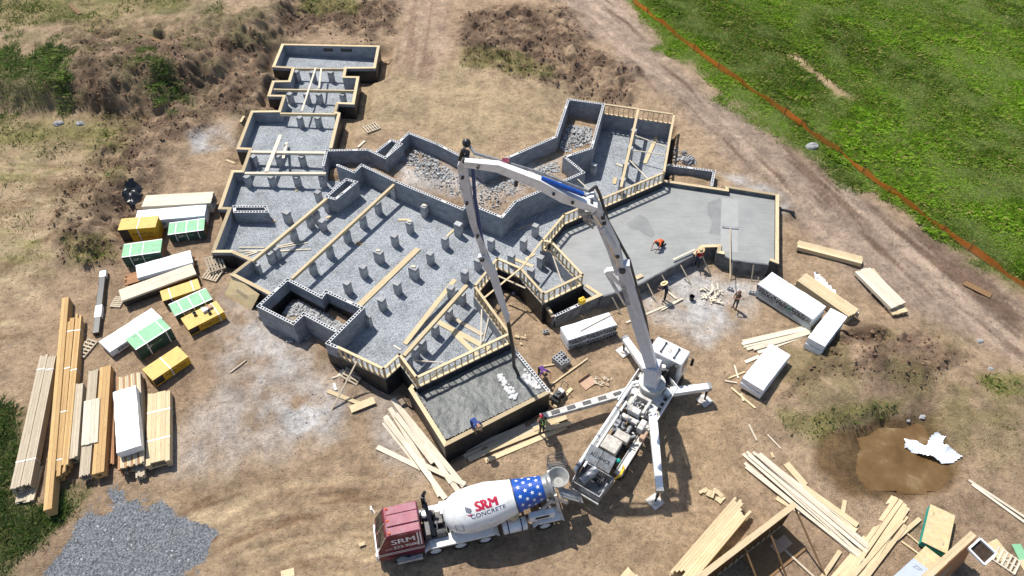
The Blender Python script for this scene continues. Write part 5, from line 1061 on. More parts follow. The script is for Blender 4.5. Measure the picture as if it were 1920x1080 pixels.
for s, o_ in ((Ln-.05, 3.2), (Ln*.74, 2.6), (Ln*.52, 2.6)): b = MB(); e = q(s-.2, 0, o_); e[2] = gz(e[0], e[1])+.03; b.bar(q(s, .7, .1), e, .09, .05); b.build('brace', 'dark_wood', t)
p0 = G(1448, 1035); b = MB(); fr = lambda q_: tuple(np.array([p0[0], p0[1], p0[2]+.04])+d*q_[0]+nn*q_[1]+np.array([0, 0, q_[2]])); b.box(-1.6, 1.6, -.9, .9, 0, .03, 0, fr); tag(b.build('plywood_floor', 'dark_wood'), 'brown plywood sheet on the ground behind the framed panel', 'plywood'); b = MB(); b.box(.1, 1.2, -.3, .3, .035, .06, 0, fr); tag(b.build('plywood_sheet', 'cardboard'), 'lighter board lying on the brown plywood', 'plywood'); plank((1440, 1002), (1530, 1085), 'timber edge of the brown plywood floor', 'greywood', .12)
bundle((1375, 934), (1256, 1072), (1300, 1090), .62, 'wide stack of tan boards at the bottom edge, right of the outrigger foot', 'pine', 8, 5, (), .45)
bundle((1178, 1062), (1150, 1095), (1180, 1100), .4, 'tan board stack cut off by the bottom edge', 'pine', 5, 3, (), .1)
sheet_pack((1745, 945.5), (1728.5, 1015), (1776, 1036), .55, 'small stack of strand board with bright green edges', 'osb', 'teal', (), None, 'v1', edge='teal')
# window panel lying tilted and grey sheathing
wl = [W(1762, 1063, .6), W(1828, 1003, .6)]; gzp = float(np.mean([gz(p[0], p[1]) for p in wl])); t = thing('framed_wall', 'timber framed panel with a white window opening at the bottom right', 'framed panel', (*((wl[0]+wl[1])/2)[:2], gzp)); d0 = wl[1]-wl[0]; ext = wl[0]-d0*.5; d = wl[1]-ext; Ln = np.linalg.norm(d); d /= Ln; nn = np.array([d[1], -d[0], 0]); q = lambda s, z, o=0.: ext+d*s+nn*o+np.array([0, 0, z-.6])
for o_ in (0, -.17): b = MB(); b.bar(q(0, .6, o_), q(Ln, .6, o_), .16, .06); b.build('top_plate', 'pine', t)
b = MB(); b.hexa([q(0, gzp, .55), q(Ln-.05, gzp, .55), q(Ln-.05, gzp, .58), q(0, gzp, .58), q(0, .56, .1), q(Ln-.05, .56, .1), q(Ln-.05, .56, .13), q(0, .56, .13)]); b.build('sheathing', 'redwood', t)
wc = [W(1816, 1029, .62), W(1837, 1010, .62), W(1868, 1038, .5), W(1845, 1059, .5)]; b = MB()
for i in range(4): b.bar(wc[i], wc[(i+1) % 4], .1, .12)
b.build('window_frame', 'white', t); b = MB(); k = [x-np.array([0, 0, .1]) for x in wc]; b.face(k); M['openingbrown'] = plain('dark_brown_opening', (.05, .034, .022), .25, .3, 5)  # open window, no glass: brown sheet painted as the dark view through
b.build('opening_fill', 'openingbrown', t)
A_, B_, C_, D_ = W(1735, 1024, -.2), W(1785, 1062, -.2), W(1765, 1085, -.3), W(1712, 1047, -.3); b = MB(); b.hexa([D_, C_, B_, A_]+[x+np.array([0, 0, .03]) for x in (D_, C_, B_, A_)]); tag(b.build('strand_board', 'osb'), 'strand board panel between the green edged stack and the window panel', 'board'); E_, F_ = W(1745, 1110, -.4), W(1670, 1085, -.4); b = MB(); b.hexa([F_, E_, C_, D_]+[x+np.array([0, 0, .03]) for x in (F_, E_, C_, D_)]); o = tag(b.build('sheathing_panel', 'greysheet'), 'grey blue sheathing panel cut off by the bottom edge', 'board')
b = MB(); cc = (C_+D_)/2*.75+(E_+F_)/2*.25+np.array([0, 0, .036]); put_text(b, 'ZIP', flat_fn(cc-(C_-D_)*.2, C_-D_, D_-F_), .3); b.build('printed_lettering', 'inkgrey', o)
pallet((1885, 1052), -.75, 'whitish pallet below the window panel', 0, 0, 1.2, 1.0, 'pale'); plank((1858, 1015), (1885, 1048), 'strand board offcut beside the window panel', 'osb', .8, .02); plank((1905, 1020), (1925, 1060), 'pale green board at the right edge', 'greenpack', .5, .02); plank((1915, 1050), (1930, 1075), 'pale offcut at the right edge', 'pine', .4, .02)
plank((1690, 1015), (1725, 1040), 'thin stud left of the green edged stack', 'pine', .1); plank((1700, 1000), (1730, 1025), 'second thin stud left of the green edged stack', 'pine', .1)
# ------------------------------------------------------------------ concrete mixer truck
mz = float(np.mean([G(819, 1042)[2], G(1022, 995)[2]])); mo = W(819, 1042, mz); me_ = W(1022, 995, mz); MU = (me_-mo); MU /= np.linalg.norm(MU); MN = np.array([-MU[1], MU[0], 0])
def fm(q): return mo+MU*q[0]+MN*q[1]+np.array([0, 0, q[2]+.02])
M['hopsteel'] = plain('cement_stained_steel', (.30, .30, .29), .8, .2, 4, dirt=(.20, .19, .18))
mix = thing('mixer_truck', 'red and white concrete mixer truck with a starred blue band round its drum', 'mixer truck', fm((2, 1, 0)))
def part(fn, name, mats, parent, smooth=False, bevel=0):
    b = MB(); fn(b); return b.build(name, mats, parent, smooth, bevel=bevel)
def wheel(u, n0, n1, r, fr, root, rim='white', hubside=-1):
    def ty(b):
        nm = (n0+n1)/2; w_ = abs(n1-n0)
        b.lathe(fr((u, n0, r)), fr((u, n1, r)), [(0, r*.60), (.02, r*.82), (.1, r*.95), (.22, r), (.78, r), (.9, r*.95), (.98, r*.82), (1, r*.60)], 28, 0, caps=False)
    t = part(ty, 'wheel', 'rubber', root, True)
    def ri(b):
        b.lathe(fr((u, n0+(n1-n0)*.12, r)), fr((u, n0+(n1-n0)*.9, r)), [(0, r*.60), (.02, r*.55), (.12, r*.36), (.14, r*.2), (0.02, r*.16), (.02, .01)], 24, 0, caps=False)
        b.lathe(fr((u, n0+(n1-n0)*.9, r)), fr((u, n0+(n1-n0)*.95, r)), [(0, r*.6), (1, r*.6)], 24, 0)
    part(ri, 'rim', rim, t, True); return t
for u, r in ((0, .5), (1.3, .5), (2.62, .5), (5.84, .5), (-1.75, .5)):
    wheel(u, 0., .34, r, fm, mix); wheel(u, 2.1, 1.76, r, fm, mix)
def ch(b):
    for n in (.62, 1.38): b.box(-2.5, 6.6, n-.06, n+.06, .72, .98, 0, fm)
    for u in (-2.2, -.3, .9, 2.2, 3.4, 4.8, 6.3): b.box(u-.06, u+.06, .69, 1.31, .78, .92, 0, fm)
    for u in (-1.75, 0, 1.3, 2.62, 5.84): b.cyl(fm((u, .35, .5)), fm((u, 1.75, .5)), .09)
part(ch, 'chassis', 'darksteel', mix)
# cab: lower tub, glazed upper part leaning back, roof
def cabf(b):
    lo = [(-2.85, .06), (-.5, .06), (-.5, 2.04), (-2.85, 2.04)]; mid = [(-2.82, .08), (-.5, .06), (-.5, 2.04), (-2.82, 2.02)]; top = [(-2.25, .26), (-.55, .22), (-.55, 1.88), (-2.25, 1.84)]
    z = (.62, 1.55, 2.85)
    b.hexa([fm((*q, z[0])) for q in lo]+[fm((*q, z[1])) for q in mid], 0); b.hexa([fm((*q, z[1]+.003)) for q in mid]+[fm((*q, z[2])) for q in top], 0)
cab = part(cabf, 'cab', 'red', mix, bevel=.05)
def roof(b):
    for n0, n1, dz in ((.28, .72, .0), (.74, 1.36, .035), (1.38, 1.83, .0)):
        b.hexa([fm((-2.22, n0, 2.852)), fm((-.57, n0, 2.852)), fm((-.57, n1, 2.852)), fm((-2.22, n1, 2.852)), fm((-2.12, n0+.02, 2.90+dz)), fm((-.6, n0+.02, 2.90+dz)), fm((-.6, n1-.02, 2.90+dz)), fm((-2.12, n1-.02, 2.90+dz))])
part(roof, 'roof_panel', 'redroof', cab, bevel=.015)
# slopes: front windscreen in two panes, side panel with lettering
def on_front(s, t, o=.012):                                   # s across 0..1, t up 0..1 on the raked front
    a = np.array([-2.82, .08+s*1.94, 1.553]); c = np.array([-2.25, .26+s*1.58, 2.85]); p = a*(1-t)+c*t; return fm(p+np.array([-.9, 0, .4])*o)
for s0, s1 in ((.06, .47), (.53, .94)): part(lambda b: b.face([on_front(s0, .12), on_front(s1, .12), on_front(s1, .80), on_front(s0+.0, .86)]), 'windscreen', 'glass', cab)
part(lambda b: [b.bar(on_front(s, .08, .02), on_front(s, .9, .02), .05, .02) for s in (.03, .5, .97)], 'window_frame', 'chrome', cab)
part(lambda b: b.bar(on_front(.1, .1, .05), on_front(.42, .45, .05), .03, .02) or b.bar(on_front(.6, .1, .05), on_front(.85, .45, .05), .03, .02), 'wiper', 'black', cab)
def on_side(u, t, o=.012, far=False):                        # t 0 at the sill, 1 at the roof
    a = np.array([u, .07, 1.553]); c = np.array([u, .23, 2.85]); p = a*(1-t)+c*t+np.array([0, -1, .12])*o
    return fm((p[0], 2.1-p[1], p[2]) if far else p)
[part(lambda b: put_text(b, 'SRM', lambda a, c: on_side(-1.5+a+da, .60+c/1.3, .012+.002*i), .58, sx=1.15), 'door_lettering', 'white', cab) for i, da in enumerate((0, .03))]
[part(lambda b: put_text(b, '223-9500', lambda a, c: on_side(-1.42+a+da, .22+c/1.3, .012+.002*i), .33), 'door_lettering', 'white', cab) for i, da in enumerate((0, .02))]; part(lambda b: put_text(b, '(615)', lambda a, c: on_side(-2.28+a, .20+c/1.3), .16), 'door_lettering', 'white', cab)
part(lambda b: [b.face([on_side(u0, .08), on_side(u0+.07, .08), on_side(u0+.07, .96), on_side(u0, .96)]) for u0 in (-.80, -.66)], 'stripe', 'white', cab)
part(lambda b: [b.face([fm((-2.8, .052, z)), fm((-.5, .048, z)), fm((-.5, .048, z+.06)), fm((-2.8, .052, z+.06))]) for z in (1.25, 1.40)], 'stripe', 'white', cab)
part(lambda b: b.box(-2.98, -2.86, .1, 2.0, .55, .95, 0, fm), 'bumper', 'white', mix, bevel=.04)
part(lambda b: b.box(-2.87, -2.855, .5, 1.6, .98, 1.5, 0, fm), 'grille', 'black', mix)
for n in (.25, 1.85): part(lambda b: b.lathe(fm((-2.99, n, .78)), fm((-2.93, n, .78)), [(0, .09), (.3, .12), (1, .12)], 16), 'headlight', 'chrome', mix, True)
part(lambda b: b.box(-2.0, -.7, -.22, .04, .50, .56, 0, fm) or b.box(-2.0, -.7, -.22, -.19, .56, .70, 0, fm), 'step', 'dirtywhite', mix)
for n in (-.22, 2.3):
    def mir(b): b.cyl(fm((-2.7, .1 if n < 0 else 2.0, 2.2)), fm((-2.85, n, 2.2)), .018); b.box(-2.9, -2.83, n-.1, n+.1, 1.75, 2.25, 0, fm)
    part(mir, 'mirror', 'white', cab)
part(lambda b: [b.lathe(fm((-2.15, n, 2.93)), fm((-2.05, n, 2.93)), [(0, .05), (1, .06)], 10) for n in (.4, 1.05, 1.7)], 'roof_lamp', 'orange', cab)
# fenders
def fender(b, u0, u1, n0, n1, z):
    b.hexa([fm((u0+.3, n0, z)), fm((u1-.25, n0, z)), fm((u1-.25, n1, z)), fm((u0+.3, n1, z)), fm((u0+.3, n0, z+.04)), fm((u1-.25, n0, z+.04)), fm((u1-.25, n1, z+.04)), fm((u0+.3, n1, z+.04))])
    for ua, ub in ((u0+.297, u0), (u1-.247, u1)): b.hexa([fm((ub, n0, z-.38)), fm((ua, n0, z)), fm((ua, n1, z)), fm((ub, n1, z-.38)), fm((ub, n0, z-.34)), fm((ua, n0, z+.04)), fm((ua, n1, z+.04)), fm((ub, n1, z-.34))])
    b.box(u0+.3, u1-.25, n0-.012, n0, z-.1, z+.04, 0, fm)
for n0, n1 in ((-.1, .5), (1.6, 2.2)):
    part(lambda b: fender(b, -.55, 3.35, n0, n1, 1.2), 'fender', 'white', mix, bevel=.02); part(lambda b: fender(b, 5.15, 6.85, n0, n1+.1, 1.22), 'fender', 'white', mix, bevel=.02)
# engine bay and hoses behind the cab
def eng(b):
    b.box(-.42, .75, .35, 1.75, 1.0, 1.35, 0, fm); b.box(-.4, -.1, .3, 1.8, 1.35, 2.0, 0, fm); b.box(.15, .6, .9, 1.3, 1.35, 1.75, 0, fm); b.cyl(fm((.2, .5, 1.5)), fm((.65, .5, 1.5)), .2); b.cyl(fm((.1, 1.5, 1.4)), fm((.1, 1.5, 1.9)), .18)
part(eng, 'engine_deck', 'darksteel', mix, bevel=.02)
def stack(b): b.cyl(fm((-.2, 1.9, 1.2)), fm((-.2, 1.9, 3.1)), .13, n=16); b.cyl(fm((-.2, 1.9, 3.1)), fm((-.05, 1.95, 3.35)), .09); b.bar(fm((-.15, 1.75, 2.6)), fm((.05, .4, 1.6)), .2, .16)
part(stack, 'exhaust_stack', 'black', mix, True)
part(lambda b: b.lathe(fm((-.28, 1.35, 2.02)), fm((-.28, 1.35, 2.3)), [(0, .2), (.8, .22), (1, .15)], 18), 'air_cleaner', 'steel', mix, True)
for k in range(7):
    pts_ = [fm((random.uniform(-.2, .3), random.uniform(.5, 1.2), random.uniform(1.4, 1.9))) for _ in range(4)]; part(lambda b: b.tube(pts_, .03, 6), 'hose', 'steel' if k % 3 == 0 else 'rubber', mix, True)
part(lambda b: b.box(.55, 1.05, 1.4, 2.1, 1.3, 1.7, 0, fm), 'tool_box', 'white', mix, bevel=.02)
# drum
DA, DB = np.array([.72, 1.02, 1.98]), np.array([6.35, 1.02, 3.02])
prof = [(0, .42), (.02, .62), (.06, .86), (.12, 1.03), (.20, 1.13), (.27, 1.16), (.42, 1.14), (.66, .86)]
def dr(t):
    P_ = prof+[(.92, .60), (1, .55)]
    for (t0, r0), (t1, r1) in zip(P_[:-1], P_[1:]):
        if t0 <= t <= t1: return r0+(r1-r0)*(t-t0)/(t1-t0)
    return .55
drum = part(lambda b: b.lathe(fm(DA), fm(DB), prof, 48, 0), 'drum', 'white', mix, True)
part(lambda b: b.lathe(fm(DA+(DB-DA)*.662), fm(DA+(DB-DA)*.92), [(0, .865), (1, .61)], 48, 0), 'star_band', 'blue', drum, True)
part(lambda b: b.lathe(fm(DA+(DB-DA)*.652), fm(DA+(DB-DA)*.660), [(0, .90), (1, .90)], 48, 0), 'drum_ring', 'darksteel', drum, True)
part(lambda b: b.lathe(fm(DA+(DB-DA)*.922), fm(DB), [(0, .605), (.5, .58), (.7, .66), (1, .66)], 40, 0), 'drum_collar', 'steel', drum, True)
DL = np.linalg.norm(DB-DA); dax = (DB-DA)/DL; dup = np.array([-dax[2], 0, dax[0]])
def on_drum(t, ang, o=.012):                                  # ang from straight up towards the far side
    r = dr(t)+o; return fm(DA+dax*DL*t+(dup*math.cos(ang)+np.array([0, 1, 0])*math.sin(ang))*r)
def drum_text(txt, t0, a0, size, mat, bold=.02, sx=1.):
    for i, (da, db) in enumerate(((0, 0), (bold, 0), (-bold, 0), (0, bold), (bold*2, 0))[:1 if bold < .01 else 5]): part(lambda b: put_text(b, txt, lambda a, c: on_drum(t0+(a+da*size)/DL, a0+(c+db*size)/1.05, .010+.002*i), size, 0, 0, sx), 'drum_lettering', mat, drum)
drum_text('SRM', .405, R(-24), .60, 'crimson', .05, 1.05); drum_text('CONCRETE', .405, R(-44), .27, 'navy', .008, 1.28)
for k in range(6): part(lambda b: b.face([on_drum(.245+x/DL, R(-24)+y/1.05) for x, y in ((-.15+.3*k/6, -.14+.05*math.cos(k)), (-.15+.3*(k+.8)/6, -.14+.05*math.cos(k)), (-.15+.3*(k+.8)/6, .16-.03*k), (-.15+.3*k/6, .16-.03*k))]), 'drum_emblem', 'navy' if k % 2 == 0 else 'inkgrey', drum)
part(lambda b: b.face([on_drum(.245+x/DL, R(-24)+y/1.05) for x, y in ((-.17, -.2), (0, -.32), (.17, -.2), (.0, -.24))]), 'drum_emblem', 'crimson', drum)
def hatch(b):
    for (t0, a0), (t1, a1) in (((.09, -58), (.155, -58)), ((.155, -58), (.155, -80)), ((.155, -80), (.09, -80)), ((.09, -80), (.09, -58))):
        for s in np.linspace(0, .85, 7): b.bar(on_drum(t0+(t1-t0)*s, R(a0+(a1-a0)*s), .01), on_drum(t0+(t1-t0)*(s+.08), R(a0+(a1-a0)*(s+.08)), .01), .025, .02)
part(hatch, 'hatch', 'inkgrey', drum)
for ia, t in enumerate((.705, .76, .815, .875)):
    for k in range(11):
        a0 = R(k*360/11+(ia % 2)*16); sz = .115
        def star(b):
            pts_ = []
            for i in range(10): rr = sz if i % 2 == 0 else sz*.42; g = math.pi/2+i*math.pi/5; pts_.append(on_drum(t+rr*math.cos(g)/DL, a0+rr*math.sin(g)/dr(t), .012))
            c = on_drum(t, a0, .014)
            for i in range(10): b.face([c, pts_[i], pts_[(i+1) % 10]])
        part(star, 'star', 'white', drum)
# rear: pedestal, hopper, chute, tank, ladder, guard cage
def ped(b):
    for n in (.35, 1.7): b.bar(fm((5.2, n, 1.0)), fm((6.2, n, 2.7)), .12, .16); b.bar(fm((6.7, n, 1.0)), fm((6.35, n, 3.2)), .12, .16)
    b.bar(fm((6.3, .3, 2.45)), fm((6.3, 1.75, 2.45)), .14, .2); b.bar(fm((6.6, .3, 1.6)), fm((6.6, 1.75, 1.6)), .14, .2); b.bar(fm((4.6, .2, 1.25)), fm((6.5, .2, 1.9)), .1, .14)
part(ped, 'drum_pedestal', 'dirtywhite', mix, bevel=.01)
part(lambda b: b.box(4.95, 6.3, -.02, .3, 1.45, 1.95, 0, fm), 'rear_box', 'white', mix, bevel=.02); part(lambda b: b.face([fm((5.25, -.026, 1.65)), fm((6.0, -.026, 1.65)), fm((6.0, -.026, 1.88)), fm((5.25, -.026, 1.88))]), 'box_window', 'black', mix); part(lambda b: put_text(b, 'McNEILUS', lambda a, c: fm((5.65+a, -.03, 1.54+c)), .14), 'printed_lettering', 'ink', mix)
def hop(b):
    c0, c1 = fm((6.75, 1.15, 2.9)), fm((6.7, 1.15, 3.45)); b.lathe(c0, c1, [(0, .2), (.1, .28), (.6, .5), (1, .56), (1.02, .57), (1, .53), (.12, .24), (.1, .02)], 26, 0, caps=False)
part(hop, 'charge_hopper', 'hopsteel', mix, True)
def chute(b):
    a, c = np.array([6.85, 1.0, 2.0]), np.array([8.1, .75, 1.25]); d = c-a; n = 8
    for i in range(n):
        g0, g1 = math.pi*(i/n), math.pi*((i+1)/n); r = .32; q = lambda p, g: fm(p+np.array([0, math.cos(g)*r, -math.sin(g)*r])); b.face([q(a, g0), q(c, g0), q(c, g1), q(a, g1)])
part(chute, 'chute', 'steel', mix); part(lambda b: [b.bar(fm((6.5, n, 2.5)), fm((7.1, n, 1.7)), .08, .12) for n in (.45, 1.55)], 'chute_frame', 'dirtywhite', mix)
part(lambda b: b.lathe(fm((3.55, .16, 1.12)), fm((4.85, .16, 1.12)), [(0, .02), (.01, .30), (.04, .34), (.96, .34), (.99, .30), (1, .02)], 24), 'water_tank', 'white', mix, True); part(lambda b: [b.lathe(fm((u, .16, 1.12)), fm((u+.06, .16, 1.12)), [(0, .348), (1, .348)], 24) for u in (3.8, 4.5)], 'tank_band', 'navy', mix)
part(lambda b: b.lathe(fm((4.2, .55, 1.5)), fm((4.2, .55, 1.75)), [(0, .3), (.7, .32), (1, .2)], 20), 'spare_tub', 'straw', mix, True)
def cage(b):
    z = 3.35
    for (u0, n0), (u1, n1) in (((6.55, 1.75), (7.35, 1.75)), ((7.35, 1.75), (7.35, 2.5)), ((7.35, 2.5), (6.55, 2.5)), ((6.55, 2.5), (6.55, 1.75))):
        for zz in (z, z-.35, z-.7): b.cyl(fm((u0, n0, zz)), fm((u1, n1, zz)), .022, n=6)
        b.cyl(fm((u0, n0, z)), fm((u0, n0, z-1.0)), .022, n=6)
    b.box(6.5, 7.4, 1.7, 2.55, z-1.04, z-1.0, 0, fm)
    for k in range(7): zz = .8+k*.28; b.cyl(fm((6.95, 2.52, zz)), fm((7.3, 2.52, zz)), .016, n=6)
    for u in (6.95, 7.3): b.cyl(fm((u, 2.52, .6)), fm((u, 2.52, z-1.0)), .022, n=6)
part(cage, 'ladder_platform', 'darksteel', mix)
# ------------------------------------------------------------------ concrete pump truck
PU, PN = np.array([.545, .838, 0]), np.array([.838, -.545, 0]); pg = float(np.mean([gz(4.8, 19.4), gz(7, 22.5), gz(9.3, 26.4)])); po = np.array([4.3, 18.6, pg+.02])
def fp(q): return po+PU*q[0]+PN*q[1]+np.array([0, 0, q[2]])
pump = thing('pump_truck', 'white concrete pump truck with four outriggers and its folded boom reaching over the foundation', 'pump truck', fp((5, 0, 0)))
for u in (2.0, 3.3, 8.0, 9.3): wheel(u, -1.2, -.85, .5, fp, pump, 'steel'); wheel(u, 1.2, .85, .5, fp, pump, 'steel')
def pch(b):
    for n in (-.42, .42): b.box(.4, 9.6, n-.08, n+.08, .75, 1.05, 0, fp)
    for u in (.6, 2, 3.3, 5, 6.4, 8, 9.3): b.box(u-.08, u+.08, -.34, .34, .8, 1.0, 0, fp)
    for u in (2.0, 3.3, 8.0, 9.3): b.cyl(fp((u, -.85, .5)), fp((u, .85, .5)), .1)
part(pch, 'chassis', 'darksteel', pump)
def pcab(b):
    b.hexa([fp(q) for q in ((8.75, -1.1, .7), (10.2, -1.1, .7), (10.2, 1.1, .7), (8.75, 1.1, .7), (8.75, -1.06, 2.85), (9.95, -1.06, 2.85), (9.95, 1.06, 2.85), (8.75, 1.06, 2.85))])
pc = part(pcab, 'cab', 'white', pump, bevel=.06); part(lambda b: b.face([fp((10.16, -.95, 1.65)), fp((10.16, .95, 1.65)), fp((10.02, .92, 2.6)), fp((10.02, -.92, 2.6))]), 'windscreen', 'glass', pc)
for n in (-1.115, 1.115): part(lambda b: b.face([fp((9.1, n*1.004, 1.7)), fp((9.85, n*1.004, 1.7)), fp((9.75, n*.98, 2.55)), fp((9.1, n*.98, 2.55))]), 'side_window', 'glass', pc)
part(lambda b: [b.cyl(fp((8.95, n, 2.93)), fp((9.7, n, 2.93)), .035, n=8) for n in (-.4, .45)]+[b.box(u-.05, u+.05, n-.06, n+.06, 2.851, 2.96, 0, fp) for u in (8.95, 9.7) for n in (-.4, .45)], 'roof_rail', 'darksteel', pc)
part(lambda b: b.box(9.2, 9.5, -.1, .1, 2.856, 2.90, 0, fp) or [b.bar(fp((8.78, -1.0+i*.66, 2.86)), fp((9.93, -1.0+i*.66, 2.86)), .02, .02) for i in range(4)], 'roof_seam', 'dirtywhite', pc)
def pmir(b):
    for n in (-1.35, 1.35): b.box(9.9, 10.0, n-.08, n+.08, 1.7, 2.3, 0, fp); b.cyl(fp((9.95, n*.8, 2.35)), fp((9.95, n, 2.35)), .02)
part(pmir, 'mirror', 'black', pc)
def peng(b):
    b.box(7.95, 8.65, -.95, .95, 1.05, 1.5, 0, fp); b.box(8.45, 8.7, .5, .9, 1.5, 2.75, 0, fp); b.cyl(fp((8.35, .1, 1.5)), fp((8.35, .1, 2.4)), .18); b.cyl(fp((8.3, -.5, 1.5)), fp((8.3, -.5, 2.2)), .22); b.box(8.1, 8.6, .3, .45, 1.5, 2.1, 0, fp); b.cyl(fp((8.5, .65, 2.75)), fp((8.5, .65, 3.0)), .07)
part(peng, 'engine', 'darksteel', pump, bevel=.02); part(lambda b: b.lathe(fp((8.3, .15, 2.42)), fp((8.3, .15, 2.6)), [(0, .2), (1, .14)], 16), 'air_filter', 'dirtywhite', pump, True)
# front deck frame with the legs' boxes: slotted plates round the turret
def deck(b):
    b.prism([(5.6, -1.15), (8.0, -1.15), (8.45, -.6), (8.45, .6), (8.2, 1.25), (5.7, 1.25), (5.3, .5), (5.3, -.5)], 1.12, 1.3, 0, fp)
part(deck, 'deck', 'dirtywhite', pump, bevel=.02)
part(lambda b: [b.box(5.75+i*.42, 6.02+i*.42, n-.1, n+.1, 1.302, 1.306, 0, fp) for i in range(5) for n in (-.98, 1.05)], 'deck_slot', 'black', pump)
def rails(b):
    for n in (-1.2, 1.3): b.box(5.4, 8.1, n-.03, n+.03, 1.3, 1.55, 0, fp)
    b.bar(fp((8.1, 1.3, 1.45)), fp((8.55, .5, 1.45)), .05, .5)
part(rails, 'deck_edge', 'white', pump); part(lambda b: b.box(7.35, 7.8, .8, 1.2, 1.31, 1.55, 0, fp), 'control_box', 'white', pump, bevel=.02); part(lambda b: b.box(7.45, 7.7, .9, 1.1, 1.552, 1.56, 0, fp), 'control_panel', 'black', pump)
# side trays, pipes, pump cylinders
part(lambda b: (b.box(1.4, 5.3, .78, 1.2, 1.05, 1.12, 0, fp), b.box(1.4, 5.3, 1.17, 1.2, 1.12, 1.22, 0, fp), b.box(1.4, 5.3, .78, .81, 1.12, 1.22, 0, fp), b.box(3.2, 3.26, .81, 1.17, 1.12, 1.22, 0, fp)), 'side_tray', 'dirtywhite', pump)
part(lambda b: b.box(1.4, 5.2, -1.2, -.72, 1.0, 1.1, 0, fp), 'walkway', 'steel', pump); part(lambda b: (b.tube([fp((.1, -1.0, 1.5)), fp((6.9, -1.0, 1.62)), fp((7.2, -.5, 1.8))], .10, 12), b.tube([fp((.6, -.72, 1.42)), fp((5.6, -.72, 1.5))], .075, 12)), 'delivery_pipe', 'white', pump, True)
part(lambda b: [b.lathe(fp((u, -1.0, 1.5+.018*u)), fp((u+.1, -1.0, 1.5+.018*u)), [(0, .14), (1, .14)], 14) for u in (.4, 2.6, 4.8)], 'pipe_clamp', 'steel', pump)
def cyls(b):
    for n in (-.22, .22): b.cyl(fp((1.3, n, 1.25)), fp((4.3, n, 1.35)), .14, n=16); b.cyl(fp((4.3, n, 1.35)), fp((5.4, n, 1.4)), .09, n=12)
part(cyls, 'pump_cylinder', 'steel', pump, True)
M['tanwhite'] = plain('cement_caked_paint', (.46, .43, .38), .7, .25, 3, dirt=(.20, .17, .14))
for u0, u1, n0, n1, z0, z1, mt, nm in ((2.0, 2.95, -.55, .4, 1.35, 1.85, 'tanwhite', 'water_box'), (3.05, 3.6, -.25, .6, 1.4, 1.75, 'tanwhite', 'valve_cover'), (4.4, 4.7, -.5, .5, 1.5, 1.75, 'dirtywhite', 'manifold'), (4.9, 5.3, -.35, .35, 1.5, 1.95, 'dirtywhite', 'yoke_head'), (4.2, 4.9, .6, .95, 1.25, 1.8, 'dirtywhite', 'oil_tank'), (3.7, 4.2, -.6, -.3, 1.35, 1.7, 'steel', 'filter_box'), (3.9, 4.5, .95, 1.25, 1.12, 1.5, 'cardboard', 'board_box'), (3.7, 4.6, -.62, -.2, 1.72, 1.95, 'white', 'cooler')):
    part(lambda b: b.box(u0, u1, n0, n1, z0, z1, 0, fp), nm, mt, pump, bevel=.05) if nm != 'cooler' else None
for _ in range(26):
    def jum(b):
        u, n = random.uniform(3.5, 5.8), random.uniform(-.5, .6); z = random.uniform(1.4, 1.75); b.cyl(fp((u, n, z)), fp((u+random.uniform(-.35, .35), n+random.uniform(-.25, .25), z+random.uniform(0, .2))), random.uniform(.03, .09), n=8)
    part(jum, 'valve', 'steel', pump, True)
for _ in range(22):
    def jum2(b):
        u, n = random.uniform(3.3, 6.0), random.uniform(-.6, .7); z = random.uniform(1.3, 1.6); b.cyl(fp((u, n, z)), fp((u+random.uniform(-.5, .5), n+random.uniform(-.3, .3), z+random.uniform(0, .25))), random.uniform(.02, .045), n=6)
    part(jum2, 'hydraulic_hose', 'rubber', pump, True)
part(lambda b: (b.bar(fp((5.2, -.45, 1.75)), fp((6.3, -.45, 1.6)), .16, .16), b.bar(fp((5.2, .45, 1.75)), fp((6.3, .45, 1.6)), .16, .16), b.bar(fp((6.3, -.5, 1.6)), fp((6.3, .5, 1.6)), .2, .2)), 'yoke', 'dirtywhite', pump, bevel=.03)
# rear hopper, grate, lid with lettering
def hopr(b):
    for q in ([(-.45, -.85), (.95, -1.0), (.95, -.94), (-.42, -.79)], [(-.42, .79), (.95, .94), (.95, 1.0), (-.45, .85)], [(-.47, -.85), (-.41, -.85), (-.41, .85), (-.47, .85)], [(.9, -.93), (.96, -.93), (.96, .93), (.9, .93)]): b.prism(q, .75, 1.42, 0, fp)
    b.prism([(-.4, -.78), (.9, -.9), (.9, .9), (-.4, .78)], .7, .78, 0, fp)
part(hopr, 'rear_hopper', 'steel', pump, bevel=.015)
part(lambda b: [b.bar(fp((-.42, n, 1.35)), fp((.9, n, 1.35)), .02, .04) for n in np.arange(-.75, .8, .12)], 'hopper_grate', 'darksteel', pump); part(lambda b: b.cyl(fp((-.3, -.35, 1.55)), fp((.75, -.05, 1.62)), .24, n=18), 'agitator_motor', 'steel', pump, True)
lid = part(lambda b: b.hexa([fp(q) for q in ((1.0, -.95, 1.45), (1.75, -.95, 2.0), (1.75, .62, 2.0), (1.0, .62, 1.45), (.97, -.95, 1.5), (1.72, -.95, 2.05), (1.72, .62, 2.05), (.97, .62, 1.5))]), 'splash_lid', 'steel', pump)
lo_, lx, ly = fp((1.36, -.17, 1.80)), PN, PU*.75+np.array([0, 0, .55]); ln_ = np.cross(lx, ly); ln_ /= np.linalg.norm(ln_); part(lambda b: put_text(b, 'ALLIANCE', flat_fn(lo_+ln_*.015, lx, ly), .26), 'printed_lettering', 'ink', lid)
part(lambda b: b.bar(fp((.98, -.16, 1.52))+ln_*.0, fp((1.74, -.16, 2.07)), .02, .02), 'lid_seam', 'black', lid)
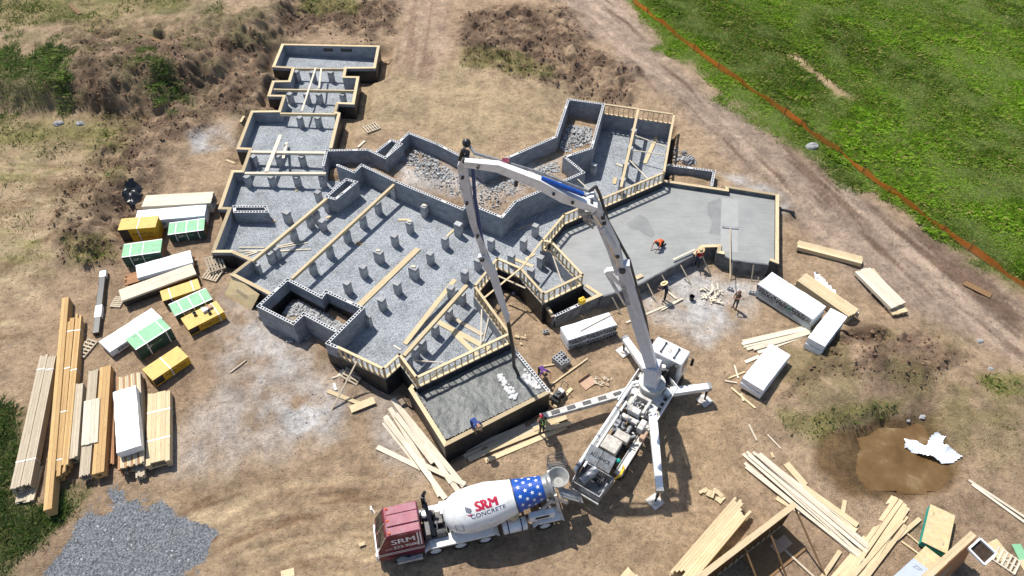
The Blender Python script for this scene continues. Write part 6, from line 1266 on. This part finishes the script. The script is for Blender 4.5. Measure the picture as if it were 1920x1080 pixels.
part(lambda b: b.bar(fp((-.55, -.9, .8)), fp((-.55, .9, .8)), .1, .14), 'bumper', 'dirtywhite', pump); part(lambda b: [b.tube([fp((.9, .95, 1.3)), fp((1.2, 1.15+k*.05, 1.5)), fp((1.7, 1.1+k*.06, 1.45)), fp((2.0, 1.0, 1.2))], .04, 8) for k in range(2)], 'yellow_hose', 'yellow', pump, True); part(lambda b: b.ball(fp((1.75, .75, 1.85)), .14, 0, 6, 10), 'hose_coil', 'teal', pump, True)
# outriggers
def outrigger(a, c, foot, z0, z1, w0, w1, slots=False, mat='white'):
    a, c = W(*a, z0), W(*c, z1); d = (c-a)/np.linalg.norm(c-a)
    o = part(lambda b: b.bar(a, c, w0, .36, w2=w1, h2=.28), 'outrigger', mat, pump, bevel=.03)
    if slots: [part(lambda b: b.bar(a+(c-a)*s+[0, 0, .175], a+(c-a)*(s+.09)+[0, 0, .175-.004], w0*.45, .03), 'lightening_hole', 'darksteel', o) for s in (.12, .29, .46, .63, .8)]
    f = G(*foot); jk = c-d*.12; f = np.array([jk[0]*.6+f[0]*.4, jk[1]*.6+f[1]*.4, f[2]])
    part(lambda b: (b.cyl((*jk[:2], c[2]-.02), (*(jk[:2]*.6+f[:2]*.4), (c[2]+f[2])/2-.1), .085, n=12), b.cyl((*(jk[:2]*.6+f[:2]*.4), (c[2]+f[2])/2), (f[0], f[1], f[2]+.14), .06, n=12)), 'jack_leg', 'darksteel', o, True)
    fr = lambda q: (f[0]+q[0]*.8-q[1]*.6, f[1]+q[0]*.6+q[1]*.8, f[2]+.03+q[2]); part(lambda b: (b.box(-.38, .38, -.38, .38, 0, .07, 0, fr), b.cyl(fr((0, 0, .07)), fr((0, 0, .14)), .2, n=16)), 'jack_pad', 'dirtywhite', o, bevel=.02)
    part(lambda b: b.bar(c-d*.16, c+d*.02, w1*1.06, .31), 'arm_tip', 'steel', o)
    return o
outrigger((1258, 735), (1332, 725), (1320, 757), .0, .0, .5, .42); outrigger((1212, 692), (1170, 633), (1171, 664), .15, .1, .5, .42)
outrigger((1185, 733), (1014, 783), (1004, 800), .0, -.15, .52, .36, True, 'dirtywhite'); outrigger((1223, 775), (1237, 922), (1227, 941), .0, -.1, .5, .38)
[part(lambda b: b.cyl(W(*q, -.35), W(*q, .3), .2, n=16), 'leg_hinge', 'white', pump, True) for q in ((1223, 772), (1214, 694), (1190, 733), (1254, 735))]
# turret and boom: five box sections lying in one upright plane
tb = fp((7.3, 0, 1.3)); BD = np.array([-.99528, .0970, 0]); BN = np.array([BD[1]*-1, BD[0], 0]); BN = np.array([.0970, .99528, 0])
part(lambda b: b.lathe(tb-[0, 0, .35], tb+[0, 0, .75], [(0, .95), (.35, .9), (.4, .72), (.8, .66), (.82, .78), (1, .78)], 32), 'turret', 'dirtywhite', pump, True)
def on_plane(px, py, off=0.):
    A0 = np.array([8.07, 24.81, 0])+BN*off; cpos = np.array([0, 0, CAM_H]); v = W(px, py, 0)-cpos; t = ((A0-cpos)@BN)/(v@BN); return cpos+v*t
def section(name, pts, ws, hs, off, mat='boomgrey'):
    """bent box beam through pts with given widths (across) and depths (in the plane)"""
    b = MB(); prev = None; rings = []
    n = len(pts)
    for i, p in enumerate(pts):
        d = np.zeros(3)
        if i: d = d+(pts[i]-pts[i-1])/np.linalg.norm(pts[i]-pts[i-1])
        if i < n-1: d = d+(pts[i+1]-pts[i])/np.linalg.norm(pts[i+1]-pts[i])
        d /= np.linalg.norm(d); up = np.cross(BN, d); s = BN
        rings.append([p+s*sx*ws[i]/2+up*sy*hs[i]/2 for sx, sy in ((-1, -1), (1, -1), (1, 1), (-1, 1))])
    for r0, r1 in zip(rings[:-1], rings[1:]):
        for k in range(4): b.face([r0[k], r0[(k+1) % 4], r1[(k+1) % 4], r1[k]])
    b.face(rings[0][::-1]); b.face(rings[-1]); return b.build(name, mat, pump, bevel=.02)
J0, J1, J2, J3, J4, J5 = on_plane(1222, 692), on_plane(1167, 500), on_plane(1108, 372), on_plane(874, 294), on_plane(903, 462), on_plane(934, 545)
J1a = on_plane(1150, 452)
hd = part(lambda b: (b.bar(tb+[0, 0, .7], J0+np.array([0, 0, .5]), .95, .8), b.cyl(J0-BN*.5+[0, 0, .35], J0+BN*.5+[0, 0, .35], .2, n=16)), 'turret_head', 'lilac', pump, bevel=.05)
s1 = section('boom_section', [J0+[0, 0, .2], J0*.5+J1*.5, J1*.95+J0*.05, J1+np.array([.1, 0, .3])], [.66, .60, .52, .46], [.60, .62, .55, .45], 0, 'lilac')
s2 = section('boom_section', [J1-np.array([.05, 0, .35]), J1*.7+J2*.3, J2*.8+J1*.2, J2+np.array([-.05, 0, .2])], [.50, .48, .44, .40], [.50, .58, .46, .36], 0, 'boomgrey')
off = -.42*BN; m23 = on_plane(1010, 330); m3 = on_plane(935, 301)
s3 = section('boom_section', [on_plane(1118, 378)+off, on_plane(1060, 357)+off, m23+off, m3+off, J3+off], [.38, .38, .36, .32, .28], [.32, .52, .48, .42, .30], 0, 'white')
s4 = section('boom_section', [J3-off*.2, on_plane(866, 312)-off*.2, on_plane(871, 345)-off*.2, on_plane(888, 420)-off*.2, J4-off*.2, on_plane(910, 490)-off*.2], [.28, .30, .30, .26, .24, .22], [.28, .40, .44, .34, .28, .25], 0, 'boomgrey')
s5 = section('boom_section', [on_plane(902, 478), on_plane(912, 492), on_plane(925, 515), J5, on_plane(951, 596)], [.30, .34, .32, .28, .22], [.34, .42, .38, .32, .24], 0, 'boomgrey')
def pin(p, r, w_, par): part(lambda b: b.cyl(p-BN*w_/2, p+BN*w_/2, r, n=14), 'joint_pin', 'darksteel', par, True)
[pin(on_plane(*q_)+off_*off, .07, .56, s_) for q_, off_, s_ in (((1075, 362), 1, s3), ((1040, 346), 1, s3), ((900, 296), 1, s3), ((868, 330), -.2, s4), ((876, 378), -.2, s4), ((896, 440), -.2, s4), ((1115, 390), 0, s2), ((1142, 440), 0, s2), ((1196, 600), 0, s1), ((1208, 650), 0, s1), ((1182, 560), 0, s1))]
pin(J1, .16, .72, s1); pin(J2, .14, 1.0, s2); pin(J3, .13, .7, s3); pin(on_plane(905, 482), .11, .5, s4); pin(on_plane(1158, 474), .10, .6, s2); pin(on_plane(970, 330)+off, .09, .5, s3)
def ram(a, c, r, par, m1='boomgrey'): part(lambda b: b.cyl(a, a*.4+c*.6, r, n=12), 'ram_barrel', m1, par, True); part(lambda b: b.cyl(a*.42+c*.58, c, r*.6, n=10), 'ram_rod', 'chrome', par, True)
ram(on_plane(1195, 585)-BN*.2, on_plane(1136, 436)-BN*.2, .13, s1); part(lambda b: (b.bar(on_plane(1168, 535), on_plane(1135, 508), .24, .2), b.bar(on_plane(1137, 508), on_plane(1163, 505), .3, .22)), 'knuckle_link', 'white', s1, bevel=.03)
ram(on_plane(1137, 512), on_plane(1172, 572), .09, s1); ram(on_plane(1150, 455)-BN*.25, on_plane(1113, 395)-BN*.25, .13, s2)
part(lambda b: (b.bar(on_plane(1118, 395), on_plane(1086, 398), .25, .22), b.bar(on_plane(1086, 398), on_plane(1090, 385), .2, .2), b.bar(on_plane(1116, 420), on_plane(1088, 400), .16, .14), b.tube([on_plane(1108, 405), on_plane(1095, 412), on_plane(1112, 428)], .06, 8)), 'knuckle_link', 'steel', s2, bevel=.02)
part(lambda b: b.tube([on_plane(1094, 354)+off*.9, on_plane(1016, 324)+off*.9], .12, 12), 'blue_ram', 'blue', s3, True); part(lambda b: b.tube([on_plane(885, 303)-off*.2, on_plane(890, 372)-off*.2, on_plane(906, 468)-off*.2], .085, 12), 'blue_ram', 'boomblue', s4, True)
part(lambda b: b.box(*[x for k in range(3) for x in (on_plane(948, 306)[k]-.16, on_plane(948, 306)[k]+.16)]), 'marker_lamp', 'red', s3)
pp = [J0+BN*.5+[0, 0, .3], on_plane(1211, 610)+BN*.48, on_plane(1180, 500)+BN*.46, on_plane(1140, 425)+BN*.34, on_plane(1124, 372)+BN*.3, on_plane(1117, 352)+BN*.1, on_plane(1104, 362)+BN*.1, on_plane(1005, 324)+BN*.1, on_plane(890, 290)+BN*.1, on_plane(874, 281)-off, on_plane(866, 295)-off*1.6, on_plane(877, 400)-off*1.6, on_plane(903, 476)-off*1.6, on_plane(918, 500)-off*.8, on_plane(950, 592)]
part(lambda b: b.tube(pp[:7], .075, 10), 'boom_pipe', 'darksteel', pump, True); part(lambda b: b.tube(pp[6:], .065, 10), 'boom_pipe', 'steel', pump, True)
part(lambda b: (b.ball(on_plane(872, 279)-off, .2, 0, 8, 12), b.tube([on_plane(880, 287), on_plane(868, 282), on_plane(862, 300)], .09, 8)), 'elbow', 'black', s3, True)
hb = W(963.5, 698, .16); ht = on_plane(951, 596); part(lambda b: b.tube([ht, ht*.8+hb*.2+np.array([.05, 0, 0]), ht*.45+hb*.55+np.array([.12, 0, 0]), hb+[0, 0, .6], hb+np.array([.25, -.1, -.02])], .11, 12), 'end_hose', 'black', pump, True); part(lambda b: b.lathe(ht+[0, 0, .35], ht-[0, 0, .25], [(0, .13), (1, .13)], 14), 'hose_clamp', 'boomgrey', pump)
def boom_mark(b, px, py, txt, size):
    c = on_plane(px, py); 
    put_text(b, txt, flat_fn(c-BN*.36, (J1-J0), np.cross(BN, (J1-J0))*1.), size)
part(lambda b: boom_mark(b, 1173, 545, 'ALLIANCE', .34), 'printed_lettering', 'inkgrey', s1); part(lambda b: [b.box(*[x for k in range(3) for x in (on_plane(*q)[k]-(.09 if k != 1 else .27), on_plane(*q)[k]+(.09 if k != 1 else 0))]) for q in ((1130, 402), (1132, 412))], 'inspection_hole', 'black', s2)
# small machine at the slab corner
p = G(1046, 747, .05); t = thing('power_unit', 'small dark engine unit with a tank beside the corner of the rough slab', 'machine', p); fr = lambda q: (p[0]+q[0]*.6-q[1]*.8, p[1]+q[0]*.8+q[1]*.6, p[2]+q[2])
part(lambda b: (b.box(-.45, .45, -.25, .25, .22, .3, 0, fr), b.cyl(fr((-.3, -.3, .18)), fr((-.3, .3, .18)), .18, n=14), b.cyl(fr((.3, -.3, .18)), fr((.3, .3, .18)), .18, n=14)), 'frame', 'black', t); part(lambda b: (b.box(-.3, .15, -.2, .2, .31, .62, 0, fr), b.cyl(fr((.0, 0, .62)), fr((.0, 0, .72)), .12), b.tube([fr((.4, .2, .3)), fr((.75, .2, .8)), fr((.75, -.2, .8)), fr((.4, -.2, .3))], .02, 6)), 'engine', 'darksteel', t, bevel=.02); part(lambda b: b.box(.18, .42, -.18, .18, .31, .55, 0, fr), 'fuel_tank', 'white', t, bevel=.03)
# ------------------------------------------------------------------ people
def person(px, py, zg, face, label, pose, shirt, pants, hat=None, extra=None):
    """pose: joints in metres, x right, y forward, z up; the figure faces 'face' radians"""
    base = W(px, py, zg) if zg is not None else G(px, py, .0); ca, sa = math.cos(face), math.sin(face); root = thing('person', label, 'person', base)
    def tr(q): q = np.array(q, float); return np.array([q[0]*ca-q[1]*sa, q[0]*sa+q[1]*ca, q[2]])
    J = dict(pose); names = []; V = []; E_ = []; Rd = []; seg = []
    def addv(p, r): V.append(tr(p)); Rd.append(r); return len(V)-1
    L_ = lambda a, b_, t: tuple(np.array(a)*(1-t)+np.array(b_)*t)
    def chain(s, items, cl):
        for p, r, c in items:
            i = addv(p, r); E_.append((s, i)); seg.append((s, i, c)); s = i
        return s
    pv = addv(J['pelvis'], .135); sp = chain(pv, [(L_(J['pelvis'], J['chest'], .5), .125, 'shirt'), (J['chest'], .145, 'shirt')], 0)
    nk = chain(sp, [(J['neck'], .058, 'skin'), (L_(J['neck'], J['head'], .45), .078, 'skin'), (J['head'], .098, 'skin'), (tuple(np.array(J['head'])+(np.array(J['head'])-np.array(J['neck']))*.42), .075, 'hair')], 0)
    for sd_ in ('l', 'r'):
        chain(sp, [(J['sh'+sd_], .068, 'shirt'), (L_(J['sh'+sd_], J['el'+sd_], .55), .054, 'shirt'), (J['el'+sd_], .044, 'arm'), (J['wr'+sd_], .030, 'arm'), (J['ha'+sd_], .034, 'skin')], 0)
        chain(pv, [(J['hip'+sd_], .098, 'pants'), (L_(J['hip'+sd_], J['kn'+sd_], .5), .080, 'pants'), (J['kn'+sd_], .062, 'pants'), (L_(J['kn'+sd_], J['an'+sd_], .4), .058, 'pants'), (J['an'+sd_], .044, 'boot'), (J['to'+sd_], .040, 'boot')], 0)
    me = bpy.data.meshes.new('person'); me.from_pydata([tuple(v) for v in V], E_, []); o = bpy.data.objects.new('tmp', me); C.objects.link(o); o.modifiers.new('s', 'SKIN'); ss = o.modifiers.new('d', 'SUBSURF'); ss.levels = 1; ss.render_levels = 1
    for i, d in enumerate(me.skin_vertices[0].data): d.radius = (Rd[i], Rd[i]*(.82 if i in (pv, sp-1, sp) else 1)); d.use_root = (i == pv)
    bpy.context.view_layer.update(); m2 = bpy.data.meshes.new_from_object(o.evaluated_get(bpy.context.evaluated_depsgraph_get())); bpy.data.objects.remove(o)
    b = MB(); b.v = [tuple(np.array(v.co)+base) for v in m2.vertices]; cl_ = {'shirt': 0, 'pants': 1, 'skin': 2, 'hair': 3, 'boot': 4, 'arm': 2}
    for pl in m2.polygons:
        c = np.array(pl.center); best = 9e9; k = 0
        for i, j, nm in seg:
            a_, b_ = V[i], V[j]; ab = b_-a_; t_ = min(1, max(0, ((c-a_)@ab)/(ab@ab+1e-9))); dd = np.linalg.norm(c-a_-ab*t_)-Rd[j]*.6
            if dd < best: best = dd; k = cl_[nm]
        b.f.append(tuple(pl.vertices)); b.mi.append(k); b.uv.append([(0, 0)]*len(pl.vertices))
    hd_ = tr(J['head']); axis_ = tr(np.array(J['head'])-np.array(J['neck'])); axis_ /= np.linalg.norm(axis_); fwd = tr(J.get('look', (0, 1, 0))); fwd = fwd-axis_*(fwd@axis_); fwd /= np.linalg.norm(fwd); sdv = np.cross(fwd, axis_)
    b.ball(base+hd_+fwd*.098+axis_*-.01, .018, 2, 4, 6)
    for s_ in (-1, 1): b.ball(base+hd_+fwd*.086+sdv*s_*.034+axis_*.025, .011, 3, 4, 6); b.ball(base+hd_+sdv*s_*.098, .024, 2, 4, 6, (.7, .7, 1.2))
    b.bar(base+hd_+fwd*.092-axis_*.045-sdv*.022, base+hd_+fwd*.092-axis_*.045+sdv*.022, .008, .008, 3)
    for sd_, s_ in (('l', -1), ('r', 1)):
        w_, h_ = tr(J['wr'+sd_]), tr(J['ha'+sd_]); d = h_-w_; d /= np.linalg.norm(d)+1e-9; sv = np.cross(d, [0, 0, 1.]);
        if np.linalg.norm(sv) < .1: sv = tr((1, 0, 0))
        sv /= np.linalg.norm(sv); dn = np.cross(sv, d)
        for f_, (ofs, ln) in enumerate(((-.027, .062), (-.009, .075), (.009, .07), (.026, .055))):
            p0 = base+h_+sv*ofs+d*.02; p1 = p0+d*ln*.55-dn*.006; p2 = p1+d*ln*.4-dn*.022*(1 if dn[2] > 0 else -1); b.cyl(p0, p1, .0095, .0085, 6, 2); b.cyl(p1, p2, .0085, .006, 6, 2)
        p0 = base+h_-d*.01+sv*-s_*.03; p1 = p0+sv*-s_*.03+d*.025; b.cyl(p0, p1, .011, .009, 6, 2); b.cyl(p1, p1+d*.028, .009, .007, 6, 2)
    body = b.build('body', [shirt, pants, 'skin', 'hair', 'boot'], root, True, recalc=False)
    hc = base+hd_
    if hat == 'straw': part(lambda q: (q.lathe(hc+axis_*.045, hc+axis_*.175, [(0, .25), (.03, .255), (.12, .13), (.75, .115), (1, .075)], 20), ), 'straw_hat', 'straw', root, True); part(lambda q: q.lathe(hc+axis_*.066, hc+axis_*.095, [(0, .137), (1, .132)], 20, caps=False), 'hat_band', 'cardboard', root)
    elif hat in ('helmet', 'cap'): part(lambda q: (q.lathe(hc+axis_*.02, hc+axis_*.15, [(0, .122), (.4, .118), (.8, .08), (1, .02)], 18), q.lathe(hc+axis_*.02+fwd*.06, hc+axis_*.03+fwd*.06, [(0, .12), (1, .12)], 18)), 'helmet' if hat == 'helmet' else 'cap', 'helmet' if hat == 'helmet' else 'brownshirt', root, True)
    else: part(lambda q: q.ball(hc+axis_*.035-fwd*.02, .108, 0, 8, 12, (1, 1, .9)), 'hair', 'hair', root, True)
    if extra == 'vest':
        ch_ = base+tr(J['chest']); pe = base+tr(J['pelvis']); up_ = (ch_-pe)/np.linalg.norm(ch_-pe); rt = tr((1, 0, 0)); fw2 = np.cross(up_, rt)
        part(lambda q: [q.bar(ch_+rt*s_*.09+up_*.15-fw2*f_*.0, ch_+rt*s_*.09+f_*fw2*.155-up_*.05, .05, .012) or q.bar(ch_+rt*s_*.09+f_*fw2*.15-up_*.05, ch_+rt*s_*.09+f_*fw2*.14-up_*.3, .05, .012) for s_ in (-1, 1) for f_ in (-1, 1)]+[q.lathe(ch_-up_*.26, ch_-up_*.21, [(0, .165), (1, .168)], 18, caps=False)], 'vest_tape', 'hivis', root)
    return root
def stand(**k):
    P_ = dict(pelvis=(0, 0, .96), chest=(0, .02, 1.34), neck=(0, .02, 1.5), head=(0, .04, 1.63), shl=(-.2, .02, 1.44), shr=(.2, .02, 1.44), ell=(-.26, .03, 1.16), elr=(.26, .03, 1.16), wrl=(-.26, .12, .92), wrr=(.26, .12, .92), hal=(-.26, .16, .85), har=(.26, .16, .85), hipl=(-.1, 0, .9), hipr=(.1, 0, .9), knl=(-.12, .02, .5), knr=(.12, .04, .5), anl=(-.13, -.02, .09), anr=(.13, 0, .09), tol=(-.15, .15, .04), tor=(.15, .17, .04)); P_.update(k); return P_
person(1238, 461, SLAB+.01, R(135), 'person in an orange shirt kneeling on the smooth slab, smoothing the concrete', dict(pelvis=(0, -.1, .5), chest=(0, .28, .62), neck=(0, .43, .66), head=(0, .55, .67), shl=(-.2, .36, .62), shr=(.2, .36, .62), ell=(-.26, .52, .38), elr=(.27, .5, .38), wrl=(-.2, .72, .16), wrr=(.2, .74, .14), hal=(-.18, .79, .07), har=(.18, .81, .06), hipl=(-.11, -.1, .46), hipr=(.11, -.1, .46), knl=(-.16, .12, .07), knr=(.17, .16, .07), anl=(-.15, -.32, .08), anr=(.16, -.28, .08), tol=(-.15, -.46, .04), tor=(.16, -.42, .04), look=(0, .5, -.8)), 'orangeshirt', 'darkcloth')
for dx in (-22, ): pass
person(1307, 497, None, R(150), 'person in red shirt and straw hat at the slab edge holding the screed board', stand(ell=(-.24, .2, 1.2), elr=(.26, .2, 1.2), wrl=(-.2, .44, 1.28), wrr=(.2, .42, 1.26), hal=(-.18, .52, 1.30), har=(.18, .5, 1.28), head=(0, .1, 1.61)), 'redshirt', 'jeans', 'straw')
person(1246, 564, None, R(60), 'person in dark navy clothes and straw hat stooping on the gravel below the slab', stand(chest=(0, .14, 1.30), neck=(0, .22, 1.44), head=(0, .28, 1.55), shl=(-.2, .17, 1.38), shr=(.2, .17, 1.38), ell=(-.27, .3, 1.14), elr=(.27, .3, 1.14), wrl=(-.2, .5, 1.02), wrr=(.2, .5, 1.02), hal=(-.16, .57, 1.0), har=(.16, .57, 1.0)), 'navyshirt', 'darkcloth', 'straw')
person(1377, 578, None, R(120), 'person in brown shirt and cap standing on gravel holding the bull float pole', stand(ell=(-.2, .22, 1.2), elr=(.2, .2, 1.16), wrl=(-.08, .38, 1.3), wrr=(.06, .38, 1.15), hal=(-.03, .42, 1.36), har=(.02, .42, 1.2)), 'brownshirt', 'olive', 'cap')
person(889, 803, .10, R(215), 'person in blue with a straw hat bending over the front edge of the rough slab', dict(pelvis=(0, -.12, .80), chest=(0, .28, .92), neck=(0, .43, .93), head=(0, .56, .90), shl=(-.2, .36, .88), shr=(.2, .36, .88), ell=(-.25, .44, .6), elr=(.24, .42, .6), wrl=(-.2, .5, .36), wrr=(.2, .5, .36), hal=(-.18, .53, .28), har=(.18, .53, .28), hipl=(-.11, -.12, .76), hipr=(.11, -.12, .76), knl=(-.15, .06, .42), knr=(.15, .08, .42), anl=(-.15, -.1, .06), anr=(.15, -.08, .06), tol=(-.17, .08, .03), tor=(.17, .1, .03), look=(0, .3, -1)), 'blueshirt', 'blueshirt', 'straw')
person(1016, 811, G(1016, 811)[2]+.16, R(35), 'person in black with a lime vest and red helmet standing on boards by the outrigger', stand(head=(0, .1, 1.61), wrl=(-.12, .3, 1.05), hal=(-.06, .34, 1.06), wrr=(.12, .3, 1.05), har=(.06, .34, 1.06)), 'darkcloth', 'darkcloth', 'helmet', 'vest')
person(1014, 705, G(1014, 705)[2]+.0, R(205), 'person in purple bending over the hollow block wall of the rough slab', dict(pelvis=(0, -.1, .82), chest=(0, .32, .98), neck=(0, .47, 1.0), head=(0, .6, .98), shl=(-.2, .4, .95), shr=(.2, .4, .95), ell=(-.36, .5, .8), elr=(.34, .5, .8), wrl=(-.3, .7, .68), wrr=(.28, .7, .68), hal=(-.26, .76, .64), har=(.24, .76, .64), hipl=(-.11, -.1, .78), hipr=(.11, -.1, .78), knl=(-.16, .04, .42), knr=(.16, .06, .42), anl=(-.16, -.12, .07), anr=(.16, -.1, .07), tol=(-.18, .06, .04), tor=(.18, .08, .04), look=(0, .4, -1)), 'purple', 'darkcloth')
